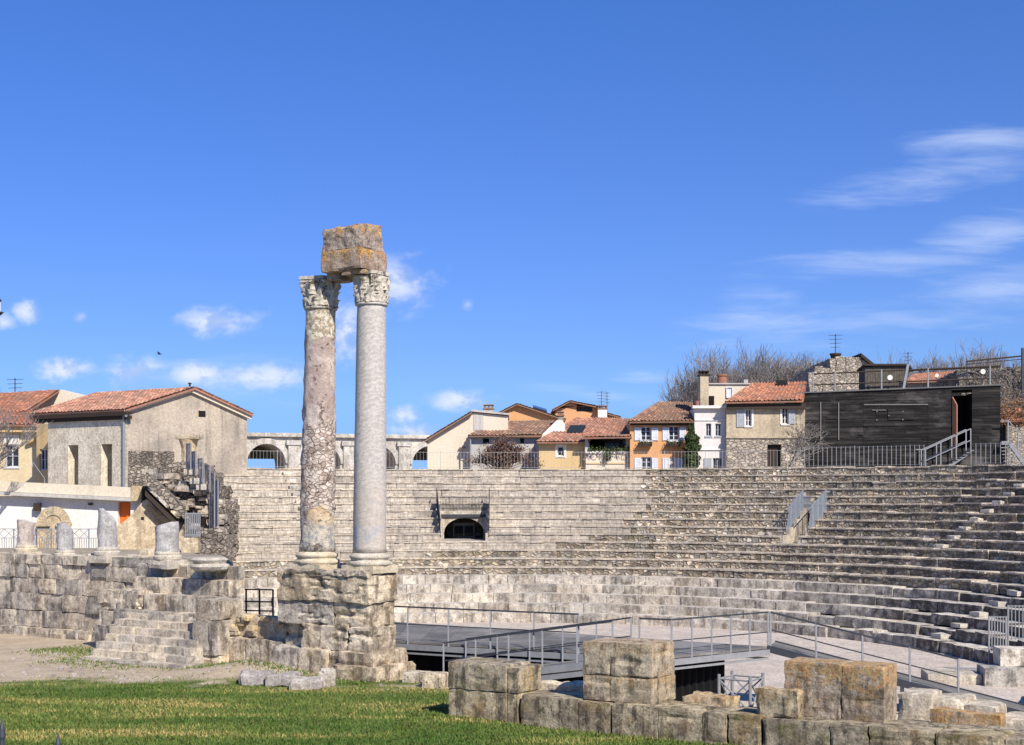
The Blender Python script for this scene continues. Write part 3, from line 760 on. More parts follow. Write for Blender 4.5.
# ------------------------------------------------------------------ fence along the top of the seats
def arcfence(pa, pb, Rr, z, h, label, sp=.2, w=.024, mat='steel'):
    ta = ray_theta(pa, Rr); tb = ray_theta(pb, Rr)
    root = empty('picket_fence', pol(Rr, (ta+tb)/2, z), label, 'fence'); n = int(abs(ta-tb)*Rr/sp)
    m = MB(); mp = MB()
    for k in range(n+1):
        th = ta+(tb-ta)*k/n; p = pol(Rr, th, z)
        if k % 12 == 0: mp.bar(p, p+Vector((0, 0, h+.03)), .03)
        else: m.bar(p+Vector((0,0,.06)), p+Vector((0, 0, h)), w)
    for zz in (.1, h-.04):
        for k in range(0, n, 3):
            m.bar(pol(Rr, ta+(tb-ta)*k/n, z+zz), pol(Rr, ta+(tb-ta)*min(n, k+3)/n, z+zz), .016)
    m.build('pickets', M[mat], root); mp.build('posts', M[mat], root)
arcfence(236, 622, CR0+CT*18.6, TOPZ, 1.05, 'thin pale metal picket fence along the top seat row in front of the tiled houses', .2, .011, 'palesteel')
arcfence(624, 798, CR0+CT*18.6, TOPZ-.02, 1.05, 'thin pale metal picket fence in front of the orange house and the white house', .2, .011, 'palesteel')
arcfence(800, 924, CR0+CT*18.6, TOPZ, 1.15, 'grey picket fence standing before the black wooden shed, left of its stairs', .26, .026)
arcfence(971, 1060, CR0+CT*18.6, TOPZ, 1.15, 'grey picket fence before the black shed, right of its stairs', .26, .026)

# ------------------------------------------------------------------ podium and two columns
def course(F, m_list, t0, t1, d0, d1, z0, z1, lmin, lmax, seed, jit=.03, **kw):
    """blocks of one course into the given builder"""
    rs = random.Random(seed); t = t0
    while t < t1-.05:
        L = rs.uniform(lmin, lmax)
        if t+L > t1-.35: L = t1-t
        dz = rs.uniform(-jit, jit)*.6
        m_list.frock(F, t+.002, t+L-.002, d0+rs.uniform(-jit, jit), d1, z0+.002, z1-.002+dz*.3, seed=rs.random()*60, r=rs.random(), **kw)
        t += L
pod = empty('column_podium', ST.p(-7.4, 5, 0), 'large eroded limestone pedestal block carrying the two tall columns', 'pedestal')
m = MB(); kw = dict(cell=.06, amp=.075, rnd=.10, fr=1.7, maxn=60, gouge=.16)
course(ST, m, -9.08, -5.70, 4.30, 5.64, 2.10, 2.90, 3.4, 3.5, 5, .03, **kw)
course(ST, m, -9.12, -5.76, 4.40, 5.6, 1.42, 2.14, 1.7, 2.2, 6, .04, **kw)
course(ST, m, -8.2, -5.72, 4.36, 5.62, .70, 1.46, 1.3, 2.6, 7, .04, **kw)
course(ST, m, -9.15, -8.16, 4.72, 5.6, .6, 1.46, 1.2, 1.3, 8, .04, **kw)
m.build('pedestal_core', M['podium'], pod)
m = MB(); course(ST, m, -9.15, -6.6, 4.2, 5.65, -.05, .74, .8, 1.3, 9, .06, cell=.11, amp=.08, rnd=.08)
m.frock(ST, -6.62, -5.40, 4.1, 5.75, .38, .76, cell=.11, amp=.07, rnd=.09, seed=3, r=.7)
m.frock(ST, -6.72, -5.12, 3.9, 5.85, -.05, .40, cell=.11, amp=.07, rnd=.09, seed=4, r=.8)
m.build('stepped_footing', M['podium'], pod)
m = MB(); m.frock(ST, -8.75, -5.72, 4.27, 5.66, 2.84, 3.0, cell=.06, amp=.09, rnd=.12, fr=2.2, seed=8, r=.35, maxn=60, gouge=.2); m.build('ragged_ledge', M['podium'], pod)

def column(tpx, pxc, r0, r1, label, mat, seed, rough, ztop):
    t = ST.t(pxc, 4.98); B = ST.p(t, 4.98, 2.96)
    root = empty('ancient_column', B, label, 'column')
    m = MB(); h = r0*1.22
    m.rock([ST.p(t-h,4.98-h,2.93),ST.p(t+h,4.98-h,2.93),ST.p(t+h,4.98+h,2.93),ST.p(t-h,4.98+h,2.93)]+[ST.p(t-h,4.98-h,3.14),ST.p(t+h,4.98-h,3.14),ST.p(t+h,4.98+h,3.14),ST.p(t-h,4.98+h,3.14)], cell=.12, amp=.02, rnd=.03, seed=seed)
    m.build('plinth', M['base'], root)
    m = MB(); k = r0
    m.lathe(B+Vector((0,0,.17)), [(k*1.18,0),(k*1.28,.02),(k*1.31,.07),(k*1.28,.12),(k*1.16,.14),(k*1.13,.17),(k*1.16,.20),(k*1.22,.22),(k*1.23,.26),(k*1.2,.30),(k*1.08,.32),(k*1.04,.36)], 40, .02, 2, seed)
    m.build('base', M['base'], root, smooth=True)
    zs = 3.49; zc = ztop-.86; H = zc-zs; lean = (.015 if seed == 1 else .008, 0)
    prof = [((r0*(1-.0)+(r1-r0)*((z/40)**1.5)), H*z/40) for z in range(41)]
    prof[0] = (r0*1.03, 0); prof[40] = (r1*1.02, H)
    m = MB(); m.lathe((B.x, B.y, zs), [(a, b) for a, b in prof for _ in (0,)], 52, rough, 4.2 if rough > .03 else 2.0, seed, lean, ampf=(lambda z: 1.0 if .0 < z < .6 else .55) if rough > .03 else None)
    m.build('shaft', mat, root, smooth=True)
    m = MB(); m.lathe((B.x+lean[0]*H, B.y, zc-.09), [(r1*1.0,0),(r1*1.13,.02),(r1*1.15,.05),(r1*1.13,.08),(r1*1.0,.1)], 36, .012, 3, seed); m.build('astragal', M['cap'] if rough > .03 else M['marblegrey'], root, smooth=True)
    # Corinthian capital: bell, two rows of leaves, volutes, abacus
    cx = B.x+lean[0]*H; cy = B.y; rs = random.Random(seed)
    m = MB(); m.lathe((cx, cy, zc), [(r1*.98,0),(r1*1.01,.2),(r1*1.05,.40),(r1*1.06,.58),(r1*1.1,.70),(r1*1.1,.74)], 56, .10, 5.5, seed+3)
    m.build('bell', M['cap'], root)
    m = MB(); brk = seed == 1
    for row, (zb, hh, rr, nn) in enumerate(((0, .28, r1*1.03, 9), (.02, .50, r1*1.01, 9), (.34, .38, r1*1.08, 8))):
        for k in range(nn):
            a = 2*PI*(k+.5*row)/nn+.3
            if brk and row == 2 and rs.random() < .5: continue
            er = Vector((math.cos(a), math.sin(a), 0)); et = Vector((-er.y, er.x, 0))
            prev = None; wl = r1*.40*(1 if row < 2 else .8)
            for j in range(6):
                s_ = j/5; out = rr+.005+(.01+.06*s_**3)*(1.5 if seed == 1 else 1)*(1 if row < 2 else 1.1); zz = zb+hh*(s_ if s_ < .9 else .86)
                c = Vector((cx, cy, zc+zz))+er*out+Vector((rs.gauss(0,.012), rs.gauss(0,.012), rs.gauss(0,.012))); w = wl*(1-.55*s_**2)*(.85+.3*rs.random())
                cur = [c-et*w-er*.05, c-et*w*.45+er*.02, c+er*.055, c+et*w*.45+er*.02, c+et*w-er*.05, c-er*.09]
                cur = [m.bm.verts.new(v) for v in cur]
                if prev:
                    for i in range(6): m.f([prev[i], prev[(i+1)%6], cur[(i+1)%6], cur[i]], .6)
                prev = cur
            m.f(prev, .6)
    m.build('acanthus_leaves', M['cap'], root)
    m = MB(); ab = r1*(1.06 if seed == 1 else .96)
    z0 = ztop-.16
    pts = []
    for k in range(4):
        a0 = math.radians(-32)+PI/4+k*PI/2
        if brk and k == 3: pts.append((a0, ab*1.0)); continue
        pts.append((a0-.10, ab*1.28)); pts.append((a0+.10, ab*1.28)); pts.append((a0+PI/4, ab*.92))
    pts.sort(); poly = [Vector((cx+math.cos(a)*q+rs.gauss(0,.03), cy+math.sin(a)*q+rs.gauss(0,.03), z0)) for a, q in pts]
    m.prism(poly, Vector((0, 0, .08)), .6); m.prism([Vector((cx+(p.x-cx)*1.06, cy+(p.y-cy)*1.06, z0+.082)) for p in poly], Vector((0, 0, .09)), .55)
    for k in range(4):
        if brk and k == 3: continue
        a0 = math.radians(-32)+PI/4+k*PI/2; c = Vector((cx+math.cos(a0)*ab*1.1, cy+math.sin(a0)*ab*1.1, z0-.09)); e = Vector((-math.sin(a0), math.cos(a0), 0))*.08
        m.tube([c-e, c+e], .10, 9, .6)
    m.build('abacus', M['cap'], root)
    return B
B1 = column(0, 317, .50, .425, 'left column of rough pinkish patchy marble, its capital broken on one side', M['marblepink'], 1, .06, 11.44)
B2 = column(0, 369.5, .47, .405, 'right column of smooth grey veined marble with a whole carved capital', M['marblegrey'], 2, .012, 11.42)
# broken lump on the left capital (dark side)
ent = empty('entablature_block', ST.p(-7.0, 4.9, 11.4), 'lichen stained block of carved entablature lying across the tops of the two columns', 'stone block')
tL = ST.t(323, 4.40); tR = ST.t(360.5, 4.40)
m = MB(); m.frock(ST, tL-.06, tR+.04, 4.36, 5.58, 11.47, 12.06, cell=.07, amp=.05, rnd=.09, fr=2.4, seed=21, r=.6, maxn=40); m.build('architrave', M['entab'], ent)
m = MB(); z = 12.03; tL -= .06; tR += .05
p = [ST.p(tL+.0,4.42,z),ST.p(tR-.02,4.42,z),ST.p(tR-.02,5.42,z),ST.p(tL+.05,5.42,z),ST.p(tL+.0,4.40,12.68),ST.p(tR-.05,4.42,12.74),ST.p(tR-.08,5.45,12.82),ST.p(tL+.02,5.45,12.72)]
m.rock(p, cell=.06, amp=.07, rnd=.10, fr=3.0, seed=22, r=.3, maxn=40); m.build('frieze', M['entab'], ent)
m = MB(); m.frock(ST, tR-.75, tR+.02, 4.42, 5.52, 11.33, 11.47, cell=.1, amp=.06, rnd=.06, seed=23, r=.5); m.frock(ST, tL, tL+.5, 4.6, 5.3, 11.26, 11.47, cell=.1, amp=.05, rnd=.06, seed=24, r=.2)
m.build('bedding_stone', M['entab'], ent)

# low rubble wall between the stair platform and the podium, with its handrail
lw = empty('rubble_wall', ST.p(-10.6, 4.9, 0), 'low broken rubble wall between the stair platform and the column pedestal', 'wall')
m = MB(); course(ST, m, -12.1, -9.2, 4.7, 5.4, -.05, .85, .7, 1.3, 31, .05, cell=.13, amp=.05, rnd=.06); m.build('wall_base', M['podium'], lw)
m = MB()
rs = random.Random(4)
for k in range(16):
    t = rs.uniform(-11.9, -9.5); z = .85+rs.uniform(0, .55); w = rs.uniform(.15, .32); h = rs.uniform(.1, .2)
    m.frock(ST, t, t+w, 4.8+rs.uniform(-.05,.1), 5.3, z, z+h, cell=.09, amp=.04, rnd=.05, seed=k)
m.frock(ST, -12.0, -9.3, 5.0, 5.4, .84, 1.5, cell=.15, amp=.05, rnd=.05, seed=50, r=.4)
m.build('loose_rubble', M['yellowstone'], lw)
def railing(name, pts, label, hh=1.0, mids=(.5,), mat='darksteel', w=.045, sp=1.3, cat='railing', parent=None, posts=None):
    root = parent or empty(name, pts[0], label, cat)
    m = MB(); mp = MB(); pts = [Vector(p) for p in pts]
    for a, b in zip(pts, pts[1:]):
        for h in (hh, *[hh*q for q in mids]): m.bar(a+Vector((0,0,h)), b+Vector((0,0,h)), w*.8)
    m.build('rails', M[mat], root)
    for a, b in zip(pts, pts[1:]):
        n = max(1, int(round((b-a).length/sp)))
        for k in range(n+1):
            if k == 0 and a is not pts[0]: continue
            p = a+(b-a)*k/n; mp = MB(); mp.bar(p-Vector((0,0,.05)), p+Vector((0,0,hh)), w); mp.build('post', M[mat], root)
    return root
railing('handrail', [W(233, 613, 46), W(273, 614, 45)], 'short dark metal handrail between the stair platform and the column pedestal', .78, (.5, .12), 'darksteel', .055, .7)

# ------------------------------------------------------------------ ruined wall and stair platform on the left
rw = empty('ruined_wall', ST.p(-24, 7.8, 0), 'long ruined wall of grey stone courses with column stumps standing on it', 'wall')
ta = -33.5; tb = -16.2
for k, (z0, z1) in enumerate(((0, .32), (.32, .92), (.92, 1.55), (1.55, 2.1), (2.1, 2.62), (2.62, 2.95))):
    m = MB(); course(ST, m, ta, tb+.25*(k < 3), 7.55-.25*(k == 0)+.02*k, 8.7, z0-.03*(k == 0), z1, .45, 1.7, 60+k, .07, cell=.14, amp=.03, rnd=.05, fr=2.6, maxn=14)
    m.build('stone_course', M['ruin'], rw)
pl = empty('stair_platform', ST.p(-14, 6, 0), 'stepped stone platform with a worn flight of steps in front, left of the columns', 'platform')
def tz(py, px, d): return ST.z(px, py, d)
tRr = -12.6
for k, (tA, d0, z0, z1, lm) in enumerate(((-17.2, 6.5, 2.42, 2.86, 1.3), (-16.9, 6.05, 1.93, 2.44, 1.2), (-15.9, 5.6, 1.42, 1.94, 1.2), (-16.9, 5.2, .9, 1.43, 1.1))):
    m = MB(); course(ST, m, tA, tRr+(.0 if k < 3 else .05), d0, 6.8, z0, z1, .9, 1.6, 80+k, .025, cell=.12, amp=.022, rnd=.035, fr=3, maxn=20)
    m.build('stone_course', M['ruin'], pl)
m = MB(); m.frock(ST, -18.1, -17.0, 5.6, 6.6, 1.42, 1.98, cell=.13, amp=.13, rnd=.12, seed=9); m.frock(ST, -17.05, -15.95, 5.5, 6.5, 1.40, 2.02, cell=.13, amp=.13, rnd=.12, seed=12)
m.build('fallen_moulding', M['ruin'], pl)
m = MB(); course(ST, m, -17.3, -16.3, 5.0, 7.5, 0, .62, .9, 1.2, 91, .04, cell=.15, amp=.04, rnd=.05); course(ST, m, -18.0, -17.2, 5.6, 7.5, 0, 1.3, .6, 1, 92, .04, cell=.15, amp=.05, rnd=.05); m.frock(ST, -17.0, -16.25, 4.55, 5.6, .0, .95, cell=.15, amp=.04, rnd=.05, seed=44, r=.15)
m.build('side_blocks', M['ruin'], pl)
m = MB(); course(ST, m, -12.45, -11.35, 4.3, 5.5, .3, 1.35, .6, .75, 93, .03, cell=.14, amp=.035, rnd=.05); course(ST, m, -13.3, -12.3, 3.8, 5.35, 0, .33, .6, 1.0, 95, .03, cell=.14, amp=.04, rnd=.05); course(ST, m, -12.3, -11.35, 4.35, 5.4, 0, .32, .6, 1.0, 97, .03, cell=.14, amp=.04, rnd=.05); m.frock(ST, -12.4, -11.45, 4.4, 5.5, 1.36, 1.95, cell=.13, amp=.035, rnd=.05, seed=7, r=.3)
m.build('corner_pier', M['podium'], pl)
for k in range(7):
    z1 = 1.36-k*.205; d0 = 5.15-k*.33; tA = ST.t(121-k*6.2, d0); tB = ST.t(208-k*4.2, d0)
    m = MB(); course(ST, m, tA, tB, d0, d0+.75, max(-.05, z1-.42), z1, .7, 1.6, 120+k, .03, cell=.13, amp=.028, rnd=.05, maxn=14)
    m.build('step', M['step'], pl)

# stumps
def stump(pxl, pxr, pyt, pyb, d, pyb2, label, mat, slant, seed, basew=1.35, bmat='base'):
    pc = (pxl+pxr)/2; c = ST.pp(pc, pyb, d); Y = c.y; r = (pxr-pxl)/2*Y/F_; h = (pyb-pyt)*Y/F_; hb = (pyb2-pyb)*Y/F_
    root = empty('column_stump', c-Vector((0,0,hb)), label, 'column stump')
    m = MB(); N = 9
    m.lathe(c, [(r*(1.03-.05*i/N), h*i/N) for i in range(N+1)], 30, .035, 2.2, seed, top=lambda x, y: slant[0]+slant[1]*x+slant[2]*y+.05*noise.noise(Vector((x*2, y*2, seed))))
    m.build('shaft', M[mat], root)
    if basew:
        m = MB(); R0 = r*basew; u, n_ = ST.u, ST.n
        m.lathe(c-Vector((0,0,hb*.55)), [(R0*.97,0),(R0*1.02,hb*.1),(R0*1.03,hb*.25),(R0*.9,hb*.33),(R0*.93,hb*.42),(R0*.9,hb*.52),(r*1.02,hb*.56)], 30, .03, 2.5, seed+5); 
        q = [Vector((c.x, c.y, c.z-hb))+Vector((u.x*a+n_.x*b, u.y*a+n_.y*b, 0))*R0 for a, b in ((-1,-1),(1,-1),(1,1),(-1,1))]
        m.rock(q+[v+Vector((0,0,hb*.47)) for v in q], cell=.12, amp=.04, rnd=.05, seed=seed)
        m.build('base', M[bmat], root)
stump(17.5, 34, 519.5, 545, 8.1, 557, 'short warm white column stump on a moulded base, leftmost on the ruined wall', 'warmstump', (.95, -.1, 0), 11)
stump(57, 73, 523, 550, 8.1, 563, 'short grey column stump with a crumbled base, in front of the arched portal', 'greystone', (.92, -.2, 0), 12, 1.3)
stump(98, 116.5, 508.5, 547, 7.9, 563, 'tall grey column stump with a slanting broken top, left of the ochre wall', 'greystone', (.85, -.22, 0), 13, 1.35)
stump(155.5, 179, 521.5, 551, 6.4, 568, 'thick grey column stump with a veined surface on the stair platform', 'greystone', (.93, .12, 0), 14, 1.15)
fb = MB(); c = ST.pp(210, 570, 6.15); fb.lathe(c-Vector((0,0,.02)), [(.50,0),(.58,.06),(.62,.14),(.60,.2),(.50,.24),(.54,.29),(.58,.35),(.5,.42)], 30, .07, 2.2, 6)
fb.build('fallen_stone', M['base'], label='eroded round column base with no shaft, at the right end of the stair platform', cat='column base')
for i, (px, py, w, h, d, lb) in enumerate(((133, 563, .9, .26, 7.9, 'flat cream stone fragment between the two grey column stumps'), (86, 561, .5, .25, 8.0, 'pinkish broken stone beside the crumbled base of the grey stump'), (143, 560, .55, .38, 8.6, 'cream moulded fragment just left of the thick grey stump'))):
    m = MB(); t = ST.t(px, d); z = ST.z(px, py, d); m.frock(ST, t-w/2, t+w/2, d, d+.5, z-.02, z+h, cell=.11, amp=.08, rnd=.09, seed=i+70); m.build('stone_fragment', M['base'], label=lb, cat='stone')

# stones lying in the grass
for i, (px, py, w, h, dp, lb, mt) in enumerate(((258, 683, .95, .34, .5, 'pale long stone in the grass, left end of the row of four', 'rock'), (283, 684, .9, .30, .5, 'brownish low stone in the grass, second from the left of the row', 'rock'), (306, 687, .85, .27, .45, 'dark flat stone in the grass just left of the small white stone', 'rock'), (328, 684, .42, .42, .38, 'small rounded blue-white stone at the right end of the row in the grass', 'whiteblock'))):
    p = G(px, py, .03); m = MB(); m.rock([p+Vector(q) for q in ((-w/2,-dp/2,-.08),(w/2,-dp/2-.1,-.08),(w/2,dp/2-.1,-.08),(-w/2,dp/2,-.08),(-w/2,-dp/2,h*.9),(w/2,-dp/2-.1,h),(w/2,dp/2-.1,h),(-w/2,dp/2,h))], cell=.08, amp=.09, rnd=.13, seed=i*3+1, r=.3+.2*i)
    m.build('field_stone', M[mt], label=lb, cat='stone', group='stones lying in the grass')
m = MB(); rs = random.Random(12); cnt = 0
while cnt < 260:
    x = rs.uniform(-16, -1); y = rs.uniform(35.5, 45)
    if not inlawn(x, y) or cover(x, y) > .45: continue
    w = rs.uniform(.02, .07); p = Vector((x, y, lawnz(x, y))); m.rock([p+Vector(q)*w for q in ((-1,-1,-.5),(1,-1,-.5),(1,1,-.5),(-1,1,-.5),(-1,-1,.7),(1,-1,.7),(1,1,.7),(-1,1,.7))], cell=9, amp=.02, rnd=.02, seed=cnt); cnt += 1
m.build('pebbles', M['rock'], label='small pale pebbles scattered over the bare earth around the ruins', cat='pebbles', kind='stuff')
for i, (px0, px1, yb, yt, lb) in enumerate(((402, 424, 682, 671, 'mossy low block on the ground right of the column pedestal'), (421, 443, 687, 671, 'clean pale low block with a rounded end, right of the mossy one'))):
    a = G(px0, yb, .02); b = G(px1, yb, .02); b = a+Vector(((b-a).x, (b-a).x*-.3, 0)); n_ = Vector((.3, .95, 0))*.6; h = (yb-yt)*a.y/F_*.85
    m = MB(); q = [a, b, b+n_, a+n_]; m.rock([v-Vector((0,0,.15)) for v in q]+[v+Vector((0,0,h)) for v in q], cell=.1, amp=.04, rnd=.06, seed=i+30, r=.4+.4*i); m.build('low_block', M['podium'], label=lb, cat='stone block')

# ------------------------------------------------------------------ front kerb wall with its piers
kw_ = empty('kerb_wall', ST.p(6, .5, 0), 'low wall of big pitted limestone blocks along the edge of the grass at lower right', 'wall')
joints = [520, 578, 612, 658, 702, 728, 762, 830, 868, 935, 1005, 1090]
for i, (a, b) in enumerate(zip(joints, joints[1:])):
    t0 = ST.t(a); t1 = ST.t(b); m = MB(); rs = random.Random(i*7)
    m.frock(ST, t0+.004, t1-.004-(.035 if a in (578, 702, 728) else 0), rs.uniform(-.015, .02), 1.1, -.25, .66+rs.uniform(-.015, .02), cell=.06, amp=.02, rnd=.04, fr=3.2, gouge=.045, seed=i*5.3, r=rs.uniform(.2, .8), maxn=22)
    m.build('wall_block', M['kerbwall'], kw_)
def pier(label, blocks, mat):
    t0 = min(b[0] for b in blocks); t1 = max(b[1] for b in blocks)
    root = empty('stone_pier', ST.p((t0+t1)/2, .6, min(b[4] for b in blocks)), label, 'stone block')
    for k, b in enumerate(blocks):
        m = MB(); m.frock(ST, *b[:6], cell=.05, amp=b[6]*.5, rnd=.035, fr=4.0, gouge=.035, seed=b[7], r=b[8], maxn=30); m.build('block', M[mat], root)
t0 = ST.t(449); t1 = ST.t(517)
tc = ST.t(507)
pier('cracked two-course stone pier with yellow-green moss, left end of the kerb wall', [(t0, tc-.012, -.01, 1.0, -.15, .69, .03, 1, .7), (tc+.006, t1, .0, 1.0, -.15, .685, .03, 2, .75), (t0-.01, tc-.016, -.03, 1.0, .694, 1.30, .035, 3, .45), (tc+.006, t1+.03, -.01, 1.0, .69, 1.25, .035, 4, .55)], 'kerbwall')
D2 = .18; ta_ = ST.t(583, D2); tb_ = ST.t(652, D2); tm_ = ST.t(610, D2); tm2 = ST.t(630, D2)
pier('square grey-topped stone pier in two courses standing on the middle of the kerb wall', [(ta_, tm_-.002, D2, 1.25, .67, 1.212, .03, 5, .55), (tm_+.002, tb_+.02, D2+.005, 1.3, .67, 1.21, .035, 6, .6), (ta_-.01, tm_-.003, D2-.005, 1.25, 1.216, 1.93, .03, 7, .42), (tm_+.002, tb_, D2, 1.3, 1.214, 1.94, .035, 9, .45)], 'pier')
D3 = .5; ta_ = ST.t(784, D3); tb_ = ST.t(884, D3); tm_ = ST.t(815, D3); tm2 = ST.t(842, D3)
pier('wide stone pier stained with orange lichen, standing on the right part of the kerb wall', [(ta_, tm2-.012, D3, 1.3, .62, 1.76, .05, 10, .42), (tm2-.004, tb_, D3-.005, 1.35, .62, 1.75, .05, 12, .48)], 'pierlichen')
m = MB(); m.frock(ST, ST.t(756, .15), ST.t(798, .15), .10, .49, .6, 1.22, cell=.09, amp=.12, rnd=.1, seed=33, r=.7); m.build('broken_block', M['pier'], label='jagged broken stone leaning between the small truss and the wide lichen pier', cat='stone block')
m = MB(); m.frock(ST, ST.t(682, .95), ST.t(728, .95), .9, 1.7, .5, .80, cell=.09, amp=.1, rnd=.1, seed=36, r=.7); m.build('broken_block', M['pier'], label='low flat broken stone on the kerb wall just right of the square pier', cat='stone block')
m = MB(); m.frock(ST, ST.t(528, 1.3), ST.t(583, 1.3), 1.25, 1.8, .4, .80, cell=.09, amp=.1, rnd=.1, seed=37, r=.9); m.build('broken_block', M['step'], label='pale heap of broken stone under the ramp, left of the square pier', cat='stone block')
# bench-like stones at lower right
bn = empty('stone_bench', ST.p(ST.t(955, 1.4), 1.4, .3), 'bench-shaped stone with orange lichen along its back, at the lower right', 'stone block')
m = MB(); a = ST.t(917, 1.3); b = ST.t(992, 1.3); m.frock(ST, a, b, 1.3, 2.0, -.1, .45, cell=.09, amp=.03, rnd=.05, seed=51, r=.3); m.build('seat', M['kerbwall'], bn)
m = MB(); m.frock(ST, a+.1, b+.05, 1.85, 2.3, .1, .80, cell=.08, amp=.07, rnd=.1, seed=52, r=.6); m.build('back', M['pierlichen'], bn)
for i, (p0, p1, d, z0, z1, lb) in enumerate(((897, 930, 2.9, .3, .93, 'squared grey block behind the lichen pier, below the steel ramp'), (930, 962, 3.1, .4, .84, 'rough pale block just left of the ramp foot, behind the stone bench'), (963, 996, 3.2, .2, .74, 'pale block behind the right end of the stone bench'), (996, 1030, 3.4, .0, .5, 'broken pale block in the lower right corner of the ruins'), (898, 930, 2.6, -.2, .35, 'lower squared block beside the wide lichen pier'))):
    m = MB(); m.frock(ST, ST.t(p0, d), ST.t(p1, d), d, d+1.1, z0-.6, z1, cell=.11, amp=.07, rnd=.07, seed=60+i, r=.6); m.build('ruin_block', M['step'], label=lb, cat='stone block')
m = MB(); 
for k in range(3): m.frock(ST, ST.t(880)+k*1.7, ST.t(880)+k*1.7+1.65, 1.05, 1.4, .2, .64, cell=.15, amp=.03, rnd=.05, seed=80+k)
m.build('moss_bank', M['kerbwall'], label='mossy earth and stone bank behind the low wall at lower right', cat='bank')

# ------------------------------------------------------------------ stage deck with railings and ramps
DK = .80                                  # deck height
def WD(px, py, z): return G(px, py, z)
FL = WD(330, 637, DK); FR_ = Vector((4.30, 37.55, DK)); BR = WD(768, 646.5, DK); BL = WD(330, 617.5, DK)
st = empty('stage_deck', (FL+FR_)/2*1.0-Vector((0,0,DK+.95)), 'low dark grey stage deck with black drapes under it, between the columns and the seats', 'stage')
m = MB(); NA, NB = 14, 4
def dq(a, b): return (FL*(1-a)+FR_*a)*(1-b)+(BL*(1-a)+BR*a)*b
for i in range(NA):
    for j in range(NB):
        a0, a1 = i/NA+.0005, (i+1)/NA-.0005; b0, b1 = j/NB+.0015, (j+1)/NB-.0015
        q = [dq(a0,b0), dq(a1,b0), dq(a1,b1), dq(a0,b1)]; m.hexa([v-Vector((0,0,.06)) for v in q]+q)
m.build('deck_boards', M['deck'], st)
m = MB()
for a, b in ((FL, FR_), (FR_, BR), (BR, BL)):
    for dz, w in ((-.16, .16),): m.bar(a+Vector((0,0,dz)), b+Vector((0,0,dz)), w)
    m.bar(a+Vector((0,0,-.34)), b+Vector((0,0,-.34)), .06)
m.build('edge_beam', M['steel'], st)
m = MB()
ins = Vector((-.35, .55, 0)); f1 = FL+ins*1.6; f2 = FR_+ins*1.2; f3 = BR+Vector((-1.3, -.4, 0)); f4 = BL-ins
for a, b in ((f1, f2), (f2, f3), (f3, f4)):
    n_ = 30; prev = None
    for k in range(n_+1):
        p = a+(b-a)*k/n_; e = Vector((-(b-a).y, (b-a).x, 0)).normalized()*(.06*math.sin(k*2.1))
        cur = [m.bm.verts.new(Vector((p.x, p.y, zz))+e) for zz in (-.98, DK-.24)]
        if prev: m.f([prev[0], cur[0], cur[1], prev[1]], .5)
        prev = cur
m.build('black_drape', M['black'], st)
for k, fr in enumerate((.2, .42, .64, .86)):
    m = MB(); p = FL+(FR_-FL)*fr+Vector((.2,.35,0)); m.bar(Vector((p.x,p.y,-1)), Vector((p.x,p.y,DK-.2)), .1); m.build('leg', M['darksteel'], st)
def rail_run(root, pts, hh, mids, sp, mat='steel', w=.045, skip_first=False):
    m = MB(); pts = [Vector(p) for p in pts]
    for a, b in zip(pts, pts[1:]):
        for h in (hh, *[hh*q for q in mids]): m.bar(a+Vector((0,0,h)), b+Vector((0,0,h)), w*(.95 if h == hh else .65))
    m.build('rails', M['darksteel'] if mat == 'steel' else M[mat], root)
    for si, (a, b) in enumerate(zip(pts, pts[1:])):
        n = max(1, int(round((b-a).length/sp)))
        for k in range(n+1):
            if k == 0 and si: continue
            p = a+(b-a)*k/n; mp = MB(); mp.bar(p-Vector((0,0,.14)), p+Vector((0,0,hh)), w); mp.build('post', M[mat], root)
u2 = (FR_-FL).normalized(); n2 = Vector((-u2.y, u2.x, 0))
K = WD(583, 650, DK)                     # corner where the left ramp leaves the deck
K = FL+u2*((K-FL).dot(u2))
r1 = empty('stage_railing', K, 'grey railing along the front edge of the stage deck, starting behind the column pedestal', 'railing')
rail_run(r1, [FL-n2*.0, K], 1.02, (.5,), 1.5)
r2 = empty('stage_railing', BR, 'grey railing along the right-hand edge of the stage deck', 'railing')
rail_run(r2, [FR_-u2*.95, FR_-u2*.02, BR], .98, (.42,), .72)
# left ramp
RW = 1.35; L1 = FR_-n2*.02; ramp = empty('ramp', K, 'grey metal ramp sloping down to the left in front of the stage deck', 'ramp')
ra = FR_-u2*1.15; rb = FR_-u2*6.3; zd = -.82
q = [rb-n2*RW+Vector((0,0,zd)), ra-n2*RW, ra-n2*.03, rb-n2*.03+Vector((0,0,zd))]
m = MB(); m.hexa([v-Vector((0,0,.08)) for v in q]+q, .5); 
q2 = [ra-n2*RW, FR_-n2*RW, FR_-n2*.03, ra-n2*.03]; m.hexa([v-Vector((0,0,.08)) for v in q2]+q2, .5); m.build('tread_plate', M['deck'], ramp)
for off in (RW+.03, .06):
    m = MB()
    for a, b in ((ra-n2*off, rb-n2*off+Vector((0,0,zd))), (ra-n2*off, FR_-n2*off)):
        d = Vector((0,0,.02)); e = n2*-.05
        m.hexa([a-d*9, b-d*9, b-d*9+e, a-d*9+e, a+d, b+d, b+d+e, a+d+e], .5)
        m.hexa([a-d*18, b-d*18, b-d*18+e*.5, a-d*18+e*.5, a-d*11, b-d*11, b-d*11+e*.5, a-d*11+e*.5], .6)
    m.build('side_channel', M['steel'], ramp)
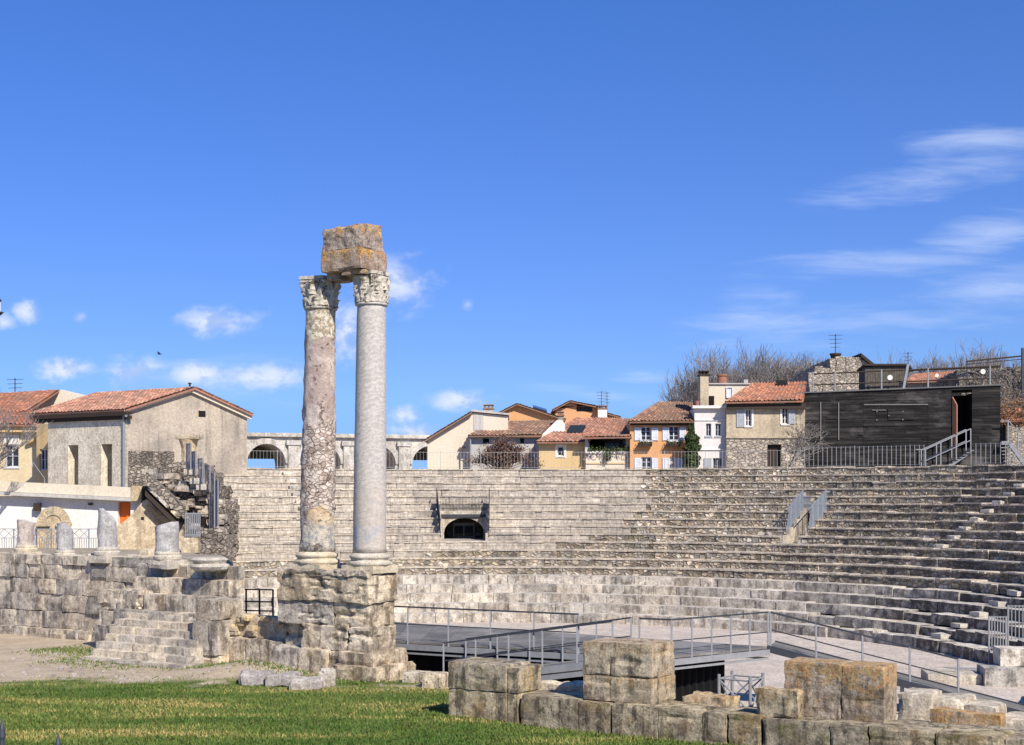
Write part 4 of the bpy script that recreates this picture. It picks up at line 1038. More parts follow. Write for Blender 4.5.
for off, lb in ((RW+.02, 'near railing of the left ramp, grey posts in front of the deck'), (.10, 'far railing of the left ramp, running beside the deck edge')):
    rt = empty('ramp_railing', ra-n2*off, lb, 'railing')
    rail_run(rt, [ra-n2*off, rb-n2*off+Vector((0,0,zd))], 1.0, (.5,), 1.12)
for k in range(4):
    p = ra+(rb-ra)*(.2+.22*k); z = DK+zd*(.2+.22*k); m = MB(); m.bar(Vector((p.x, p.y, -1))-n2*.6, Vector((p.x, p.y, z-.1))-n2*.6, .08); m.build('support', M['darksteel'], ramp)

# right ramp
rampr = empty('ramp', BR, 'long dark metal ramp sloping down to the right towards the orchestra floor', 'ramp')
e1 = G(1045, 718, -.86); e1 = Vector((e1.x, e1.y, -.86)); d1 = (e1-BR); pr = Vector((-d1.y, d1.x, 0)).normalized()*1.4
q = [BR, e1, e1+pr, BR+pr]; m = MB(); m.hexa([v-Vector((0,0,.07)) for v in q]+q, .5); m.build('tread_plate', M['deck'], rampr)
for o_ in (Vector((0,0,0)), pr):
    m = MB(); d = Vector((0,0,.02)); e = pr.normalized()*-.05
    m.hexa([BR+o_-d*8, e1+o_-d*8, e1+o_-d*8+e, BR+o_-d*8+e, BR+o_+d*2, e1+o_+d*2, e1+o_+d*2+e, BR+o_+d*2+e], .5)
    m.build('side_channel', M['darksteel'], rampr)
for k in (.12, .3, .5):
    m = MB(); p = BR+d1*k; m.bar(Vector((p.x, p.y, -1)), p-Vector((0,0,.1)), .09); m.bar(p-Vector((0,0,.5)), p+pr*.4-Vector((0,0,.15)), .06); m.build('support', M['darksteel'], rampr)

rt = empty('ramp_railing', BR, 'dark railing following the right ramp down to the orchestra floor', 'railing')
rail_run(rt, [BR+d1*.01, BR+d1*.70], 1.0, (.5,), 1.45, 'steel', .05)
# concrete base, floor duct and truss below the deck
m = MB(); a = ST.p(ST.t(688, 3.4), 3.4, -.97); m.prism([ST.p(ST.t(688, 3.4), 3.4, -.97), ST.p(ST.t(790, 3.4), 3.4, -.97), ST.p(ST.t(790, 3.4), 3.4, .02), ST.p(ST.t(722, 3.4), 3.4, .02)], Vector((ST.n.x, ST.n.y, 0))*.5, .5)
m.build('concrete_wall', M['concrete'], label='sloping grey concrete wall under the right end of the stage deck', cat='wall')
tr = empty('truss_stand', ST.p(ST.t(741, 1.9), 1.9, .3), 'small silver lattice truss stand on a metal base, between the two stone piers', 'truss')
c = ST.p(ST.t(741, 1.9), 1.9, .0); m = MB(); hw = .36; cs = [Vector((c.x, c.y, 0))+Vector((ST.u.x*a+ST.n.x*b, ST.u.y*a+ST.n.y*b, 0))*hw for a, b in ((-1,-1),(1,-1),(1,1),(-1,1))]
zb_, zt_ = .42, 1.24
for v in cs: m.tube([v+Vector((0,0,zb_)), v+Vector((0,0,zt_))], .035, 8)
m.build('chord', M['steel'], tr)
m = MB()
for i in range(4):
    a, b = cs[i], cs[(i+1)%4]; m.tube([a+Vector((0,0,zb_+.05)), b+Vector((0,0,zt_-.1))], .018, 6); m.tube([b+Vector((0,0,zb_+.05)), a+Vector((0,0,zt_-.1))], .018, 6); m.tube([a+Vector((0,0,zb_+.05)), b+Vector((0,0,zb_+.05))], .02, 6); m.tube([a+Vector((0,0,zt_-.1)), b+Vector((0,0,zt_-.1))], .02, 6)
m.build('bracing', M['steel'], tr)
m = MB(); q = [v+(v-Vector((c.x,c.y,0)))*.25 for v in cs]; m.hexa([v+Vector((0,0,-.2)) for v in q]+[v+Vector((0,0,zb_)) for v in q], .5); m.build('base_box', M['bluesteel'], tr)
# side passage wall and gate at the far right
sw = empty('passage_wall', Vector((15.2, 41, -1)), 'pale low block wall with a kerb at the right end of the orchestra', 'wall')
m = MB(); F2 = Fr(985, 44.5, -6)
course(F2, m, F2.t(985), F2.t(1060), 0, 1.2, -1, -.37, 1.0, 1.7, 140, .02, cell=.2, amp=.03, rnd=.05); m.build('wall_block', M['seatblock'], sw)
m = MB(); course(F2, m, F2.t(1004), F2.t(1060), .5, 1.5, -.37, .2, .9, 1.5, 141, .02, cell=.2, amp=.03, rnd=.05); m.build('upper_block', M['seatblock'], sw)
m = MB(); course(F2, m, F2.t(930), F2.t(985), .3, 1.6, -1, -.62, 1.0, 1.7, 142, .04, cell=.2, amp=.04, rnd=.06); m.build('low_kerb', M['step'], sw)
gt = empty('picket_gate', F2.p(F2.t(1000), 1.8, .6), 'grey metal picket gate and rail at the right end of the lower seats', 'gate')
for (pa, pb, d, pyb, pyt, nn) in ((989, 1006, 1.6, 651, 616, 6), (1008, 1060, 2.6, 640, 605, 14)):
    m = MB(); z0 = F2.z(pa, pyb, d); z1 = F2.z(pa, pyt, d)
    for k in range(nn+1):
        t = F2.t(pa, d)+(F2.t(pb, d)-F2.t(pa, d))*k/nn; m.bar(F2.p(t, d, z0-(1.0 if k == 0 else 0)), F2.p(t, d, z1), .05 if k in (0, nn) else .03)
    for z in (z0+.06, z1-.03): m.bar(F2.p(F2.t(pa, d), d, z), F2.p(F2.t(pb, d), d, z), .035)
    m.build('picket_panel', M['steel'], gt)
# ------------------------------------------------------------------ houses
def op(F, pl, pr, pt, pb): pm = (pl+pr)/2; return (F.t(pl), F.t(pr), F.z(pm, pb), F.z(pm, pt))
def window(F, root, o, frame='paleframe', nx=2, ny=3, d=.12, pane='glass', name='window', sill=True, fw=.06):
    t0, t1, z0, z1 = o; m = MB()
    m.fbox(F, t0, t0+fw, d, d+.06, z0, z1, .5); m.fbox(F, t1-fw, t1, d, d+.06, z0, z1, .5)
    m.fbox(F, t0+fw, t1-fw, d, d+.06, z0, z0+fw, .5); m.fbox(F, t0+fw, t1-fw, d, d+.06, z1-fw, z1, .5)
    for i in range(1, nx):
        t = t0+(t1-t0)*i/nx; m.fbox(F, t-fw*.5, t+fw*.5, d+.003, d+.057, z0+fw, z1-fw, .5)
    for j in range(1, ny):
        z = z0+(z1-z0)*j/ny; m.fbox(F, t0+fw, t1-fw, d+.012, d+.05, z-fw*.22, z+fw*.22, .5)
    if sill: m.fbox(F, t0-.08, t1+.08, -.06, .03, z0-.09, z0-.003, .5)
    w = m.build(name, M[frame], root)
    p = MB(); p.fbox(F, t0+fw*.5, t1-fw*.5, d+.07, d+.09, z0+fw*.5, z1-fw*.5, .5); p.build('pane', M[pane], w)
    return w
def shutter(F, root, o, mat='shutterw', d=-.07, lv=True):
    t0, t1, z0, z1 = o; m = MB(); m.fbox(F, t0, t1, d+.02, d+.05, z0, z1, .5)
    for a, b in ((t0, t0+.07), (t1-.07, t1)): m.fbox(F, a, b, d, d+.02, z0, z1, .55)
    n = max(4, int((z1-z0)/.09))
    for k in range(n): z = z0+(z1-z0)*k/n; m.fbox(F, t0+.07, t1-.07, d+.006, d+.02, z+.01, z+.055, .4)
    m.build('shutter', M[mat], root)
def house(label, F, pl, pr, pyt, depth, mat, ops=(), zb=None, name='house', th=.35, cat='house', pbase=None):
    zb = TOPZ-.4 if zb is None else zb
    t0, t1 = F.t(pl), F.t(pr); zt = F.z((pl+pr)/2, pyt)
    root = empty(name, F.p((t0+t1)/2, depth/2, zb), label, cat)
    m = MB(); m.panel(F, t0, t1, zb, zt, th, ops, .5)
    m.fbox(F, t0, t0+th, th+.002, depth, zb, zt, .5); m.fbox(F, t1-th, t1, th+.002, depth, zb, zt, .5); m.fbox(F, t0+th+.002, t1-th-.002, depth-th, depth, zb, zt, .5)
    m.build('wall', M[mat], root)
    if ops:
        m = MB(); m.fbox(F, t0+th+.01, t1-th-.01, th+.5, th+.6, zb, zt-.05, .5); m.build('inner_wall', M['dark'], root)
    return root, t0, t1, zt
def chimney(F, root, pl, pr, pt, pb, d, w, mat, pots=0, capm='roofold'):
    t0, t1 = F.t(pl, d), F.t(pr, d); z0, z1 = F.z(pl, pb, d), F.z(pl, pt, d)
    m = MB(); m.fbox(F, t0, t1, d, d+w, z0-.5, z1, .5); c = m.build('chimney', M[mat], root)
    m = MB(); m.fbox(F, t0-.07, t1+.07, d-.07, d+w+.07, z1+.003, z1+.09, .4)
    n = max(2, int((t1-t0)/.35))
    for k in range(n+1): m.fbox(F, t0+(t1-t0-.1)*k/n, t0+(t1-t0-.1)*k/n+.1, d+.02, d+w-.02, z1+.09, z1+.25, .3)
    m.fbox(F, t0-.05, t1+.05, d-.05, d+w+.05, z1+.252, z1+.31, .4); m.build('chimney_cap', M[capm], c)
def antenna(F, root, px, pb, pt, d, n=5, w=.7):
    m = MB(); t = F.t(px, d); z0, z1 = F.z(px, pb, d), F.z(px, pt, d); m.bar(F.p(t, d, z0-.3), F.p(t, d, z1), .05)
    for k in range(n):
        z = z1-.12-k*.28; l = w*(1-.1*k); m.bar(F.p(t-l/2, d, z), F.p(t+l/2, d, z+.04), .03)
        m.bar(F.p(t, d-.25, z+.01), F.p(t, d+.25, z+.01), .02)
    m.build('antenna', M['darksteel'], root)
def gable(F, poly, th, mat, name, root, d=0, r=.5):
    """poly: [(px,py)] on plane d of F"""
    m = MB(); pts = [F.pp(a, b, d) for a, b in poly]; n = Vector((F.n.x, F.n.y, 0))*th; m.prism(pts, n, r); return m.build(name, M[mat], root)

# cream lopsided gable house
F = Fr(450, 93)
root = empty('house', F.p(F.t(450), 4, TOPZ-.4), 'cream house with one long sloping roof edge and a stubby chimney, nearest the amphitheatre arches', 'house')
gable(F, [(427.5, 472), (462, 472), (462, 462), (466, 462), (466, 472), (505, 472), (505, 414), (472, 413), (427.5, 440)][0:0] or [(427.5, 472), (508, 472), (508, 416), (474, 412.5), (471, 412.5), (427.5, 440)], 9, 'cream', 'wall', root)
m = MB(); a = F.pp(424, 440.5, -.4); b = F.pp(471.5, 411.6, -.4); v = Vector((F.n.x, F.n.y, 0))*9.8
m.roof(a, a+v, b+v, b, .24, 14, .05); m.build('roof', M['roofold'], root)
m = MB(); a = F.pp(471.5, 411.4, -.2); b = F.pp(509, 415, -.2); m.hexa([a, b, b+v, a+v]+[q+Vector((0,0,.12)) for q in (a, b, b+v, a+v)], .5); m.build('flat_roof_edge', M['greyplaster'], root)
m = MB(); m.fbox(F, F.t(473.5), F.t(483.5), -.03, .05, F.z(475, 430), F.z(475, 414.5), .5); m.build('render_panel', M['greyplaster'], root)
chimney(F, root, 484, 493, 409, 425, .2, .8, 'beige')
o = op(F, 461, 465, 448, 460); w = window(F, root, o, d=-.06, nx=1, ny=2, sill=False)
m = MB(); m.fbox(F, F.t(459.5), F.t(465.5), -.25, -.07, F.z(460, 448.2), F.z(460, 447.2), .5); m.build('canopy', M['roofold'], root)

# low tiled house with grey-white wall
F = Fr(505, 92)
root, t0, t1, zt = house('low grey house with a white gable parapet, behind the purple-brown bush', F, 471, 541, 437, 7, 'greyplaster')
m = MB(); A = F.pp(469, 435.5, -.5); B = F.pp(541.5, 435, -.5); C = F.pp(556, 420.5, 4.2); D = F.pp(497, 421.5, 4.2); m.roof(A, B, C, D, .24, 14, .055)
E_ = F.pp(469, 435.5, 8.5); Bq = F.pp(541.5, 435, 8.5); m.roof(E_, A, D, D+Vector((0,.1,0)), .24, 10, .05); m.roof(Bq, E_, D, C, .24, 10, .05)
m.build('roof', M['roofold'], root)
gable(F, [(536, 472), (565, 472), (565, 424), (562, 420), (557, 420), (541, 435.5), (536, 445)], .5, 'white', 'gable_parapet', root, -.2)
m = MB(); t = F.t(470.5); m.tube([F.p(t, -.3, TOPZ), F.p(t, -.3, F.z(470, 437))], .06, 6); m.build('downpipe', M['steel'], root)
chimney(F, root, 558, 563.5, 416, 424, 2, .6, 'beige')
for pl, pr, pt, pb in ((483, 489, 438.5, 443), (520, 524, 438.5, 443)):
    m = MB(); o = op(F, pl, pr, pt, pb); m.fbox(F, o[0], o[1], -.02, .05, o[2], o[3]); m.build('vent_window', M['dark'], root)

# orange gabled houses behind
F = Fr(530, 118)
root = empty('house', F.p(F.t(530), 4, TOPZ-.4), 'bright orange house with a wide low gable, behind the low tiled roof', 'house')
gable(F, [(499, 475), (565, 475), (565, 420), (518, 404.8), (513, 404.8), (499, 413)], 9, 'terra', 'wall', root)
v = Vector((F.n.x, F.n.y, 0))*10
m = MB(); a = F.pp(566, 419.6, -.5); b = F.pp(517, 403.6, -.5); m.roof(a, a+v, b+v, b, .26, 14, .05); a = F.pp(496, 414, -.5); b = F.pp(517, 403.6, -.5); m.roof(a+v, a, b, b+v, .26, 10, .05); m.build('roof', M['roofold'], root)
m = MB(); m.fbox(F, F.t(508.5), F.t(511), -.08, .0, F.z(509, 425), F.z(509, 408.5), .5); m.build('corner_band', M['apricot'], root)
m = MB(); m.fbox(F, F.t(515.5), F.t(521.5), 1.5, 2.2, F.z(515, 406), F.z(515, 402.5)); m.build('chimney', M['darksteel'], root)
m = MB(); a = F.pp(533, 410.2, 3); b = F.pp(547, 414.4, 3); q = [a, b, b+Vector((0,2,.3)), a+Vector((0,2,.3))]; m.hexa([x+Vector((0,0,.1)) for x in q]+[x+Vector((0,0,.3)) for x in q]); m.build('skylight', M['glass'], root)
F = Fr(575, 124)
root = empty('house', F.p(F.t(575), 4, TOPZ-.4), 'orange attic storey with a long dark window and low gable, highest of the central roofs', 'house')
pl_, pr_ = 555.5, 599
m = MB(); oo = op(F, 576.5, 592.5, 406.5, 411.5)
m.panel(F, F.t(pl_), F.t(pr_), TOPZ-.4, F.z(580, 406.3), .3, [oo], .5); m.fbox(F, F.t(pl_), F.t(pr_), 4.5, 8, TOPZ-.4, F.z(580, 406.3), .5); m.fbox(F, F.t(pl_), F.t(pl_)+.3, .31, 4.49, TOPZ-.4, F.z(580, 406.3), .5); m.fbox(F, F.t(pr_)-.3, F.t(pr_), .31, 4.49, TOPZ-.4, F.z(580, 406.3), .5)
m.prism([F.pp(555.5, 409, .0), F.pp(577, 406.2, 0), F.pp(577, 404.8, 0), F.pp(570, 402, 0)], Vector((0, 8, 0)), .5)
m.build('wall', M['apricot'], root)
w = window(F, root, oo, frame='wooddark', nx=4, ny=1, d=.15, sill=False)
v = Vector((0, 9, 0)); m = MB(); a = F.pp(601, 407.2, -.5); b = F.pp(570, 400.8, -.5); m.roof(a, a+v, b+v, b, .26, 10, .05); a = F.pp(552.5, 410, -.5); m.roof(a+v, a, b, b+v, .26, 8, .05); a = F.pp(600, 411, 2); b = F.pp(621, 417, 2); m.roof(b, b+v, a+v, a, .26, 8, .05); m.build('roof', M['roofold'], root)
chimney(F, root, 598, 607, 409, 420, -1.2, 1.0, 'white'); antenna(F, root, 601.5, 409, 391, -.8, 6, .9); antenna(F, root, 607, 409, 392, -.8, 4, .6)

# ochre house + loggia
F = Fr(585, 89.5)
o1 = op(F, 557.5, 564, 446.5, 456)
root, t0, t1, zt = house('ochre plastered low house with a small white-framed window and a broad tiled roof', F, 539, 585, 443, 8, 'ochre', [o1])
window(F, root, o1, nx=1, ny=2)
m = MB(); t_ = .14
a, b, c_, d_ = o1; m.fbox(F, a-t_, a-.003, -.03, .02, c_-.14, d_+.14, .5); m.fbox(F, b+.003, b+t_, -.03, .02, c_-.14, d_+.14, .5); m.fbox(F, a, b, -.03, .02, d_+.003, d_+.14, .5); m.build('window_surround', M['white'], root)
m = MB(); A = F.pp(537, 441.8, -.5); B = F.pp(588, 441.8, -.5); C = F.pp(610, 417.5, 6.5); D = F.pp(577, 418, 6.5); m.roof(A, B, C, D, .25, 18, .06)
E_ = F.pp(537, 441.8, 13); m.roof(E_, A, D, D+Vector((.1,0,0)), .25, 12, .05); m.build('roof', M['roof'], root)
m = MB(); a = F.pp(567, 433.5, 1.8); q = [a, a+Vector((1.0,0,0)), a+Vector((1.25,.55,.38)), a+Vector((.25,.55,.38))]; m.hexa([x+Vector((0,0,.06)) for x in q]+[x+Vector((0,0,.2)) for x in q]); m.build('skylight', M['glass'], root)
m = MB(); 
for k in range(26): t = F.t(539)+k*.125; m.fbox(F, t, t+.07, -.35, .0, F.z(560, 443.2), F.z(560, 442.2), .5)
m.build('eave_tiles', M['wooddark'], root)
F = Fr(610, 89)
root = empty('loggia_house', F.p(F.t(610), 4, TOPZ-.4), 'house with a deep shaded loggia above a cream lettered balcony front, beside the orange house', 'house')
t0, t1 = F.t(585.8), F.t(630.5); zb = TOPZ-.4; zf = F.z(600, 453.5); zt = F.z(600, 436.5)
m = MB(); m.fbox(F, t0, t1, .0, .3, zb, zf, .5); m.fbox(F, t0, t0+.25, .31, 5, zb, zt, .5); m.fbox(F, t1-.25, t1, .31, 5, zb, zt, .5); m.fbox(F, t0+.26, t1-.26, 4.6, 5, zb, zt+.8, .5); m.fbox(F, t0+.26, t1-.26, .31, 4.59, zf-1.1, zf-.9, .5); m.build('wall', M['cream'], root)
m = MB(); m.fbox(F, t0-.02, t1, -.1, .33, zf+.003, zf+.16, .5); m.build('balcony_coping', M['white'], root)
m = MB(); m.fbox(F, t0, t1, -.06, -.003, F.z(600, 464), F.z(600, 462.8), .5); m.build('string_course', M['ochre'], root)
m = MB(); m.prism([F.p(t0-.05, -.05, zf), F.p(t0+.28, -.05, zf+.17), F.p(t0+.08, -.05, zt), F.p(t0-.05, -.05, zt)], Vector((0,.3,0)), .5); m.build('corner_post', M['greyplaster'], root)
o = (F.t(608), F.t(628.5), F.z(618, 452), F.z(618, 440)); window(F, root, o, frame='bluesteel', nx=4, ny=1, d=3.2, sill=False)
m = MB(); m.fbox(F, F.t(590), F.t(607), 3.4, 3.5, zf-.8, zt-.1); m.build('dark_back_wall', M['dark'], root)
m = MB(); A = F.pp(583, 437.3, -.6); B = F.pp(632, 436.5, -.6); C = F.pp(631.5, 418.5, 5.5); D = F.pp(606, 418, 5.5); m.roof(A, B, C, D, .25, 14, .06); m.fbox(F, t0-.2, t1, -.5, .2, zt, zt+.12, .3); m.build('roof', M['roof'], root)
# lettering on the balcony front
cu = bpy.data.curves.new('lettering', 'FONT'); cu.body = 'ACTA  VLA'; cu.size = .62; cu.extrude = .01; cu.align_x = 'CENTER'
to = bpy.data.objects.new('lettering_src', cu); COL.objects.link(to); bpy.context.view_layer.update()
me = bpy.data.meshes.new_from_object(to.evaluated_get(bpy.context.evaluated_depsgraph_get())); bpy.data.objects.remove(to)
c = F.p(F.t(607.5), -.02, F.z(607, 460)); Mx = Matrix.Translation(c) @ Matrix.Rotation(PI/2, 4, 'X')
me.transform(WMX[root.name].inverted() @ Mx); me.name = 'lettering'; me.materials.clear(); me.materials.append(plain('faded_red_lettering', (.42,.30,.25)))
lo = bpy.data.objects.new('lettering', me); COL.objects.link(lo); lo.parent = root

# orange house with white shutters
F = Fr(660, 88.5)
ups = [(641, 651, 426.5, 440.5), (668.8, 679, 426, 440.5)]; los = [(641.5, 651.5, 457, 472), (670, 674.5, 457, 472)]
ops = [op(F, *q) for q in ups+los]
root, t0, t1, zt = house('orange house with white shutters and arched windows under a hipped tile roof', F, 630, 693, 422.5, 9, 'terra', ops)
for o in ops: window(F, root, o, frame='shutterw', nx=2, ny=3)
for (a, b, c_, d_), (sa, sb) in zip(ups+los, (((634.5, 641), (651.5, 658)), ((662.5, 669), (679.5, 686)), ((634.5, 641), (652, 658)), ((662.5, 669.5), (675, 683)))):
    for s_ in (sa, sb): shutter(F, root, (F.t(s_[0]), F.t(s_[1]), F.z(650, min(d_, 472)), F.z(650, c_+1)))
for (a, b, c_, d_) in ups:     # shallow arches over the windows
    m = MB(); x0, x1 = F.t(a-.3), F.t(b+.3); zt_ = F.z(a, c_); m.arch(F, x0, x1, zt_-.25, zt_+.35, (x0+x1)/2, (x1-x0)/2-.05, zt_-.25, .3, .03, 10, -.02); m.build('arch_trim', M['apricot'], root)
for i, (pl, pr) in enumerate(((637.5, 652), (665.5, 680))):
    bx = empty('flower_box', F.p(F.t((pl+pr)/2), -.3, F.z(640, 446.5)), ('dark flower box with green plants under the left upper window of the orange house', 'dark flower box with green plants under the right upper window of the orange house')[i], 'flower box', 'flower boxes on the orange house')
    m = MB(); m.fbox(F, F.t(pl+.5), F.t(pr-.5), -.48, -.08, F.z(640, 446.5), F.z(640, 443.5)); m.build('box', M['wooddark'], bx)
    m = MB(); rs = random.Random(i)
    for k in range(260):
        p = F.p(rs.uniform(F.t(pl), F.t(pr)), rs.uniform(-.6, -.1), F.z(640, 443.5)+abs(rs.gauss(0, .13))-.05); e = Vector((rs.gauss(0,1), rs.gauss(0,1), rs.gauss(0,1))).normalized()*.07; g = Vector((rs.gauss(0,1), rs.gauss(0,1), rs.gauss(0,1))).normalized()*.07
        m.f([m.bm.verts.new(q) for q in (p, p+e, p+g)], rs.random())
    m.build('plants', M['ivy'], bx, norm=False)
m = MB(); A = F.pp(629, 421.5, -.55); B = F.pp(694, 421, -.55); C = F.pp(694, 402, 4.5); D = F.pp(660, 402, 4.5); m.roof(A, B, C, D, .25, 16, .06)
E_ = F.pp(629, 421.5, 9.6); m.roof(E_, A, D, D+Vector((0,.1,0)), .25, 14, .05); Bq = F.pp(694, 421, 9.6); m.roof(Bq, E_, D, C, .25, 12, .05); m.build('roof', M['roofold'], root)
m = MB(); m.fbox(F, t0, t1, -.25, -.003, zt-.18, zt-.0, .3); m.build('cornice', M['wooddark'], root)
m = MB(); t = F.t(692.5); m.tube([F.p(t, -.14, TOPZ), F.p(t, -.14, zt)], .06, 6); m.build('downpipe', M['steel'], root)
# ruined bit of stone roof edge right of it
# white house
F = Fr(711, 88)
ws = [(706, 711.2, 423.5, 436), (715.4, 721, 423.5, 436), (713, 722, 458, 473)]
ops = [op(F, *q) for q in ws]
root, t0, t1, zt = house('narrow white house with a flat cornice, two paired windows and a tall chimney behind', F, 694.5, 726.8, 408.5, 8, 'lilac', ops)
for o in ops: window(F, root, o, frame='shutterg', nx=2, ny=2, fw=.045)
shutter(F, root, op(F, 704, 711.5, 458, 473), 'shutterg')
m = MB(); m.fbox(F, t0-.15, t1+.1, -.3, .35, zt+.003, F.z(710, 405.8), .5); m.fbox(F, t0, t1, -.06, -.003, F.z(710, 420.6), F.z(710, 419.4), .5); m.fbox(F, t0, t1, -.08, -.003, F.z(710, 450), F.z(710, 448.6), .5); m.build('cornice', M['white'], root)
m = MB(); m.fbox(F, F.t(705), F.t(722), -.03, -.003, F.z(710, 438), F.z(710, 436.6), .5); m.build('window_band', M['white'], root)
d = 3.0; m = MB(); m.fbox(F, F.t(708, d), F.t(749, d), d, d+5, zt-.3, F.z(725, 384.5, d), .5); m.build('upper_wall', M['cream'], root)
m = MB(); m.fbox(F, F.t(707, d), F.t(750, d), d-.12, d+5.1, F.z(725, 384.4, d), F.z(725, 383.2, d), .5); m.build('upper_coping', M['greyplaster'], root)
o = (F.t(726, d), F.t(732.5, d), F.z(729, 398, d), F.z(729, 387, d)); window(F, root, o, frame='shutterw', nx=1, ny=1, d=d-.1, pane='shutterw', sill=False)
m = MB(); m.fbox(F, F.t(709, d), F.t(714, d), d-.09, d-.003, F.z(712, 405, d), F.z(712, 396, d)); m.build('small_dark_door', M['dark'], root)
chimney(F, root, 700.3, 708.6, 375.5, 407, 1.2, .9, 'tanrender', capm='wooddark')
m = MB(); t = F.t(722, d+1); c = F.p(t, d+1, F.z(722, 384, d+1)); m.lathe(c, [(.32,0),(.34,.4),(.3,.42),(.3,.5),(.36,.52),(.36,.62)], 14); m.build('chimney_pot', M['roofred'], root)
m = MB(); m.fbox(F, F.t(744, d), F.t(748, d), d, d+.6, F.z(746, 383, d), F.z(746, 379.5, d)); m.build('small_chimney', M['greyplaster'], root)
for i, (px, py) in enumerate(((697, 405.5),)):
    p = F.p(F.t(px, .5), .5, F.z(px, 405.8, .5)); pt = empty('plant_pot', p, 'pot with a small dead plant on the roof terrace of the white house', 'plant pot')
    m = MB(); m.lathe(p, [(.12,0),(.18,.3),(.2,.32)], 12); m.build('pot', M['roof'], pt)
    m = MB(); rs = random.Random(3)
    for k in range(22): a = rs.random()*6.28; m.tube([p+Vector((0,0,.3)), p+Vector((math.cos(a)*.3*rs.random(), math.sin(a)*.3*rs.random(), .5+.5*rs.random()))], .012, 3)
    m.build('dead_stems', M['brush'], pt)

# stone house with bright red roof
F = Fr(765, 87.5)
ops = [op(F, 745.5, 751.5, 409, 426), op(F, 782, 788.5, 408, 424)]; low = op(F, 767, 781, 444.5, 467)
root, t0, t1, zt = house('stone and tan plaster house with a bright red tile roof beside the black shed', F, 726.5, 805, 403.5, 9, 'tanrender', ops+[low])
window(F, root, ops[0], nx=2, ny=3); window(F, root, ops[1], frame='paleframe', nx=2, ny=3)
shutter(F, root, op(F, 736.5, 744.5, 409, 427), 'shutterg'); shutter(F, root, op(F, 788.5, 794.5, 407.5, 424), 'shutterg')
m = MB(); m.panel(F, t0-.02, t1, TOPZ-.4, F.z(760, 438.5), .10, [low], .5, -.11); m.build('stone_base', M['houserubble'], root)
m = MB(); m.fbox(F, t0-.05, t1, -.2, -.003, F.z(760, 438.3), F.z(760, 435.8), .5); m.build('string_course', M['tanrender'], root)
a, b, c_, d_ = low; m = MB(); m.panel(F, a, b, c_, d_, .08, [], .5, .2)
for k in range(5): m.fbox(F, a+(b-a)*k/5+.01, a+(b-a)*(k+1)/5-.02, .17, .2, c_, d_-.02)
m.build('garage_door', M['wooddark'], root)
for o in ops:
    m = MB(); m.fbox(F, o[0]-.12, o[0]-.003, -.04, .02, o[2], o[3]+.1, .5); m.fbox(F, o[1]+.003, o[1]+.12, -.04, .02, o[2], o[3]+.1, .5); m.build('window_surround', M['white'], root)
m = MB(); A = F.pp(725.5, 402, -.6); B = F.pp(803.5, 400.5, -.6); C = F.pp(807, 381.5, 4.8); D = F.pp(753, 383.5, 4.8); m.roof(A, B, C, D, .26, 16, .075)
Eb = F.pp(725.5, 402, 10.2); Bb = F.pp(803.5, 400.5, 10.2); m.roof(Eb, A, D, D+Vector((0,.1,0)), .26, 12, .06); m.roof(Bb, Eb, D, C, .26, 12, .06); m.build('roof', M['roofred'], root)
m = MB(); m.fbox(F, t0, t1, -.35, -.003, zt-.35, zt-.02, .3); m.build('eave_beam', M['wooddark'], root)
m = MB(); a = F.pp(777, 386, 3.6); q = [a, a+Vector((.7,0,0)), a+Vector((.7,.4,.3)), a+Vector((0,.4,.3))]; m.hexa(q+[x+Vector((0,0,.12)) for x in q]); m.build('skylight', M['dark'], root)

# rough stone building behind the shed
F = Fr(840, 99)
root = empty('stone_ruin_house', F.p(F.t(838), 4, TOPZ-.4), 'tall rough stone building with a broken top edge and an antenna, behind the black shed', 'house')
m = MB()
segs = [(809, 815, 372), (815, 823, 366), (823, 830, 368), (830, 836, 358), (836, 846, 356.5), (846, 855, 357), (855, 862, 357.5)]
for i, (a, b, y) in enumerate(segs): m.rock([F.p(F.t(a), 0, TOPZ-.4), F.p(F.t(b), 0, TOPZ-.4), F.p(F.t(b), 7, TOPZ-.4), F.p(F.t(a), 7, TOPZ-.4), F.pp(a, y, 0), F.pp(b, y, 0), Vector((F.pp(b,y,0).x, F.O.y+7, F.pp(b,y,0).z)), Vector((F.pp(a,y,0).x, F.O.y+7, F.pp(a,y,0).z))], cell=.45, amp=.12, rnd=.06, seed=i, r=.7, maxn=24)
m.build('wall', M['houserubble'], root)
gable(F, [(862, 472), (878, 472), (878, 370), (862, 357)], 6.5, 'cream', 'gable_wall', root, .15)
m = MB(); a = F.pp(878, 370, -.2); b = F.pp(861, 356.5, -.2); v = Vector((0, 7.4, 0)); m.hexa([a, a+v, b+v, b]+[q+Vector((0,0,.25)) for q in (a, a+v, b+v, b)], .4); m.build('roof_edge', M['wooddark'], root)
m = MB(); c = F.pp(835.5, 357, .8); m.lathe(c-Vector((0,0,.3)), [(.35,0),(.35,.4),(.42,.42),(.42,.55)], 10); m.build('chimney_pot', M['wooddark'], root)
antenna(F, root, 835.5, 356, 334, .8, 4, 1.0)

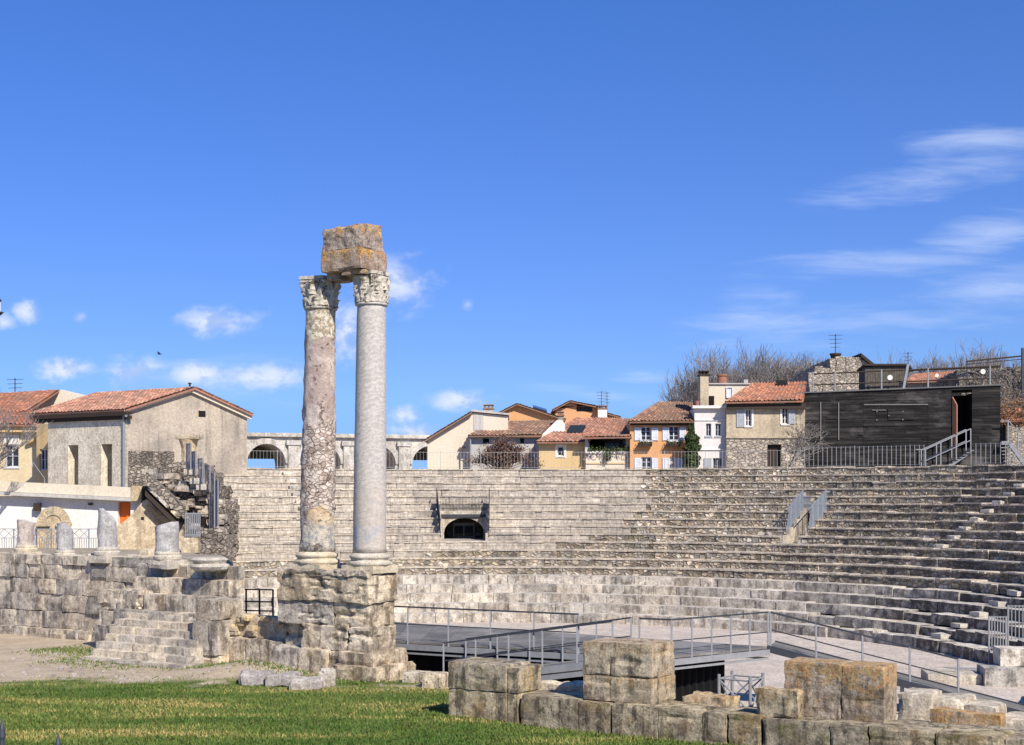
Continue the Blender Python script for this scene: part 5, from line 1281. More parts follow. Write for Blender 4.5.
# black wooden shed
F = Fr(900, 88.5, -2.5)
sh = empty('wooden_shed', F.p(F.t(900), 3, TOPZ-.1), 'long black boarded shed with a doorway, standing above the seats at the right', 'shed')
t0, t1 = F.t(798.5), F.t(1000.5); zb = TOPZ-.2
def ztop(t): a, b = F.z(798.5, 393.5), F.z(1000.5, 385.5); return a+(b-a)*(t-t0)/(t1-t0)
od = (F.t(951.5), F.t(972), F.z(960, 450), F.z(960, 396.5))
m = MB(); rs = random.Random(5); nb = 30
for k in range(nb):
    z0 = zb+(ztop(t0)-zb)*k/nb; z1 = zb+(ztop(t0)-zb)*(k+1)/nb
    cuts = [t0]+sorted(rs.uniform(t0, t1) for _ in range(5))+[F.t(863), F.t(928), t1]; cuts = sorted(cuts)
    for a, b in zip(cuts, cuts[1:]):
        if b-a < .02: continue
        def seg(a, b):
            if b-a < .02: return
            zz = lambda t, z: zb+(z-zb)*(ztop(t)-zb)/(ztop(t0)-zb)
            e = rs.gauss(0, .012)
            q = [F.p(a+.006, e, zz(a, z0)+.008), F.p(b-.006, e, zz(b, z0)+.008), F.p(b-.006, .06, zz(b, z0)+.008), F.p(a+.006, .06, zz(a, z0)+.008), F.p(a+.006, e, zz(a, z1)), F.p(b-.006, e, zz(b, z1)), F.p(b-.006, .06, zz(b, z1)), F.p(a+.006, .06, zz(a, z1))]
            m.hexa(q, rs.random())
        if z1 > od[2]+.05 and z0 < od[3]-.05: 
            for x, y in ((a, min(b, od[0])), (max(a, od[1]), b)): seg(x, y)
        else: seg(a, b)
m.fbox(F, t0+.01, t0+.15, .07, 6, zb, ztop(t0)-.05, .4); m.fbox(F, t1-.15, t1-.01, .07, 6, zb, ztop(t1)-.05, .4); m.fbox(F, t0+.16, t1-.16, 5.8, 6, zb, ztop(t0)-.05, .4)
m.fbox(F, t0+.16, od[0]-.02, .065, .1, zb, ztop(t0)-.06, .1); m.fbox(F, od[1]+.02, t1-.16, .065, .1, zb, ztop(t1)-.1, .1)
m.build('boarded_wall', M['planks'], sh)
m = MB(); q = [F.p(t0-.05, -.12, ztop(t0)+.004), F.p(t1+.05, -.12, ztop(t1)+.004), F.p(t1+.05, 6.1, ztop(t1)+.004), F.p(t0-.05, 6.1, ztop(t0)+.004)]; m.hexa(q+[v+Vector((0,0,.07)) for v in q], .5); m.build('roof', plain('dull_zinc_roof', (.12,.12,.12), .7), sh)
m = MB(); m.fbox(F, od[0]-.1, od[1]+.1, 2.2, 2.3, zb, od[3]+.2); m.fbox(F, od[0]-.1, od[0]-.02, .12, 2.2, zb, od[3]+.2); m.fbox(F, od[1]+.02, od[1]+.1, .12, 2.2, zb, od[3]+.2); m.build('doorway_lining', M['dark'], sh)
m = MB(); p = F.p(od[0]+.03, -.05, od[2]); e = Vector((.28, -.55, 0)); m.prism([p, p+e*.62+Vector((0,0,0)), p+e*.62+Vector((0,0,od[3]-od[2]-.55)), p+Vector((0,0,od[3]-od[2]-.02))], Vector((.06, .03, 0)), .5); m.build('door', plain('bare_orange_wood_door', (.42,.20,.11), .6), sh)
m = MB()
for a, b, c_, d_ in ((863.5, 928, 405.2, 404.2), (820, 821, 440, 402), (838, 839, 440, 402), (872, 886, 410.5, 409.8)): m.fbox(F, F.t(a), F.t(b), -.07, -.02, F.z(a, c_), F.z(a, d_), .9)
for a, b in ((876, 411), (888, 415), (902, 411), (902, 419), (876, 419.5), (821, 437)): m.fbox(F, F.t(a), F.t(a+1.2), -.08, -.02, F.z(a, b+1.2), F.z(a, b), .9)
m.build('battens', plain('weathered_grey_batten', (.17,.16,.155), .8), sh)
m = MB(); m.fbox(F, F.t(888), F.t(914), -.06, -.02, F.z(900, 420), F.z(900, 409), .75); m.build('hatch', M['planks'], sh)
# its metal stairs
stt = empty('metal_stairs', F.p(F.t(945), -1.2, TOPZ), 'galvanised metal stair with handrails climbing to the open door of the black shed', 'stairs')
a0 = F.p(F.t(931, -1.3), -1.3, TOPZ); a1 = F.p(F.t(971.5, -1.3), -1.3, od[2]-.02)
W_ = Vector((F.n.x, F.n.y, 0))*1.05
for k, of in enumerate((Vector((0,0,0)), W_)):
    m = MB(); m.hexa([a0+of+Vector((.55,0,0)), a0+of+Vector((.95,0,0)), a0+of+Vector((.95,.06,0)), a0+of+Vector((.55,.06,0)), a1+of+Vector((-.15,0,-.3)), a1+of+Vector((.15,0,-.1)), a1+of+Vector((.15,.06,-.1)), a1+of+Vector((-.15,.06,-.3))], .5)
    m.build('stringer', M['steel'], stt)
    m = MB(); top = Vector((0,0,1.3))
    b0 = a0+of+Vector((-.35,0,0)); b1 = a1+of+Vector((-.05,0,0))
    m.bar(b0+top, b1+top, .06); m.bar(b0+top*.45, b1+top*.45, .05)
    m.bar(b0+Vector((-.6,0,0))+top, b0+top, .05) if k == 0 else None
    m.build('handrail', M['steel'], stt)
    for f_ in (0, .34, .68, 1): m = MB(); p = b0+(b1-b0)*f_; m.bar(p-Vector((0,0,.2)), p+top, .065); m.build('post', M['steel'], stt)
for k in range(9):
    f_ = (k+.5)/9; p = a0+Vector((.6,0,0))+(a1-a0-Vector((.6,0,0)))*f_; m = MB(); m.hexa([p, p+Vector((.26,0,0)), p+Vector((.26,0,0))+W_, p+W_]+[v+Vector((0,0,.04)) for v in (p, p+Vector((.26,0,0)), p+Vector((.26,0,0))+W_, p+W_)], .5); m.build('tread', M['steel'], stt)
# stairs right of the shed
st2 = empty('metal_stairs', F.p(F.t(1015), 0, TOPZ), 'pale metal stair descending at the far right, beyond the black shed', 'stairs')
m = MB(); a0 = F.pp(1001, 443, -.5); b0 = F.pp(1009, 443, -.5); c0 = F.pp(1030, 472, -.5); m.bar(a0, b0, .22); m.bar(b0, c0, .22); m.build('stringer', M['steel'], st2)
m = MB()
for px, py in ((1008, 420), (1018, 432)): m.bar(F.pp(px, 446+(px-1008)*1.3, -.5), F.pp(px, py, -.5), .07)
m.bar(F.pp(1000, 421, -.5), F.pp(1009, 421, -.5), .05); m.bar(F.pp(1009, 421, -.5), F.pp(1030, 448, -.5), .05); m.build('handrail', M['steel'], st2)
for k in range(6):
    m = MB(); p = F.pp(1001+k*.6, 448+k*3.4, .1+.1*k); m.hexa([p, p+Vector((.9,0,0)), p+Vector((.9,.5,0)), p+Vector((0,.5,0))]+[v+Vector((0,0,.05)) for v in (p, p+Vector((.9,0,0)), p+Vector((.9,.5,0)), p+Vector((0,.5,0)))]); m.build('tread', M['steel'], st2)
# pipe railing on the shed roof, hut, dish
rl = empty('roof_railing', F.p(F.t(905), 3, ztop(t0)+.1), 'pipe railing with lamps running along the roof of the black shed', 'railing')
m = MB()
for (pa, ya, pb, yb, d) in ((812, 374, 1000, 366, 2), (812, 385, 1000, 378, 2), (910, 370.5, 1000, 367, 2.2)): m.tube([F.pp(pa, ya, d), F.pp(pb, yb, d)], .05, 6)
m.build('rails', M['wooddark'], rl)
for px in (813, 835, 881.5, 928, 990):
    m = MB(); p = F.pp(px, 392-(px-812)*.03, 2); p.z = ztop(F.t(px)); q = F.pp(px, 372-(px-812)*.035, 2); m.bar(p, q, .09); m.build('post', M['steel'], rl)
ht = empty('rooftop_hut', F.p(F.t(888, 3), 3, ztop(t0)+.13), 'small dark boarded hut on the roof of the black shed', 'hut')
m = MB(); a, b = F.t(865, 3), F.t(907.5, 3); zq = F.z(888, 365.8, 3)
for k in range(16):
    x0 = a+(b-a)*k/16; m.fbox(F, x0, x0+(b-a)/16-.012, 3, 3.1, ztop(t0)+.13, zq-.05*(k < 3))
m.fbox(F, a, b, 3.11, 5, ztop(t0)+.13, zq-.06, .3); m.build('boarded_wall', plain('grey_brown_boards', (.10,.085,.07), .9, 0, .35), ht)
m = MB(); q = [F.p(a-.1, 2.8, zq), F.p(b+.05, 2.8, zq), F.p(b+.9, 5.2, zq-.2), F.p(a-.1, 5.2, zq-.2)]; m.hexa(q+[v+Vector((0,0,.12)) for v in q]); m.build('roof', M['wooddark'], ht)
def spot(px, py, d, r, label):
    rt = empty('floodlight', F.pp(px, py, d), label, 'floodlight'); c = F.pp(px, py, d)
    m = MB(); ring = []
    for (rr, y) in ((.3, .25), (.85, .12), (1.0, -.05), (.96, -.06), (.5, .0), (.02, .03)): ring.append([m.bm.verts.new(c+Vector((math.cos(2*PI*k/18)*rr*r, y*r*1.5, math.sin(2*PI*k/18)*rr*r))) for k in range(18)])
    for x, y in zip(ring, ring[1:]):
        for k in range(18): m.f([x[k], x[(k+1)%18], y[(k+1)%18], y[k]], .5)
    m.f(ring[0], .5); m.build('reflector', M['white'], rt)
    m = MB(); m.bar(c+Vector((0, r*.6, 0)), c+Vector((0, r*.6+.1, -r*2.4)), .06); m.build('bracket', M['steel'], rt)
spot(890, 377.5, 1.9, .17, 'round white floodlight in front of the rooftop hut')
spot(937, 375.5, 1.9, .12, 'small round white floodlight on the roof railing, middle of the three')
spot(983, 371.5, 1.9, .16, 'oval white floodlight near the right end of the shed roof')
m = MB(); q = F.pp(903, 392, 1.5); m.bar(F.p(F.t(908), 1.5, ztop(t0)+.1), F.pp(908, 364, 1.5), .16); m.build('steel_mast', M['steel'], label='short grey steel post at the right end of the rooftop hut', cat='post')

# far right: tall netted fence, earth bank, tiled roof behind
F3 = Fr(1000, 99, -3)
bk = MB(); 
zt_ = F3.z(990, 362)
p = [F3.p(F3.t(968), 0, TOPZ-.3), F3.p(F3.t(1090), 0, TOPZ-.3), F3.p(F3.t(1090), 9, TOPZ-.3), F3.p(F3.t(968), 9, TOPZ-.3), F3.p(F3.t(966), 2.5, F3.z(968, 366)), F3.p(F3.t(1090), 2.5, zt_), F3.p(F3.t(1090), 9, zt_), F3.p(F3.t(966), 9, zt_-.5)]
bk.rock(p, cell=.4, amp=.35, rnd=.2, seed=3, maxn=30)
bk.build('earth_bank', M['ruinrubble'], label='steep brushy grey-brown bank behind the right end of the black shed', cat='bank')
nf = empty('tall_fence', F3.p(F3.t(1000), 1, TOPZ), 'tall rusty frame fence on top of the bank at the far right', 'fence')
m = MB(); m.bar(F3.pp(966, 361.5, 1.5), F3.pp(1023, 356, 1.5), .11); m.bar(F3.pp(966, 364.5, 1.5), F3.pp(1023, 359, 1.5), .06)
m.build('top_rails', M['wooddark'], nf)
m = MB(); m.bar(F3.p(F3.t(1022.5, 1.5), 1.5, TOPZ), F3.pp(1022.5, 348, 1.5), .16); m.build('post', M['darksteel'], nf)
m = MB(); m.bar(F3.p(F3.t(967, 1.5), 1.5, TOPZ+2), F3.pp(967, 361, 1.5), .09); m.build('post', M['darksteel'], nf)
F4 = Fr(950, 112)
root, t0, t1, zt = house('low house with an orange tiled roof seen just above the roof railing of the shed', F4, 905, 965, 383, 6, 'tanrender')
m = MB(); m.roof(F4.pp(902, 382, -.5), F4.pp(967, 379, -.5), F4.pp(964, 370, 4), F4.pp(915, 374, 4), .25, 10, .05); m.build('roof', M['roofred'], root)
antenna(F4, root, 908, 376, 352, 1, 3, .8)

# ------------------------------------------------------------------ amphitheatre arcade far behind
F5 = Fr(335, 188, 19)
am = empty('amphitheatre_arcade', F5.p(F5.t(335), 3, TOPZ-2), 'long pale arcaded amphitheatre wall in the distance behind the two columns', 'arcade')
zt_ = F5.z(330, 437.5); z0 = F5.z(330, 482)
bay = 55.0; c0 = 266.0; zi = F5.z(300, 457.5)
for k in range(-2, 5):
    c = c0+bay*k; a = c-bay/2; b = c+bay/2
    ta_, tb_ = F5.t(a), F5.t(b); tc_ = (ta_+tb_)/2
    zsp = F5.z(300, 463.5); rz = F5.z(300, 444.5)-zsp; rx = abs(F5.t(c+19)-F5.t(c-19))/2
    m = MB(); m.arch(F5, ta_, tb_, z0, zt_-.02*(k%2), tc_, rx, zsp, rz, 8, 18); m.build('arch_bay', M['amph'], am)
    m = MB(); m.arch(F5, tc_-rx-.75, tc_+rx+.75, z0, zsp+rz+.8, tc_, rx+.02, zsp, rz+.02, .2, 18, -.2)
    for v in list(m.bm.verts):
        pass
    # trim archivolt to a ring
    bm_ = m.bm; bm_.free(); m = MB()
    for j in range(18):
        a0, a1 = PI*j/18, PI*(j+1)/18
        q = [F5.p(tc_-math.cos(x)*(rx+o), dd, zsp+math.sin(x)*(rz+o)) for dd in (-.22, -.004) for x, o in ((a0, .05), (a1, .05), (a1, .8), (a0, .8))]
        m.hexa(q, .5)
    m.build('archivolt', M['amph'], am)
    m = MB(); m.fbox(F5, ta_-.75, ta_+.75, -.45, -.004, z0, zt_-1.1, .6); m.fbox(F5, ta_-1.0, ta_+1.0, -.6, -.006, zt_-1.08, zt_-.45, .3); m.build('pilaster', M['amph'], am)
m = MB(); m.fbox(F5, F5.t(c0-bay*2.5), F5.t(c0+bay*4.5), -.5, 2.3, zt_+.003, zt_+.5, .6); m.build('cornice', M['amph'], am)
m = MB(); m.fbox(F5, F5.t(c0-bay*2.5), F5.t(c0+bay*4.5), 8.1, 8.6, zi, zt_, .2); m.build('inner_wall', M['ruinrubble'], am)

# ------------------------------------------------------------------ left buildings
ZL = 2.8
FA = Fr(127, 75.5, -32)               # long side wall: t runs right (towards the corner)
FG = Fr(127, 75.5, 36)                  # gable wall, from the corner to the right
big = empty('gabled_building', FG.p(3.5, 4, ZL), 'big stone building with a stained plaster gable and two tall blank recesses, upper left', 'building')
tL = FA.t(48); tRf = FA.t(35); z_e = FG.z(128, 410)
o1 = op(FA, 68.2, 78.3, 445, 492); o2 = op(FA, 101, 112, 444, 492)
m = MB(); m.panel(FA, tL, 0, ZL, z_e, 1.1, [o1, o2], .6); m.build('long_wall', M['longwall'], big)
m = MB()
for o in (o1, o2): m.fbox(FA, o[0]-.1, o[1]+.1, 1.0, 1.1, o[2], o[3]+.1, .5)
m.build('recess_back', M['cream'], big)
tR = FG.t(247); tr_ = FG.t(190.5); zr = FG.z(190.5, 390)
zeR = FG.z(247, 416)
m = MB(); pts = [FG.p(0, 0, ZL), FG.p(tR, 0, ZL), FG.p(tR, 0, zeR), FG.p(tr_, 0, zr), FG.p(0, 0, z_e)]; m.prism(pts, Vector((FG.n.x, FG.n.y, 0))*.6, .5); m.build('gable_wall', M['beige'], big)
Lv = Vector((-FA.u.x, -FA.u.y, 0))*abs(tL)
m = MB(); pts = [FG.p(.02, 0, ZL)+Lv, FG.p(tR, 0, ZL)+Lv, FG.p(tR, 0, zeR)+Lv, FG.p(tr_, 0, zr)+Lv, FG.p(.02, 0, z_e)+Lv]; m.prism(pts, Vector((FA.u.x, FA.u.y, 0))*.5, .5)
m.prism([FG.p(tR, .65, ZL), FG.p(tR, .65, zeR-.05), FG.p(tR, .65, zeR-.05)+Lv, FG.p(tR, .65, ZL)+Lv], Vector((-FG.u.x, -FG.u.y, 0))*.4, .5)
m.build('rear_walls', M['beige'], big)
m = MB(); out = Vector((FA.u.x, FA.u.y, 0))*.35
lo_ = .35
sl_ = (zr-z_e)/tr_
A0 = FG.p(-.3, 0, z_e-.3*sl_+.12)+out; Lr = Vector((-FA.u.x, -FA.u.y, 0))*abs(tRf); A1 = FG.p(-.3, 0, z_e-.3*sl_+.12)+Lr; R0 = FG.p(tr_, 0, zr+.12)+out; R1 = FG.p(tr_, 0, zr+.12)+Lr
m.roof(A1, A0, R0, R1, .26, 16, .06)
sl2 = (zr-zeR)/(tR-tr_); B0 = FG.p(tR+.12, 0, zeR-.12*sl2+.12)+out; B1 = B0+Lr-out; m.roof(B0, B1, R1, R0, .26, 16, .06)
m.build('roof', M['roof'], big)
m = MB(); m.bar(A0+Vector((.05,.05,-.22)), A1+Vector((.05,.05,-.22)), .2); m.bar(A0+Vector((.2,.15,-.42)), A1+Vector((.2,.15,-.42)), .2); m.build('gutter', M['wooddark'], big)
m = MB(); p = FA.p(-.12, -.12, 0); m.tube([Vector((p.x, p.y, ZL)), Vector((p.x, p.y, z_e-.3)), A0+Vector((0,0,-.35))], .075, 6); m.build('downpipe', M['steel'], big)
o = (FG.t(198.5), FG.t(205.5), FG.z(202, 417), FG.z(202, 410.8)); m = MB(); m.fbox(FG, *o[:2], -.01, .3, *o[2:]); m.build('attic_window', M['dark'], big)
m = MB(); mg = FG; m.bar(FG.p(-.2, -.1, z_e-.1), FG.p(tr_, -.1, zr-.02), .2); m.bar(FG.p(tr_, -.1, zr-.02), FG.p(tR+.2, -.1, zeR-.1), .2); m.build('verge', M['cream'], big)
m = MB(); c = FG.p(tr_, .1, zr+.2); m.bar(c, c+Vector((0,0,.22)), .09); m.bar(c+Vector((-.1,0,.16)), c+Vector((.1,0,.16)), .06); m.build('finial', M['wooddark'], big)
# rough masonry foot of the gable
m = MB()
rs = random.Random(9)
for k in range(5):
    z0 = ZL+1+k*.75; course(FG, m, .05, FG.t(186+rs.uniform(-12, 12)), -.12+.02*k, -.01, z0, z0+.75, .4, 1.2, 200+k, .03, cell=.3, amp=.04, rnd=.03)
m.build('masonry_footing', M['ruinrubble'], big)
# cream parapet house behind its roof
F6 = Fr(50, 93)
root = empty('house', F6.p(F6.t(50), 3, ZL), 'red-roofed house with a bare cream gable strip, behind the gabled building', 'house')
m = MB(); m.prism([F6.pp(10, 478), F6.pp(82, 478), F6.pp(82, 398.5), F6.pp(62, 389.5), F6.pp(22, 406), F6.pp(10, 411)], Vector((0, 7, 0)), .5); m.build('wall', M['cream'], root)
m = MB(); a = F6.pp(-30, 417, -5.5); b = F6.pp(28, 411, -5.5); c = F6.pp(60, 389.8, .1); d = F6.pp(-20, 394, .1); m.roof(a, b, c, d, .26, 18, .06); m.build('roof', M['roofred'], root)
antenna(F6, root, 15, 396, 378, .5, 3, 1.1)
F7 = Fr(20, 84, -4)
ops = [op(F7, 5, 18.5, 445, 467), op(F7, 39.5, 47, 448.5, 468)]
root, t0, t1, zt = house('pale yellow house at the left edge with white-framed windows under a red tiled roof', F7, -40, 41.5, 424, 7, 'yellow', ops[:1], zb=ZL)
w = window(F7, root, ops[0], 'shutterw', 2, 2)
m = MB(); A = F7.pp(-42, 424, -.7); B = F7.pp(42, 424.5, -.7); C = F7.pp(28, 408, 5); D = F7.pp(-42, 405, 5); m.roof(A, B, C, D, .26, 14, .065); m.build('roof', M['roofred'], root)
m = MB(); m.fbox(F7, t0, t1, -.45, -.003, zt-.5, zt-.06, .3); m.build('eave_boards', M['ochre'], root)
m = MB(); m.fbox(F7, F7.t(5), F7.t(19.5), -.08, -.003, F7.z(12, 444.5), F7.z(12, 435), .5); m.build('blind_box', M['white'], root)
m = MB(); m.tube([F7.pp(41, 425, -.5), F7.pp(41, 432, -.5), F7.pp(38, 438, -.3), F7.pp(27, 443, -.2)], .12, 8); m.build('downpipe', M['ochre'], root)
F8 = Fr(44, 82.5, -30)
root = empty('stair_annex', F8.p(0, 1, ZL), 'narrow ochre annex with a glazed door between the yellow house and gabled building', 'annex')
o = op(F8, 39.5, 47, 449, 470); m = MB(); m.panel(F8, F8.t(36.5), F8.t(49), ZL, F8.z(42, 424), .3, [o], .5); m.build('wall', M['ochre'], root); window(F8, root, o, 'shutterw', 2, 2, sill=False)
# terrace building with white wall
F9 = Fr(70, 62, -3)
tb_ = empty('terrace_building', F9.p(F9.t(70), 2, ZL), 'long low white terrace building with a stone coping, arched stone portal and orange door', 'building')
t0, t1 = F9.t(-45), F9.t(141)
od = op(F9, 118, 130.5, 502, 547); oa = (F9.t(41), F9.t(71), F9.z(56, 550), F9.z(56, 512))
zt = F9.z(70, 496)
m = MB(); m.panel(F9, t0, t1, ZL-.1, zt, .4, [od], .6); m.fbox(F9, t0, t1, .42, 7, ZL-.1, zt-.05, .6); m.build('wall', M['white'], tb_)
m = MB(); q = [F9.p(t0,-.35,F9.z(-45, 489)), F9.p(t1-.3,-.35,F9.z(141, 497.5)), F9.p(t1-.3,.5,F9.z(141, 497.5)), F9.p(t0,.5,F9.z(-45, 489))]; qq = [F9.p(t0,-.35,F9.z(-45, 479)), F9.p(t1-.3,-.35,F9.z(141, 487.5)), F9.p(t1-.3,.5,F9.z(141, 487.5)), F9.p(t0,.5,F9.z(-45, 479))]
m.hexa(q+qq, .6); m.build('parapet', M['cream'], tb_)
m = MB(); m.hexa([v+Vector((0,-.12,-.16)) for v in q[:2]]+[v+Vector((0,.1,-.16)) for v in q[2:]]+[v+Vector((0,-.12,-.01)) for v in q[:2]]+[v+Vector((0,.1,-.01)) for v in q[2:]], .4); m.build('drip_moulding', M['greyplaster'], tb_)
m = MB(); m.fbox(F9, t1-.32, t1+.15, -.4, .5, F9.z(141, 501), F9.z(141, 486), .6); m.build('end_stone', M['yellowstone'], tb_)
m = MB(); m.fbox(F9, od[0]+.02, od[1]-.02, .25, .33, ZL-.1, od[3]-.02); m.build('orange_door', M['orange'], tb_)
# arched portal
t0, t1 = oa[0], oa[1]; c = (t0+t1)/2; zs = F9.z(56, 523.5)
m = MB(); rz = F9.z(56, 508)-zs
pts = [F9.p(t0, -.25, ZL-.1), F9.p(t1, -.25, ZL-.1), F9.p(t1, -.25, zs)]+[F9.p(c+(t1-t0)/2*math.cos(PI*k/12), -.25, zs+rz*math.sin(PI*k/12)*.96) for k in range(1, 12)]+[F9.p(t0, -.25, zs)]
m.prism(pts, Vector((F9.n.x, F9.n.y, 0))*.245, .5); m.build('portal_infill', M['yellowstone'], tb_)
m = MB()
for a, b in ((t0-.05, t0+.42), (t1-.42, t1+.05)): m.fbox(F9, a, b, -.30, -.255, ZL-.1, zs-.12, .6); m.fbox(F9, a-.12, b+.1, -.40, -.256, zs-.118, zs+.05, .45)
for j in range(14):
    a0, a1 = PI*j/14+.008, PI*(j+1)/14-.008
    q = [F9.p(c-math.cos(x)*((t1-t0)/2+.05-o), dd, zs+.06+math.sin(x)*(rz+.02-o)) for dd in (-.30, -.255) for x, o in ((a0, .38), (a1, .38), (a1, 0), (a0, 0))]; m.hexa(q)
m.build('portal_surround', M['yellowstone'], tb_)
m = MB(); m.fbox(F9, F9.t(36), F9.t(41.5), -.3, -.004, F9.z(38, 511), F9.z(38, 503)); m.build('wall_bracket', M['wooddark'], tb_)
m = MB(); m.fbox(F9, F9.t(89.5), F9.t(93), -.2, -.004, F9.z(90, 505), F9.z(90, 503)); m.build('wall_lamp', M['wooddark'], tb_)
m = MB(); tt = F9.t(36.6); m.tube([F9.p(tt, -.35, ZL), F9.p(tt, -.35, F9.z(36, 517))], .07, 6); m.build('downpipe', M['white'], tb_)
# terrace stair rail
rt = railing('handrail', [FA.p(FA.t(62), -1.2, F9.z(60, 481)+.05), FA.p(FA.t(50), -1.2, FA.z(50, 466, -1.2))], 'thin handrail sloping against the blank wall of the gabled building', .25, (), 'ochre' if False else 'steel', .04, 2)
# iron fence in front of white wall
ff = empty('iron_fence', F9.p(F9.t(60), -1.5, ZL), 'low wrought iron fence with crossed bars in front of the white terrace wall', 'fence')
m = MB(); d = -1.6; z0, z1 = F9.z(60, 549, d), F9.z(60, 529, d); ta_, tb2 = F9.t(-5, d), F9.t(103, d); n = 46
for k in range(n+1):
    t = ta_+(tb2-ta_)*k/n; m.bar(F9.p(t, d, z0), F9.p(t, d, z0+(z1-z0)*(.55 if k % 8 else 1)), .022 if k % 8 else .045)
for k in range(0, n-7, 8):
    a = ta_+(tb2-ta_)*k/n; b = ta_+(tb2-ta_)*(k+8)/n; zm = z0+(z1-z0)*.55; mid = (a+b)/2
    m.bar(F9.p(a, d, zm), F9.p(mid, d, z1), .02); m.bar(F9.p(mid, d, zm), F9.p(a, d, z1), .02); m.bar(F9.p(mid, d, zm), F9.p(b, d, z1), .02); m.bar(F9.p(b, d, zm), F9.p(mid, d, z1), .02)
m.bar(F9.p(ta_, d, z1), F9.p(tb2, d, z1), .03); m.bar(F9.p(ta_, d, z0+(z1-z0)*.55), F9.p(tb2, d, z0+(z1-z0)*.55), .025); m.build('bars', M['bluesteel'], ff)

# ochre wing wall with sloping roofs, rubble mass at the left end of the seats
FW = Fr(145, 60.5, 12)
ow = empty('sloping_house', FW.p(FW.t(142), 1, ZL), 'small ochre stone building under a dark sloping roof, left of the rubble mass', 'building')
pts = [(113, 552), (182, 552), (182, 533), (147, 499), (143, 501), (139, 506), (135, 511), (131, 515), (126, 520), (120, 524), (113, 528)]
gable(FW, pts, 3.5, 'yellowstone', 'wall', ow)
m = MB(); 
a = FW.pp(145, 490, -.5); b = FW.pp(180, 524.5, -.5); v = Vector((FW.n.x, FW.n.y, 0))
m.hexa([a+Vector((0,0,-.25)), b+Vector((0,0,-.25)), b+v*3.6+Vector((0,0,-.25)), a+v*3.6+Vector((0,0,-.25)), a, b, b+v*3.6, a+v*3.6], .5); m.build('sloping_roof', M['wooddark'], ow)
m = MB(); a = FW.pp(147, 505, -.3); b = FW.pp(165, 523, -.3); m.bar(a, b, .12); m.build('sloping_pipe', M['wooddark'], ow)
m = MB(); a = FW.pp(146, 485, -.6); b = FW.pp(184, 519, -.6); m.hexa([a, b, b+v*3.8, a+v*3.8]+[q+Vector((0,0,.55)) for q in (a, b, b+v*3.8, a+v*3.8)], .5); m.build('masonry_slope', M['ruinrubble'], ow)
o = (FW.t(141), FW.t(144), FW.z(142, 520), FW.z(142, 517)); m = MB(); m.fbox(FW, *o[:2], -.01, .2, *o[2:]); m.build('vent', M['dark'], ow)
FM = Fr(185, 66, 8)
rm = empty('rubble_mass', FM.p(FM.t(185), 1.5, ZL), 'rough rubble core of the ruined seating at its left end, with ragged edges', 'ruin')
m = MB(); rs = random.Random(77)
strips = [(143, 152, 476, 545), (152, 162, 468, 545), (162, 174, 463, 548), (174, 187, 462, 552), (186, 196, 464, 556), (195, 206, 472, 560), (205, 214, 486, 565), (213, 223, 500, 570)]
for i, (a, b, yt, yb) in enumerate(strips):
    n = 6
    for k in range(n):
        ya = yb+(yt-yb)*k/n; yb2 = yb+(yt-yb)*(k+1)/n; dj = rs.uniform(-.25, .25)+k*.16
        q = [FM.pp(a-.6, ya, 0), FM.pp(b+.6, ya, 0), FM.pp(b+.6, ya, 0)+Vector((0,3.2,0)), FM.pp(a-.6, ya, 0)+Vector((0,3.2,0)), FM.pp(a-.6, yb2, 0), FM.pp(b+.6, yb2, 0), FM.pp(b+.6, yb2, 0)+Vector((0,3.2,0)), FM.pp(a-.6, yb2, 0)+Vector((0,3.2,0))]
        q = [v+Vector((0, dj, 0)) for v in q]; m.rock(q, cell=.13, amp=.22, rnd=.08, fr=2.6, seed=rs.random()*50, maxn=14)
m.build('rubble_core', M['ruinrubble'], rm)
m = MB()
for k in range(70):
    px = rs.uniform(146, 220); py = rs.uniform(470+max(0, px-195)*1.3, 540); w = rs.uniform(.15, .4); p = FM.pp(px, py, rs.uniform(-.35, -.1)); q = [p+Vector((a*w, b*w*.6, c*w*.35)) for c in (-1, 1) for a, b in ((-1,-1),(1,-1),(1,1),(-1,1))]; m.rock(q, cell=.2, amp=.06, rnd=.06, seed=k)
ps_ = m.build('projecting_stones', M['ruin'], rm); ps_['kind'] = 'stuff'
for px, py in ((192, 472), (198, 481), (204, 487)):
    m = MB(); p = FM.pp(px, py, -.5); q = [p+Vector((a*.32, b*.3, c*.14)) for c in (-1, 1) for a, b in ((-1,-1),(1,-1),(1,1),(-1,1))]; m.rock(q, cell=.15, amp=.03, rnd=.04, seed=px); m.build('squared_stone', M['whiteblock'], rm)
# carved ochre pillar fragment at the top
FC = Fr(189, 69)
pc = empty('carved_pillar', FC.pp(189, 463), 'ochre carved pillar with a moulded capital standing on top of the rubble mass', 'pillar')
m = MB(); c = FC.pp(189, 464, .4); h = (464-435)*69/F_; m.lathe(c, [(.33,0),(.34,h*.3),(.36,h*.55),(.45,h*.75),(.52,h*.86)], 12, .05, 2, 3); m.build('shaft', M['yellowstone'], pc)
m = MB(); z = c.z+h*.86; m.rock([Vector((c.x+a*.6, c.y+b*.5, z+q)) for q in (0, h*.15) for a, b in ((-1,-1),(1,-1),(1,1),(-1,1))], cell=.12, amp=.04, rnd=.05, seed=5); m.build('capital', M['yellowstone'], pc)
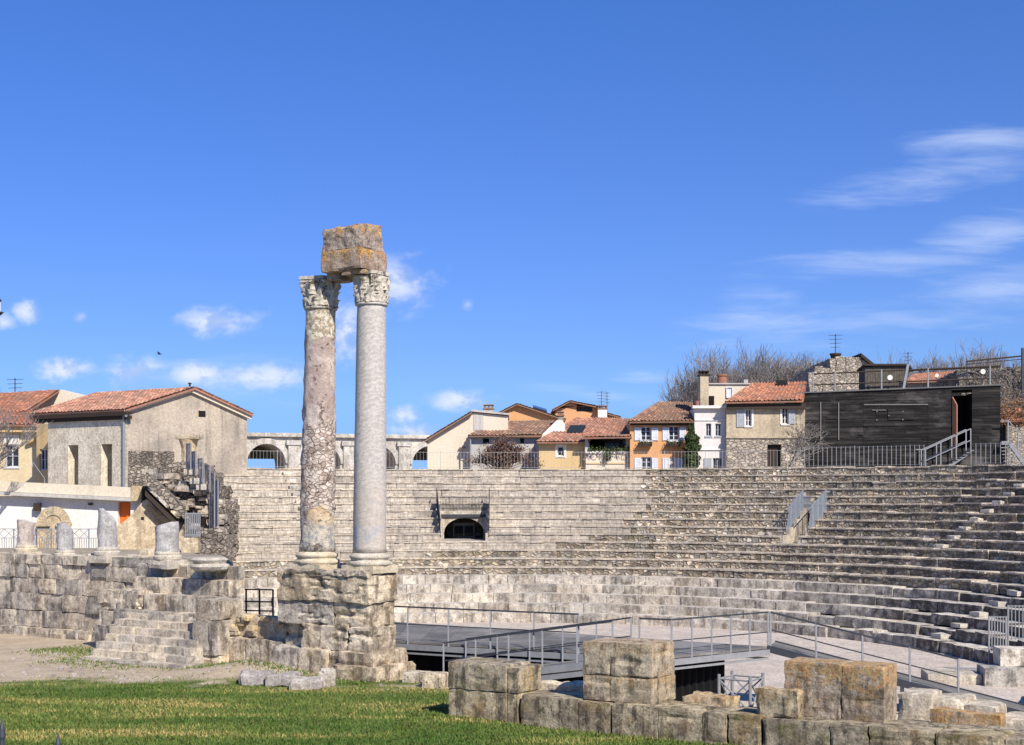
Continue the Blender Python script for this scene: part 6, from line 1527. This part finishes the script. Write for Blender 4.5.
# stepped blue-grey railings at the left edge of the seats
pts = [((186.5, 192), 444, 470), ((192, 197), 452, 476), ((198, 204), 459, 484), ((205, 211), 466, 492), ((210, 215.5), 474, 540), ((215, 219), 481, 548)]
sr = empty('stepped_railing', FM.pp(205, 500, -1), 'blue-grey metal panels stepping down the left edge of the seats', 'railing')
for i, ((a, b), yt, yb) in enumerate(pts):
    d = -.6+.35*(5-i)*0
    m = MB(); t0, t1 = FM.t(a, d), FM.t(b, d); z0, z1 = FM.z(a, yb, d), FM.z(a, yt, d)
    n = 6
    for k in range(n+1): t = t0+(t1-t0)*k/n; m.bar(FM.p(t, d-.1*k, z0), FM.p(t, d-.1*k, z1), .05 if k in (0, n) else .022)
    m.bar(FM.p(t0, d, z1), FM.p(t1, d-.6, z1), .05); m.bar(FM.p(t0, d, z0+.05), FM.p(t1, d-.6, z0+.05), .05); m.build('railing_panel', M['steel'], sr)
m = MB(); FP = Fr(192, 57); 
gp = empty('slatted_gate', FP.pp(192, 537), 'grey slatted metal gate standing on an ochre stone block behind the thick grey stump', 'gate')
t0, t1 = FP.t(185.5), FP.t(200); z0, z1 = FP.z(190, 537), FP.z(190, 513.5)
for k in range(9): t = t0+(t1-t0)*k/8; m.bar(FP.p(t, 0, z0), FP.p(t, 0, z1), .04)
m.bar(FP.p(t0, 0, z1), FP.p(t1, 0, z1), .05); m.bar(FP.p(t0, 0, z0+.08), FP.p(t1, 0, z0+.08), .05); m.build('slats', M['steel'], gp)
m = MB(); m.rock([FP.pp(181, 560, 0), FP.pp(198.5, 560, 0), FP.pp(198.5, 560, 0)+Vector((0,.8,0)), FP.pp(181, 560, 0)+Vector((0,.8,0)), FP.pp(181, 536.5, 0), FP.pp(198.5, 536.5, 0), FP.pp(198.5, 536.5, 0)+Vector((0,.8,0)), FP.pp(181, 536.5, 0)+Vector((0,.8,0))], cell=.12, amp=.03, rnd=.04, seed=2)
m.build('stone_block', M['yellowstone'], label='ochre cut stone block under the grey slatted gate', cat='stone block')
m = MB(); FP2 = Fr(213, 55); m.rock([FP2.pp(198, 561, 0), FP2.pp(226, 561, 0), FP2.pp(226, 561, 0)+Vector((0,1.6,0)), FP2.pp(198, 561, 0)+Vector((0,1.6,0)), FP2.pp(203, 531, 0), FP2.pp(222, 528, 0), FP2.pp(221, 529, 0)+Vector((0,1.6,0)), FP2.pp(203, 532, 0)+Vector((0,1.6,0))], cell=.11, amp=.2, rnd=.14, fr=2, seed=8)
m.build('rubble_stump', M['ruinrubble'], label='jagged lump of dark rubble masonry above the eroded column base', cat='ruin')
m = MB(); c = FM.pp(237, 465, 5); pz = FG
pt_ = Fr(237, 83); m.bar(pt_.pp(237, 466), pt_.pp(237, 438), .28); m.build('steel_post', M['bluesteel'], label='grey square post at the left end of the top fence, before the gabled building', cat='post')
# ------------------------------------------------------------------ vegetation
def bare_tree(base, h, spread, label, seed, limbs=6, tw=1.0, group=None, trunk_h=.28, name='bare_tree', mt='twig', depth=4):
    rs = random.Random(seed); root = empty(name, base, label, 'tree', group)
    m = MB(); th = h*trunk_h; base = Vector(base)
    m.tube([base, base+Vector((.1, 0, th*.5)), base+Vector((0, .1, th))], [h*.035, h*.028, h*.026], 8); m.build('trunk', M['bark'], root, smooth=True)
    b = MB(); tip = base+Vector((0, .1, th))
    def grow(p, d, L, r, lev):
        d = d.normalized(); mid = p+d*L*.5+Vector((rs.gauss(0,.04), rs.gauss(0,.04), rs.gauss(0,.02)))*L
        q = p+d*L+Vector((rs.gauss(0,.06), rs.gauss(0,.06), .06))*L
        b.tube([p, mid, q], [r, r*.8, r*.6], 5 if lev < 2 else 3, cap=False)
        if lev >= depth: return
        n = (5, 4, 4, 3)[min(lev, 3)]
        for k in range(n):
            f = .45+.55*(k+1)/n; s = p+(q-p)*f
            up = .28+.16*lev
            nd = (q-p).normalized()+Vector((rs.gauss(0, .62), rs.gauss(0, .62), rs.gauss(up*.8, .28)))
            grow(s, nd, L*rs.uniform(.55, .8), max(.011*tw, r*.5), lev+1)
    for k in range(limbs):
        a = 2*PI*(k+rs.random()*.6)/limbs; d = Vector((math.cos(a)*spread, math.sin(a)*spread, .75+rs.random()*.5))
        grow(tip-Vector((0,0,rs.random()*th*.15)), d, h*rs.uniform(.24, .33), h*.013, 0)
    b.build('branches', M[mt], root, norm=False)
    return root
for i, (px, pyt, Y, sp, lb) in enumerate(((702, 360, 128, .75, 'leafless tree with the lowest crown, behind the chimney of the white house'), (742, 349, 126, .8, 'leafless broad tree rising behind the roof of the white house'), (775, 347, 129, .85, 'leafless grey tree rising behind the ridge of the bright red roof'), (806, 349, 125, .75, 'leafless tree beside the rough stone building, right end of the grey crowns'))):
    b = W(px, 470, Y); b.z = TOPZ-.1; top = W(px, pyt, Y).z; bare_tree(b, (top-b.z)*1.0, sp, lb, 40+i, 12, 1.7, 'bare trees behind the houses')
for i, (px, pyt, Y, sp, lb) in enumerate(((931, 358, 122, .8, 'small leafless tree behind the shed roof, left of the netted bank'), (962, 352, 120, .8, 'leafless tree above the shed roof railing, second from the right edge'), (992, 354, 124, .8, 'leafless tree behind the tall rusty fence at the right edge'))):
    b = W(px, 470, Y); b.z = TOPZ-.1; top = W(px, pyt, Y).z; bare_tree(b, (top-b.z)*1.02, sp, lb, 60+i, 11, 1.6, 'bare trees at the right edge')
b = W(-38, 500, 58); b.z = 2.8; bare_tree(b, W(0, 376, 58).z-2.8, .6, 'leafless tree reaching in at the left edge before the yellow house', 81, 6, .9)
def leafball(m, cfun, n, size, rs, crinkle=.5):
    for k in range(n):
        p, nrm = cfun(); e = Vector((rs.gauss(0,1), rs.gauss(0,1), rs.gauss(0,1))).normalized(); g = (nrm+Vector((rs.gauss(0,1), rs.gauss(0,1), rs.gauss(0,1)))*crinkle).cross(e)
        if g.length < .01: continue
        g.normalize(); s = size*rs.uniform(.5, 1.3); m.f([m.bm.verts.new(q) for q in (p-e*s, p+g*s*.5, p+e*s, p-g*s*.5)], rs.random())
# evergreen column by the orange house
cy = empty('climbing_evergreen', W(692, 470, 87.6), 'tall narrow dark evergreen climbing between the orange house and the white house', 'tree')
cy_b = W(691.5, 472, 87.5); Hh = (472-424)*87.5/F_
m = MB(); m.tube([cy_b, cy_b+Vector((0,0,Hh*.9))], [.12, .03], 6); m.build('trunk', M['bark'], cy)
m = MB(); rs = random.Random(2)
def cf():
    f = rs.random()**.8; r = (.50 if f < .6 else .50*(1-f)/.4+.05)*(.75+.5*noise.noise(Vector((f*9, 1, 2)))+.25); a = rs.random()*2*PI; rr = r*math.sqrt(rs.random())
    lump = 1+.35*noise.noise(Vector((math.cos(a)*1.5, math.sin(a)*1.5, f*7)))
    n = Vector((math.cos(a), math.sin(a), .3)); return cy_b+Vector((math.cos(a)*rr*lump, math.sin(a)*rr*.7*lump, f*Hh)), n
leafball(m, cf, 5200, .10, rs); m.build('crown', M['ivy'], cy, norm=False)
# purple-brown bush
bb = W(503, 470, 89.3); bb.z = TOPZ-.1
bu = empty('bush', bb, 'big purple-brown half-bare bush in front of the low grey-white house', 'bush')
m = MB(); rs = random.Random(31); tips = []
for k in range(150):
    a = rs.random()*2*PI; s = rs.random(); x = math.cos(a)*s*1.75+ (0 if rs.random() < .6 else rs.uniform(-1, 1)); q = bb+Vector((x, math.sin(a)*s*1.2, (2.35-abs(x)*.55)*rs.uniform(.5, 1))); mid = bb+(q-bb)*.5+Vector((rs.gauss(0,.15), rs.gauss(0,.1), .25)); m.tube([bb+Vector((rs.gauss(0,.3), rs.gauss(0,.2), 0)), mid, q], [.03, .02, .01], 3, cap=False); tips.append((mid, q))
m.build('stems', M['brush'], bu, norm=False)
m = MB()
def cf2():
    a, q = rs.choice(tips); f = rs.random(); return a+(q-a)*f*1.08+Vector((rs.gauss(0,.14), rs.gauss(0,.14), rs.gauss(0,.14))), Vector((0,-.5,1))
leafball(m, cf2, 5200, .085, rs, .9); m.build('leaves', M['redleaf'], bu, norm=False)
# vine on the stone house
FV = Fr(790, 87.3); vn = empty('bare_vine', FV.pp(793, 468), 'pale leafless vine climbing the right corner of the stone and tan house', 'vine')
m = MB(); rs = random.Random(8)
def vine(p, d, L, r, lev):
    pts = [p]
    for k in range(5): d = (d+Vector((rs.gauss(0,.25), 0, rs.gauss(0,.15)))).normalized(); p = p+d*L/5; p.y = FV.O.y-.14+rs.gauss(0,.04); pts.append(p)
    m.tube(pts, [r*(1-.12*k) for k in range(6)], 4, cap=False)
    if lev < 4:
        for k in range(4): vine(rs.choice(pts[2:]), d+Vector((rs.gauss(0,.9), 0, rs.gauss(.2,.5))), L*.62, max(.014, r*.55), lev+1)
vine(FV.pp(792, 469, -.1), Vector((0,0,1)), 1.5, .06, 0); vine(FV.pp(790, 469, -.1), Vector((-.12,0,1)), 1.9, .06, 1)
m.build('stems', M['twig'], vn, norm=False)
# plants on the loggia
FQ = Fr(607, 88.6); lp = empty('balcony_plants', FQ.pp(607, 452), 'green and brown plants spilling over the cream lettered balcony', 'plant')
m = MB(); rs = random.Random(6)
def cf3():
    if rs.random() < .35: px, py = 607.5+rs.gauss(0, 2), rs.uniform(449, 461)
    else: px, py = rs.uniform(588, 629), 451.5-abs(rs.gauss(0, 2.6))
    return FQ.pp(px, py, rs.uniform(-.1, .5) if py < 452 else rs.uniform(-.15, .25)), Vector((0,-1,.3))
leafball(m, cf3, 430, .09, rs, .8); m.build('leaves', M['ivy'], lp, norm=False)
# brush on the right bank
for i, (px0, px1, py0, py1, d, n, mt, lb) in enumerate(((972, 1070, 372, 428, 0, 1300, 'twig', 'grey-brown leafless brush covering the bank at the far right'), (1000, 1075, 402, 426, -.8, 420, 'brush', 'rust-coloured dry brambles on the bank beside the shed corner'))):
    rs = random.Random(90+i); b0 = F3.pp((px0+px1)/2, py1, d); ro = empty('brush_thicket', b0, lb, 'bush')
    m = MB(); tp = []
    for k in range(n):
        py = rs.uniform(py0, py1); px = rs.uniform(px0, px1); dd = 2.4*(1-(py-py0)/(py1-py0+30)) if i == 0 else d
        p = F3.pp(px, py, dd-.15); q = p+Vector((rs.gauss(0,.5), -abs(rs.gauss(.15,.2)), abs(rs.gauss(.35,.35)))); m.tube([p, (p+q)/2+Vector((rs.gauss(0,.1), 0, .1)), q], [.02, .016, .008], 3, cap=False); tp.append((p, q))
    m.build('stems', M[mt], ro, norm=False)
    m = MB()
    def cf4():
        a, q = rs.choice(tp); return a+(q-a)*rs.random()+Vector((rs.gauss(0,.1), rs.gauss(0,.1), rs.gauss(0,.1))), Vector((0,-1,.5))
    leafball(m, cf4, 2600 if i else 1500, .07, rs, 1); m.build('leaves', M['rustleaf'] if i else M['redleaf'], ro, norm=False)
    if i == 1:
        ts = MB(); A = F3.pp(1001, 421, -1.2); B = F3.pp(1080, 419, -1.2); C = F3.pp(1080, 408, .5); D = F3.pp(1004, 408, .5)
        ts.roof(A, B, C, D, .26, 8, .06); rh = empty('lean_to', F3.pp(1040, 430, 0), 'low tiled lean-to roof overgrown with brambles at the right edge', 'shed')
        ts.build('roof', M['roofred'], rh); w = MB(); w.panel(F3, F3.t(1003), F3.t(1080), TOPZ-.3, F3.z(1030, 422), .3, (), .5, -.9); w.build('wall', M['houserubble'], rh)
# weeds at the foot of walls
m = MB(); rs = random.Random(14)
for k in range(5200):
    r_ = rs.random()
    if r_ < .5: t = rs.uniform(-17, -5); d = 3.6+rs.gauss(0, .35)-(.9 if t < -13 else 0)*rs.random()*1.5
    elif r_ < .8: t = rs.uniform(-19.5, -15.5); d = 4.6+rs.gauss(0, .6)
    else: t = rs.uniform(-.5, 9); d = -.12+rs.gauss(0, .08)
    p = ST.p(t, d, 0); p.z = lawnz(p.x, p.y)-.02; h = rs.uniform(.03, .12); e = Vector((rs.gauss(0,1), rs.gauss(0,1), 0)).normalized()*.025
    m.f([m.bm.verts.new(q) for q in (p-e, p+e, p+Vector((rs.gauss(0,.05), rs.gauss(0,.05), h)))], rs.random()*.8)
m.build('weeds', M['grassb'], label='scruffy weeds growing along the foot of the ruined walls', cat='weeds', kind='stuff', norm=False)

# ------------------------------------------------------------------ near iron fence, lamp, bird
nf = empty('spiked_fence', Vector((-.9, 3, 3.35)), 'dark iron fence with pointed pickets, close to the viewer at lower left', 'fence')
m = MB(); sx = 56*3/F_
for k in range(-16, 14):
    x = (58-CX_)*3/F_+k*sx; zt = CZ_-(734-HY_)*3/F_-k*15*3/F_
    zt = min(zt, CZ_-(722-HY_)*3/F_) if k < -1 else zt
    m.tube([(x, 3, zt-1.15), (x, 3, zt-.045), (x, 3, zt-.038), (x, 3, zt-.02), (x, 3, zt)], [.006, .006, .0085, .0065, .0008], 8)
m.build('pickets', M['darksteel'], nf)
m = MB(); x0 = (58-CX_)*3/F_
for dz in (-.14, -1.05): m.bar((x0-16*sx, 3, CZ_-.51+dz+.02), (x0+14*sx, 3, CZ_-.51-14*15*3/F_+dz), .02)
m.build('rails', M['darksteel'], nf)
lp = W(-5.0, 312, 30); ln = empty('street_lamp', Vector((lp.x, lp.y, 0)), 'black street lamp whose lantern edge shows at the left border', 'street lamp')
m = MB(); m.tube([(lp.x, lp.y, 0), (lp.x, lp.y, 1.2), (lp.x, lp.y, lp.z-.1)], [.09, .06, .045], 10); m.build('post', M['darksteel'], ln)
c = Vector((lp.x, lp.y, lp.z)); m = MB(); m.lathe(c, [(.05,-.12),(.19,-.02),(.19,.0),(.05,.01)], 6); m.lathe(c+Vector((0,0,.22)), [(.13,0),(.15,.02),(.05,.14),(.02,.22)], 6); m.build('lantern_frame', M['darksteel'], ln)
m = MB(); m.lathe(c, [(.12,.015),(.12,.215)], 6); m.build('lantern_glass', M['paleframe'], ln)
bp = W(159.5, 354, 95); bd = empty('flying_bird', bp, 'small dark bird flying in front of the clouds at upper left', 'bird')
m = MB(); m.tube([bp+Vector((-.16,0,.01)), bp+Vector((-.06,0,0)), bp+Vector((.05,0,-.01)), bp+Vector((.11,0,.0)), bp+Vector((.17,0,-.01))], [.012, .04, .042, .03, .004], 8)
for s_ in (-1, 1):
    a = bp+Vector((.04, .02*s_, .02)); m.hexa([a, a+Vector((-.1,0,0)), a+Vector((-.15,.22*s_,.10)), a+Vector((-.06,.22*s_,.11)), a+Vector((0,0,.012)), a+Vector((-.1,0,.01)), a+Vector((-.15,.22*s_,.107)), a+Vector((-.06,.22*s_,.118))], .5)
m.hexa([bp+Vector((-.13,-.02,0)), bp+Vector((-.24,-.05,.0)), bp+Vector((-.24,.05,.0)), bp+Vector((-.13,.02,0)), bp+Vector((-.13,-.02,.012)), bp+Vector((-.24,-.05,.008)), bp+Vector((-.24,.05,.008)), bp+Vector((-.13,.02,.012))], .5)
m.build('body', M['darksteel'], bd, smooth=False)

# ------------------------------------------------------------------ light, sky, camera
EL = math.radians(40); AZ = math.radians(60)
sd = Vector((math.cos(EL)*math.cos(AZ), -math.cos(EL)*math.sin(AZ), math.sin(EL)))
L = bpy.data.lights.new('sun', 'SUN'); L.energy = 4.4; L.angle = math.radians(.53); L.color = (1, .93, .82)
lo = bpy.data.objects.new('sun', L); COL.objects.link(lo); lo.rotation_euler = sd.to_track_quat('Z', 'Y').to_euler(); lo.location = (20, -20, 60)
wd = bpy.data.worlds.new('World'); SC.world = wd; wd.use_nodes = True; nt = wd.node_tree; nt.nodes.clear()
class WN(NT):
    def __init__(s, t): s.t = t
w = WN(nt)
out = w.n('ShaderNodeOutputWorld'); bg = w.n('ShaderNodeBackground'); nt.links.new(bg.outputs[0], out.inputs[0])
sky = w.n('ShaderNodeTexSky', sky_type='NISHITA'); sky.sun_disc = False; sky.sun_elevation = EL; sky.sun_rotation = math.atan2(sd.x, sd.y)
tg_ = w.n('ShaderNodeTexCoord'); sg_ = w.n('ShaderNodeSeparateXYZ'); nt.links.new(tg_.outputs['Generated'], sg_.inputs[0]); cg_ = w.n('ShaderNodeCombineXYZ'); w.put(cg_.inputs[0], sg_.outputs[0]); w.put(cg_.inputs[1], sg_.outputs[1]); w.put(cg_.inputs[2], w.math('MAXIMUM', sg_.outputs[2], .07)); nt.links.new(cg_.outputs[0], sky.inputs[0])
sky.altitude = 0; sky.air_density = 1.0; sky.dust_density = .35; sky.ozone_density = 3.0
SKYS = .085; KS = SKYS*2**.5; bg.inputs[1].default_value = SKYS
skc = w.hsv(sky.outputs[0], .522, 1.42, 1.0)
sp_ = w.n('ShaderNodeSeparateColor'); nt.links.new(skc, sp_.inputs[0]); cb_ = w.n('ShaderNodeCombineColor')
for i_, (a_, p_) in enumerate(((.38, .50), (.628, .59), (1.12, .88))):
    w.put(cb_.inputs[i_], w.math('MULTIPLY', w.math('POWER', w.math('MULTIPLY', sp_.outputs[i_], KS), p_), a_/KS))
skc = cb_.outputs[0]
tc = w.n('ShaderNodeTexCoord'); sx = w.n('ShaderNodeSeparateXYZ'); nt.links.new(tc.outputs['Generated'], sx.inputs[0])
yy = w.math('MAXIMUM', sx.outputs[1], .05)
u = w.math('DIVIDE', sx.outputs[0], yy); v = w.math('DIVIDE', sx.outputs[2], yy)
front = w.rng(sx.outputs[1], .05, .2)
uv = w.n('ShaderNodeCombineXYZ'); w.put(uv.inputs[0], u); w.put(uv.inputs[1], v); uvo = uv.outputs[0]
def mapped(scale, rot=0, loc=(0,0,0)):
    mp = w.n('ShaderNodeMapping'); nt.links.new(uvo, mp.inputs[0]); mp.inputs['Scale'].default_value = scale; mp.inputs['Rotation'].default_value = (0,0,rot); mp.inputs['Location'].default_value = loc; return mp.outputs[0]
puff = w.noise(mapped((38, 50, 1)), 1, 7, .6, .25); puff2 = w.noise(mapped((38, 50, 1), 0, (-.35, -.55, 0)), 1, 5, .6, .25)
streak = w.noise(mapped((5, 34, 1), -.16), 1, 8, .6, .9); streak2 = w.noise(mapped((14, 90, 1), -.12), 1, 6, .62, .6)
def ell(px, py, rx, ry, rot=0):
    cu_, cv = (px-CX_)/F_, (HY_-py)/F_; a, b = rx/F_, ry/F_
    du = w.math('SUBTRACT', u, cu_); dv = w.math('SUBTRACT', v, cv)
    if rot:
        c_, s_ = math.cos(rot), math.sin(rot); du, dv = w.math('ADD', w.math('MULTIPLY', du, c_), w.math('MULTIPLY', dv, s_)), w.math('SUBTRACT', w.math('MULTIPLY', dv, c_), w.math('MULTIPLY', du, s_))
    x = w.math('DIVIDE', du, a); y = w.math('DIVIDE', dv, b)
    return w.math('SUBTRACT', 1, w.math('SQRT', w.math('ADD', w.math('MULTIPLY', x, x), w.math('MULTIPLY', y, y))))
CUM = [(220, 321, 46, 17), (66, 369, 44, 14), (138, 371, 44, 18), (390, 283, 50, 34), (346, 330, 26, 40), (27, 311, 17, 14), (4, 322, 14, 11), (458, 401, 42, 13), (404, 415, 26, 14), (414, 433, 40, 14), (467, 305, 8, 8), (80, 318, 9, 8), (195, 373, 40, 13), (255, 377, 70, 17)]
acc = None
for q in CUM:
    e = ell(*q); acc = e if acc is None else w.math('MAXIMUM', acc, e)
dc = w.rng(w.math('ADD', acc, w.math('MULTIPLY', w.math('SUBTRACT', puff, .5), 2.0)), -.1, 1.25, 0, .85)
CIR = [(985, 138, 120, 24, .05), (915, 182, 150, 28, .16), (990, 235, 100, 36, .25), (885, 262, 200, 20, .05), (865, 325, 260, 30, .04), (1005, 290, 130, 40, .15), (650, 377, 70, 10, -.05), (605, 396, 110, 12, -.12), (240, 376, 130, 34, -.12), (230, 376, 90, 22, -.12), (740, 315, 80, 34, .2)]
acc2 = None
for q in CIR:
    e = w.math('MAXIMUM', ell(*q), 0); acc2 = e if acc2 is None else w.math('MAXIMUM', acc2, e)
st_ = w.math('ADD', w.math('MULTIPLY', streak, .65), w.math('MULTIPLY', streak2, .35))
dci = w.rng(w.math('ADD', w.math('MULTIPLY', acc2, .85), w.math('MULTIPLY', w.math('SUBTRACT', st_, .52), 3.0)), .0, 1.4, 0, .60); dci = w.math('MULTIPLY', dci, w.rng(acc2, 0, .3))
sh_ = w.rng(w.math('SUBTRACT', puff, puff2), -.12, .10)
k_ = 1/SKYS
ccol = w.mix(sh_, (.36*k_, .44*k_, .62*k_), (.62*k_, .65*k_, .72*k_))
col = w.mix(w.math('MULTIPLY', dci, front), skc, (.50*k_, .58*k_, .76*k_))
col = w.mix(w.math('MULTIPLY', dc, front), col, ccol)
nt.links.new(col, bg.inputs[0])
SC.view_settings.view_transform = 'Standard'; SC.view_settings.look = 'None'; SC.view_settings.exposure = .5; SC.view_settings.gamma = 1
SC.view_settings.use_curve_mapping = False
cd = bpy.data.cameras.new('camera'); cam = bpy.data.objects.new('camera', cd); COL.objects.link(cam); SC.camera = cam
cam.location = (0, 0, CZ_); cam.rotation_euler = (PI/2, 0, 0); cd.sensor_fit = 'HORIZONTAL'; cd.sensor_width = 36; cd.lens = 36*F_/1024
cd.shift_x = 0; cd.shift_y = (HY_-372.5)/1024; cd.clip_start = .1; cd.clip_end = 5000
SC.render.resolution_x = 1024; SC.render.resolution_y = 745
SC.cycles.max_bounces = 6; SC.cycles.diffuse_bounces = 3
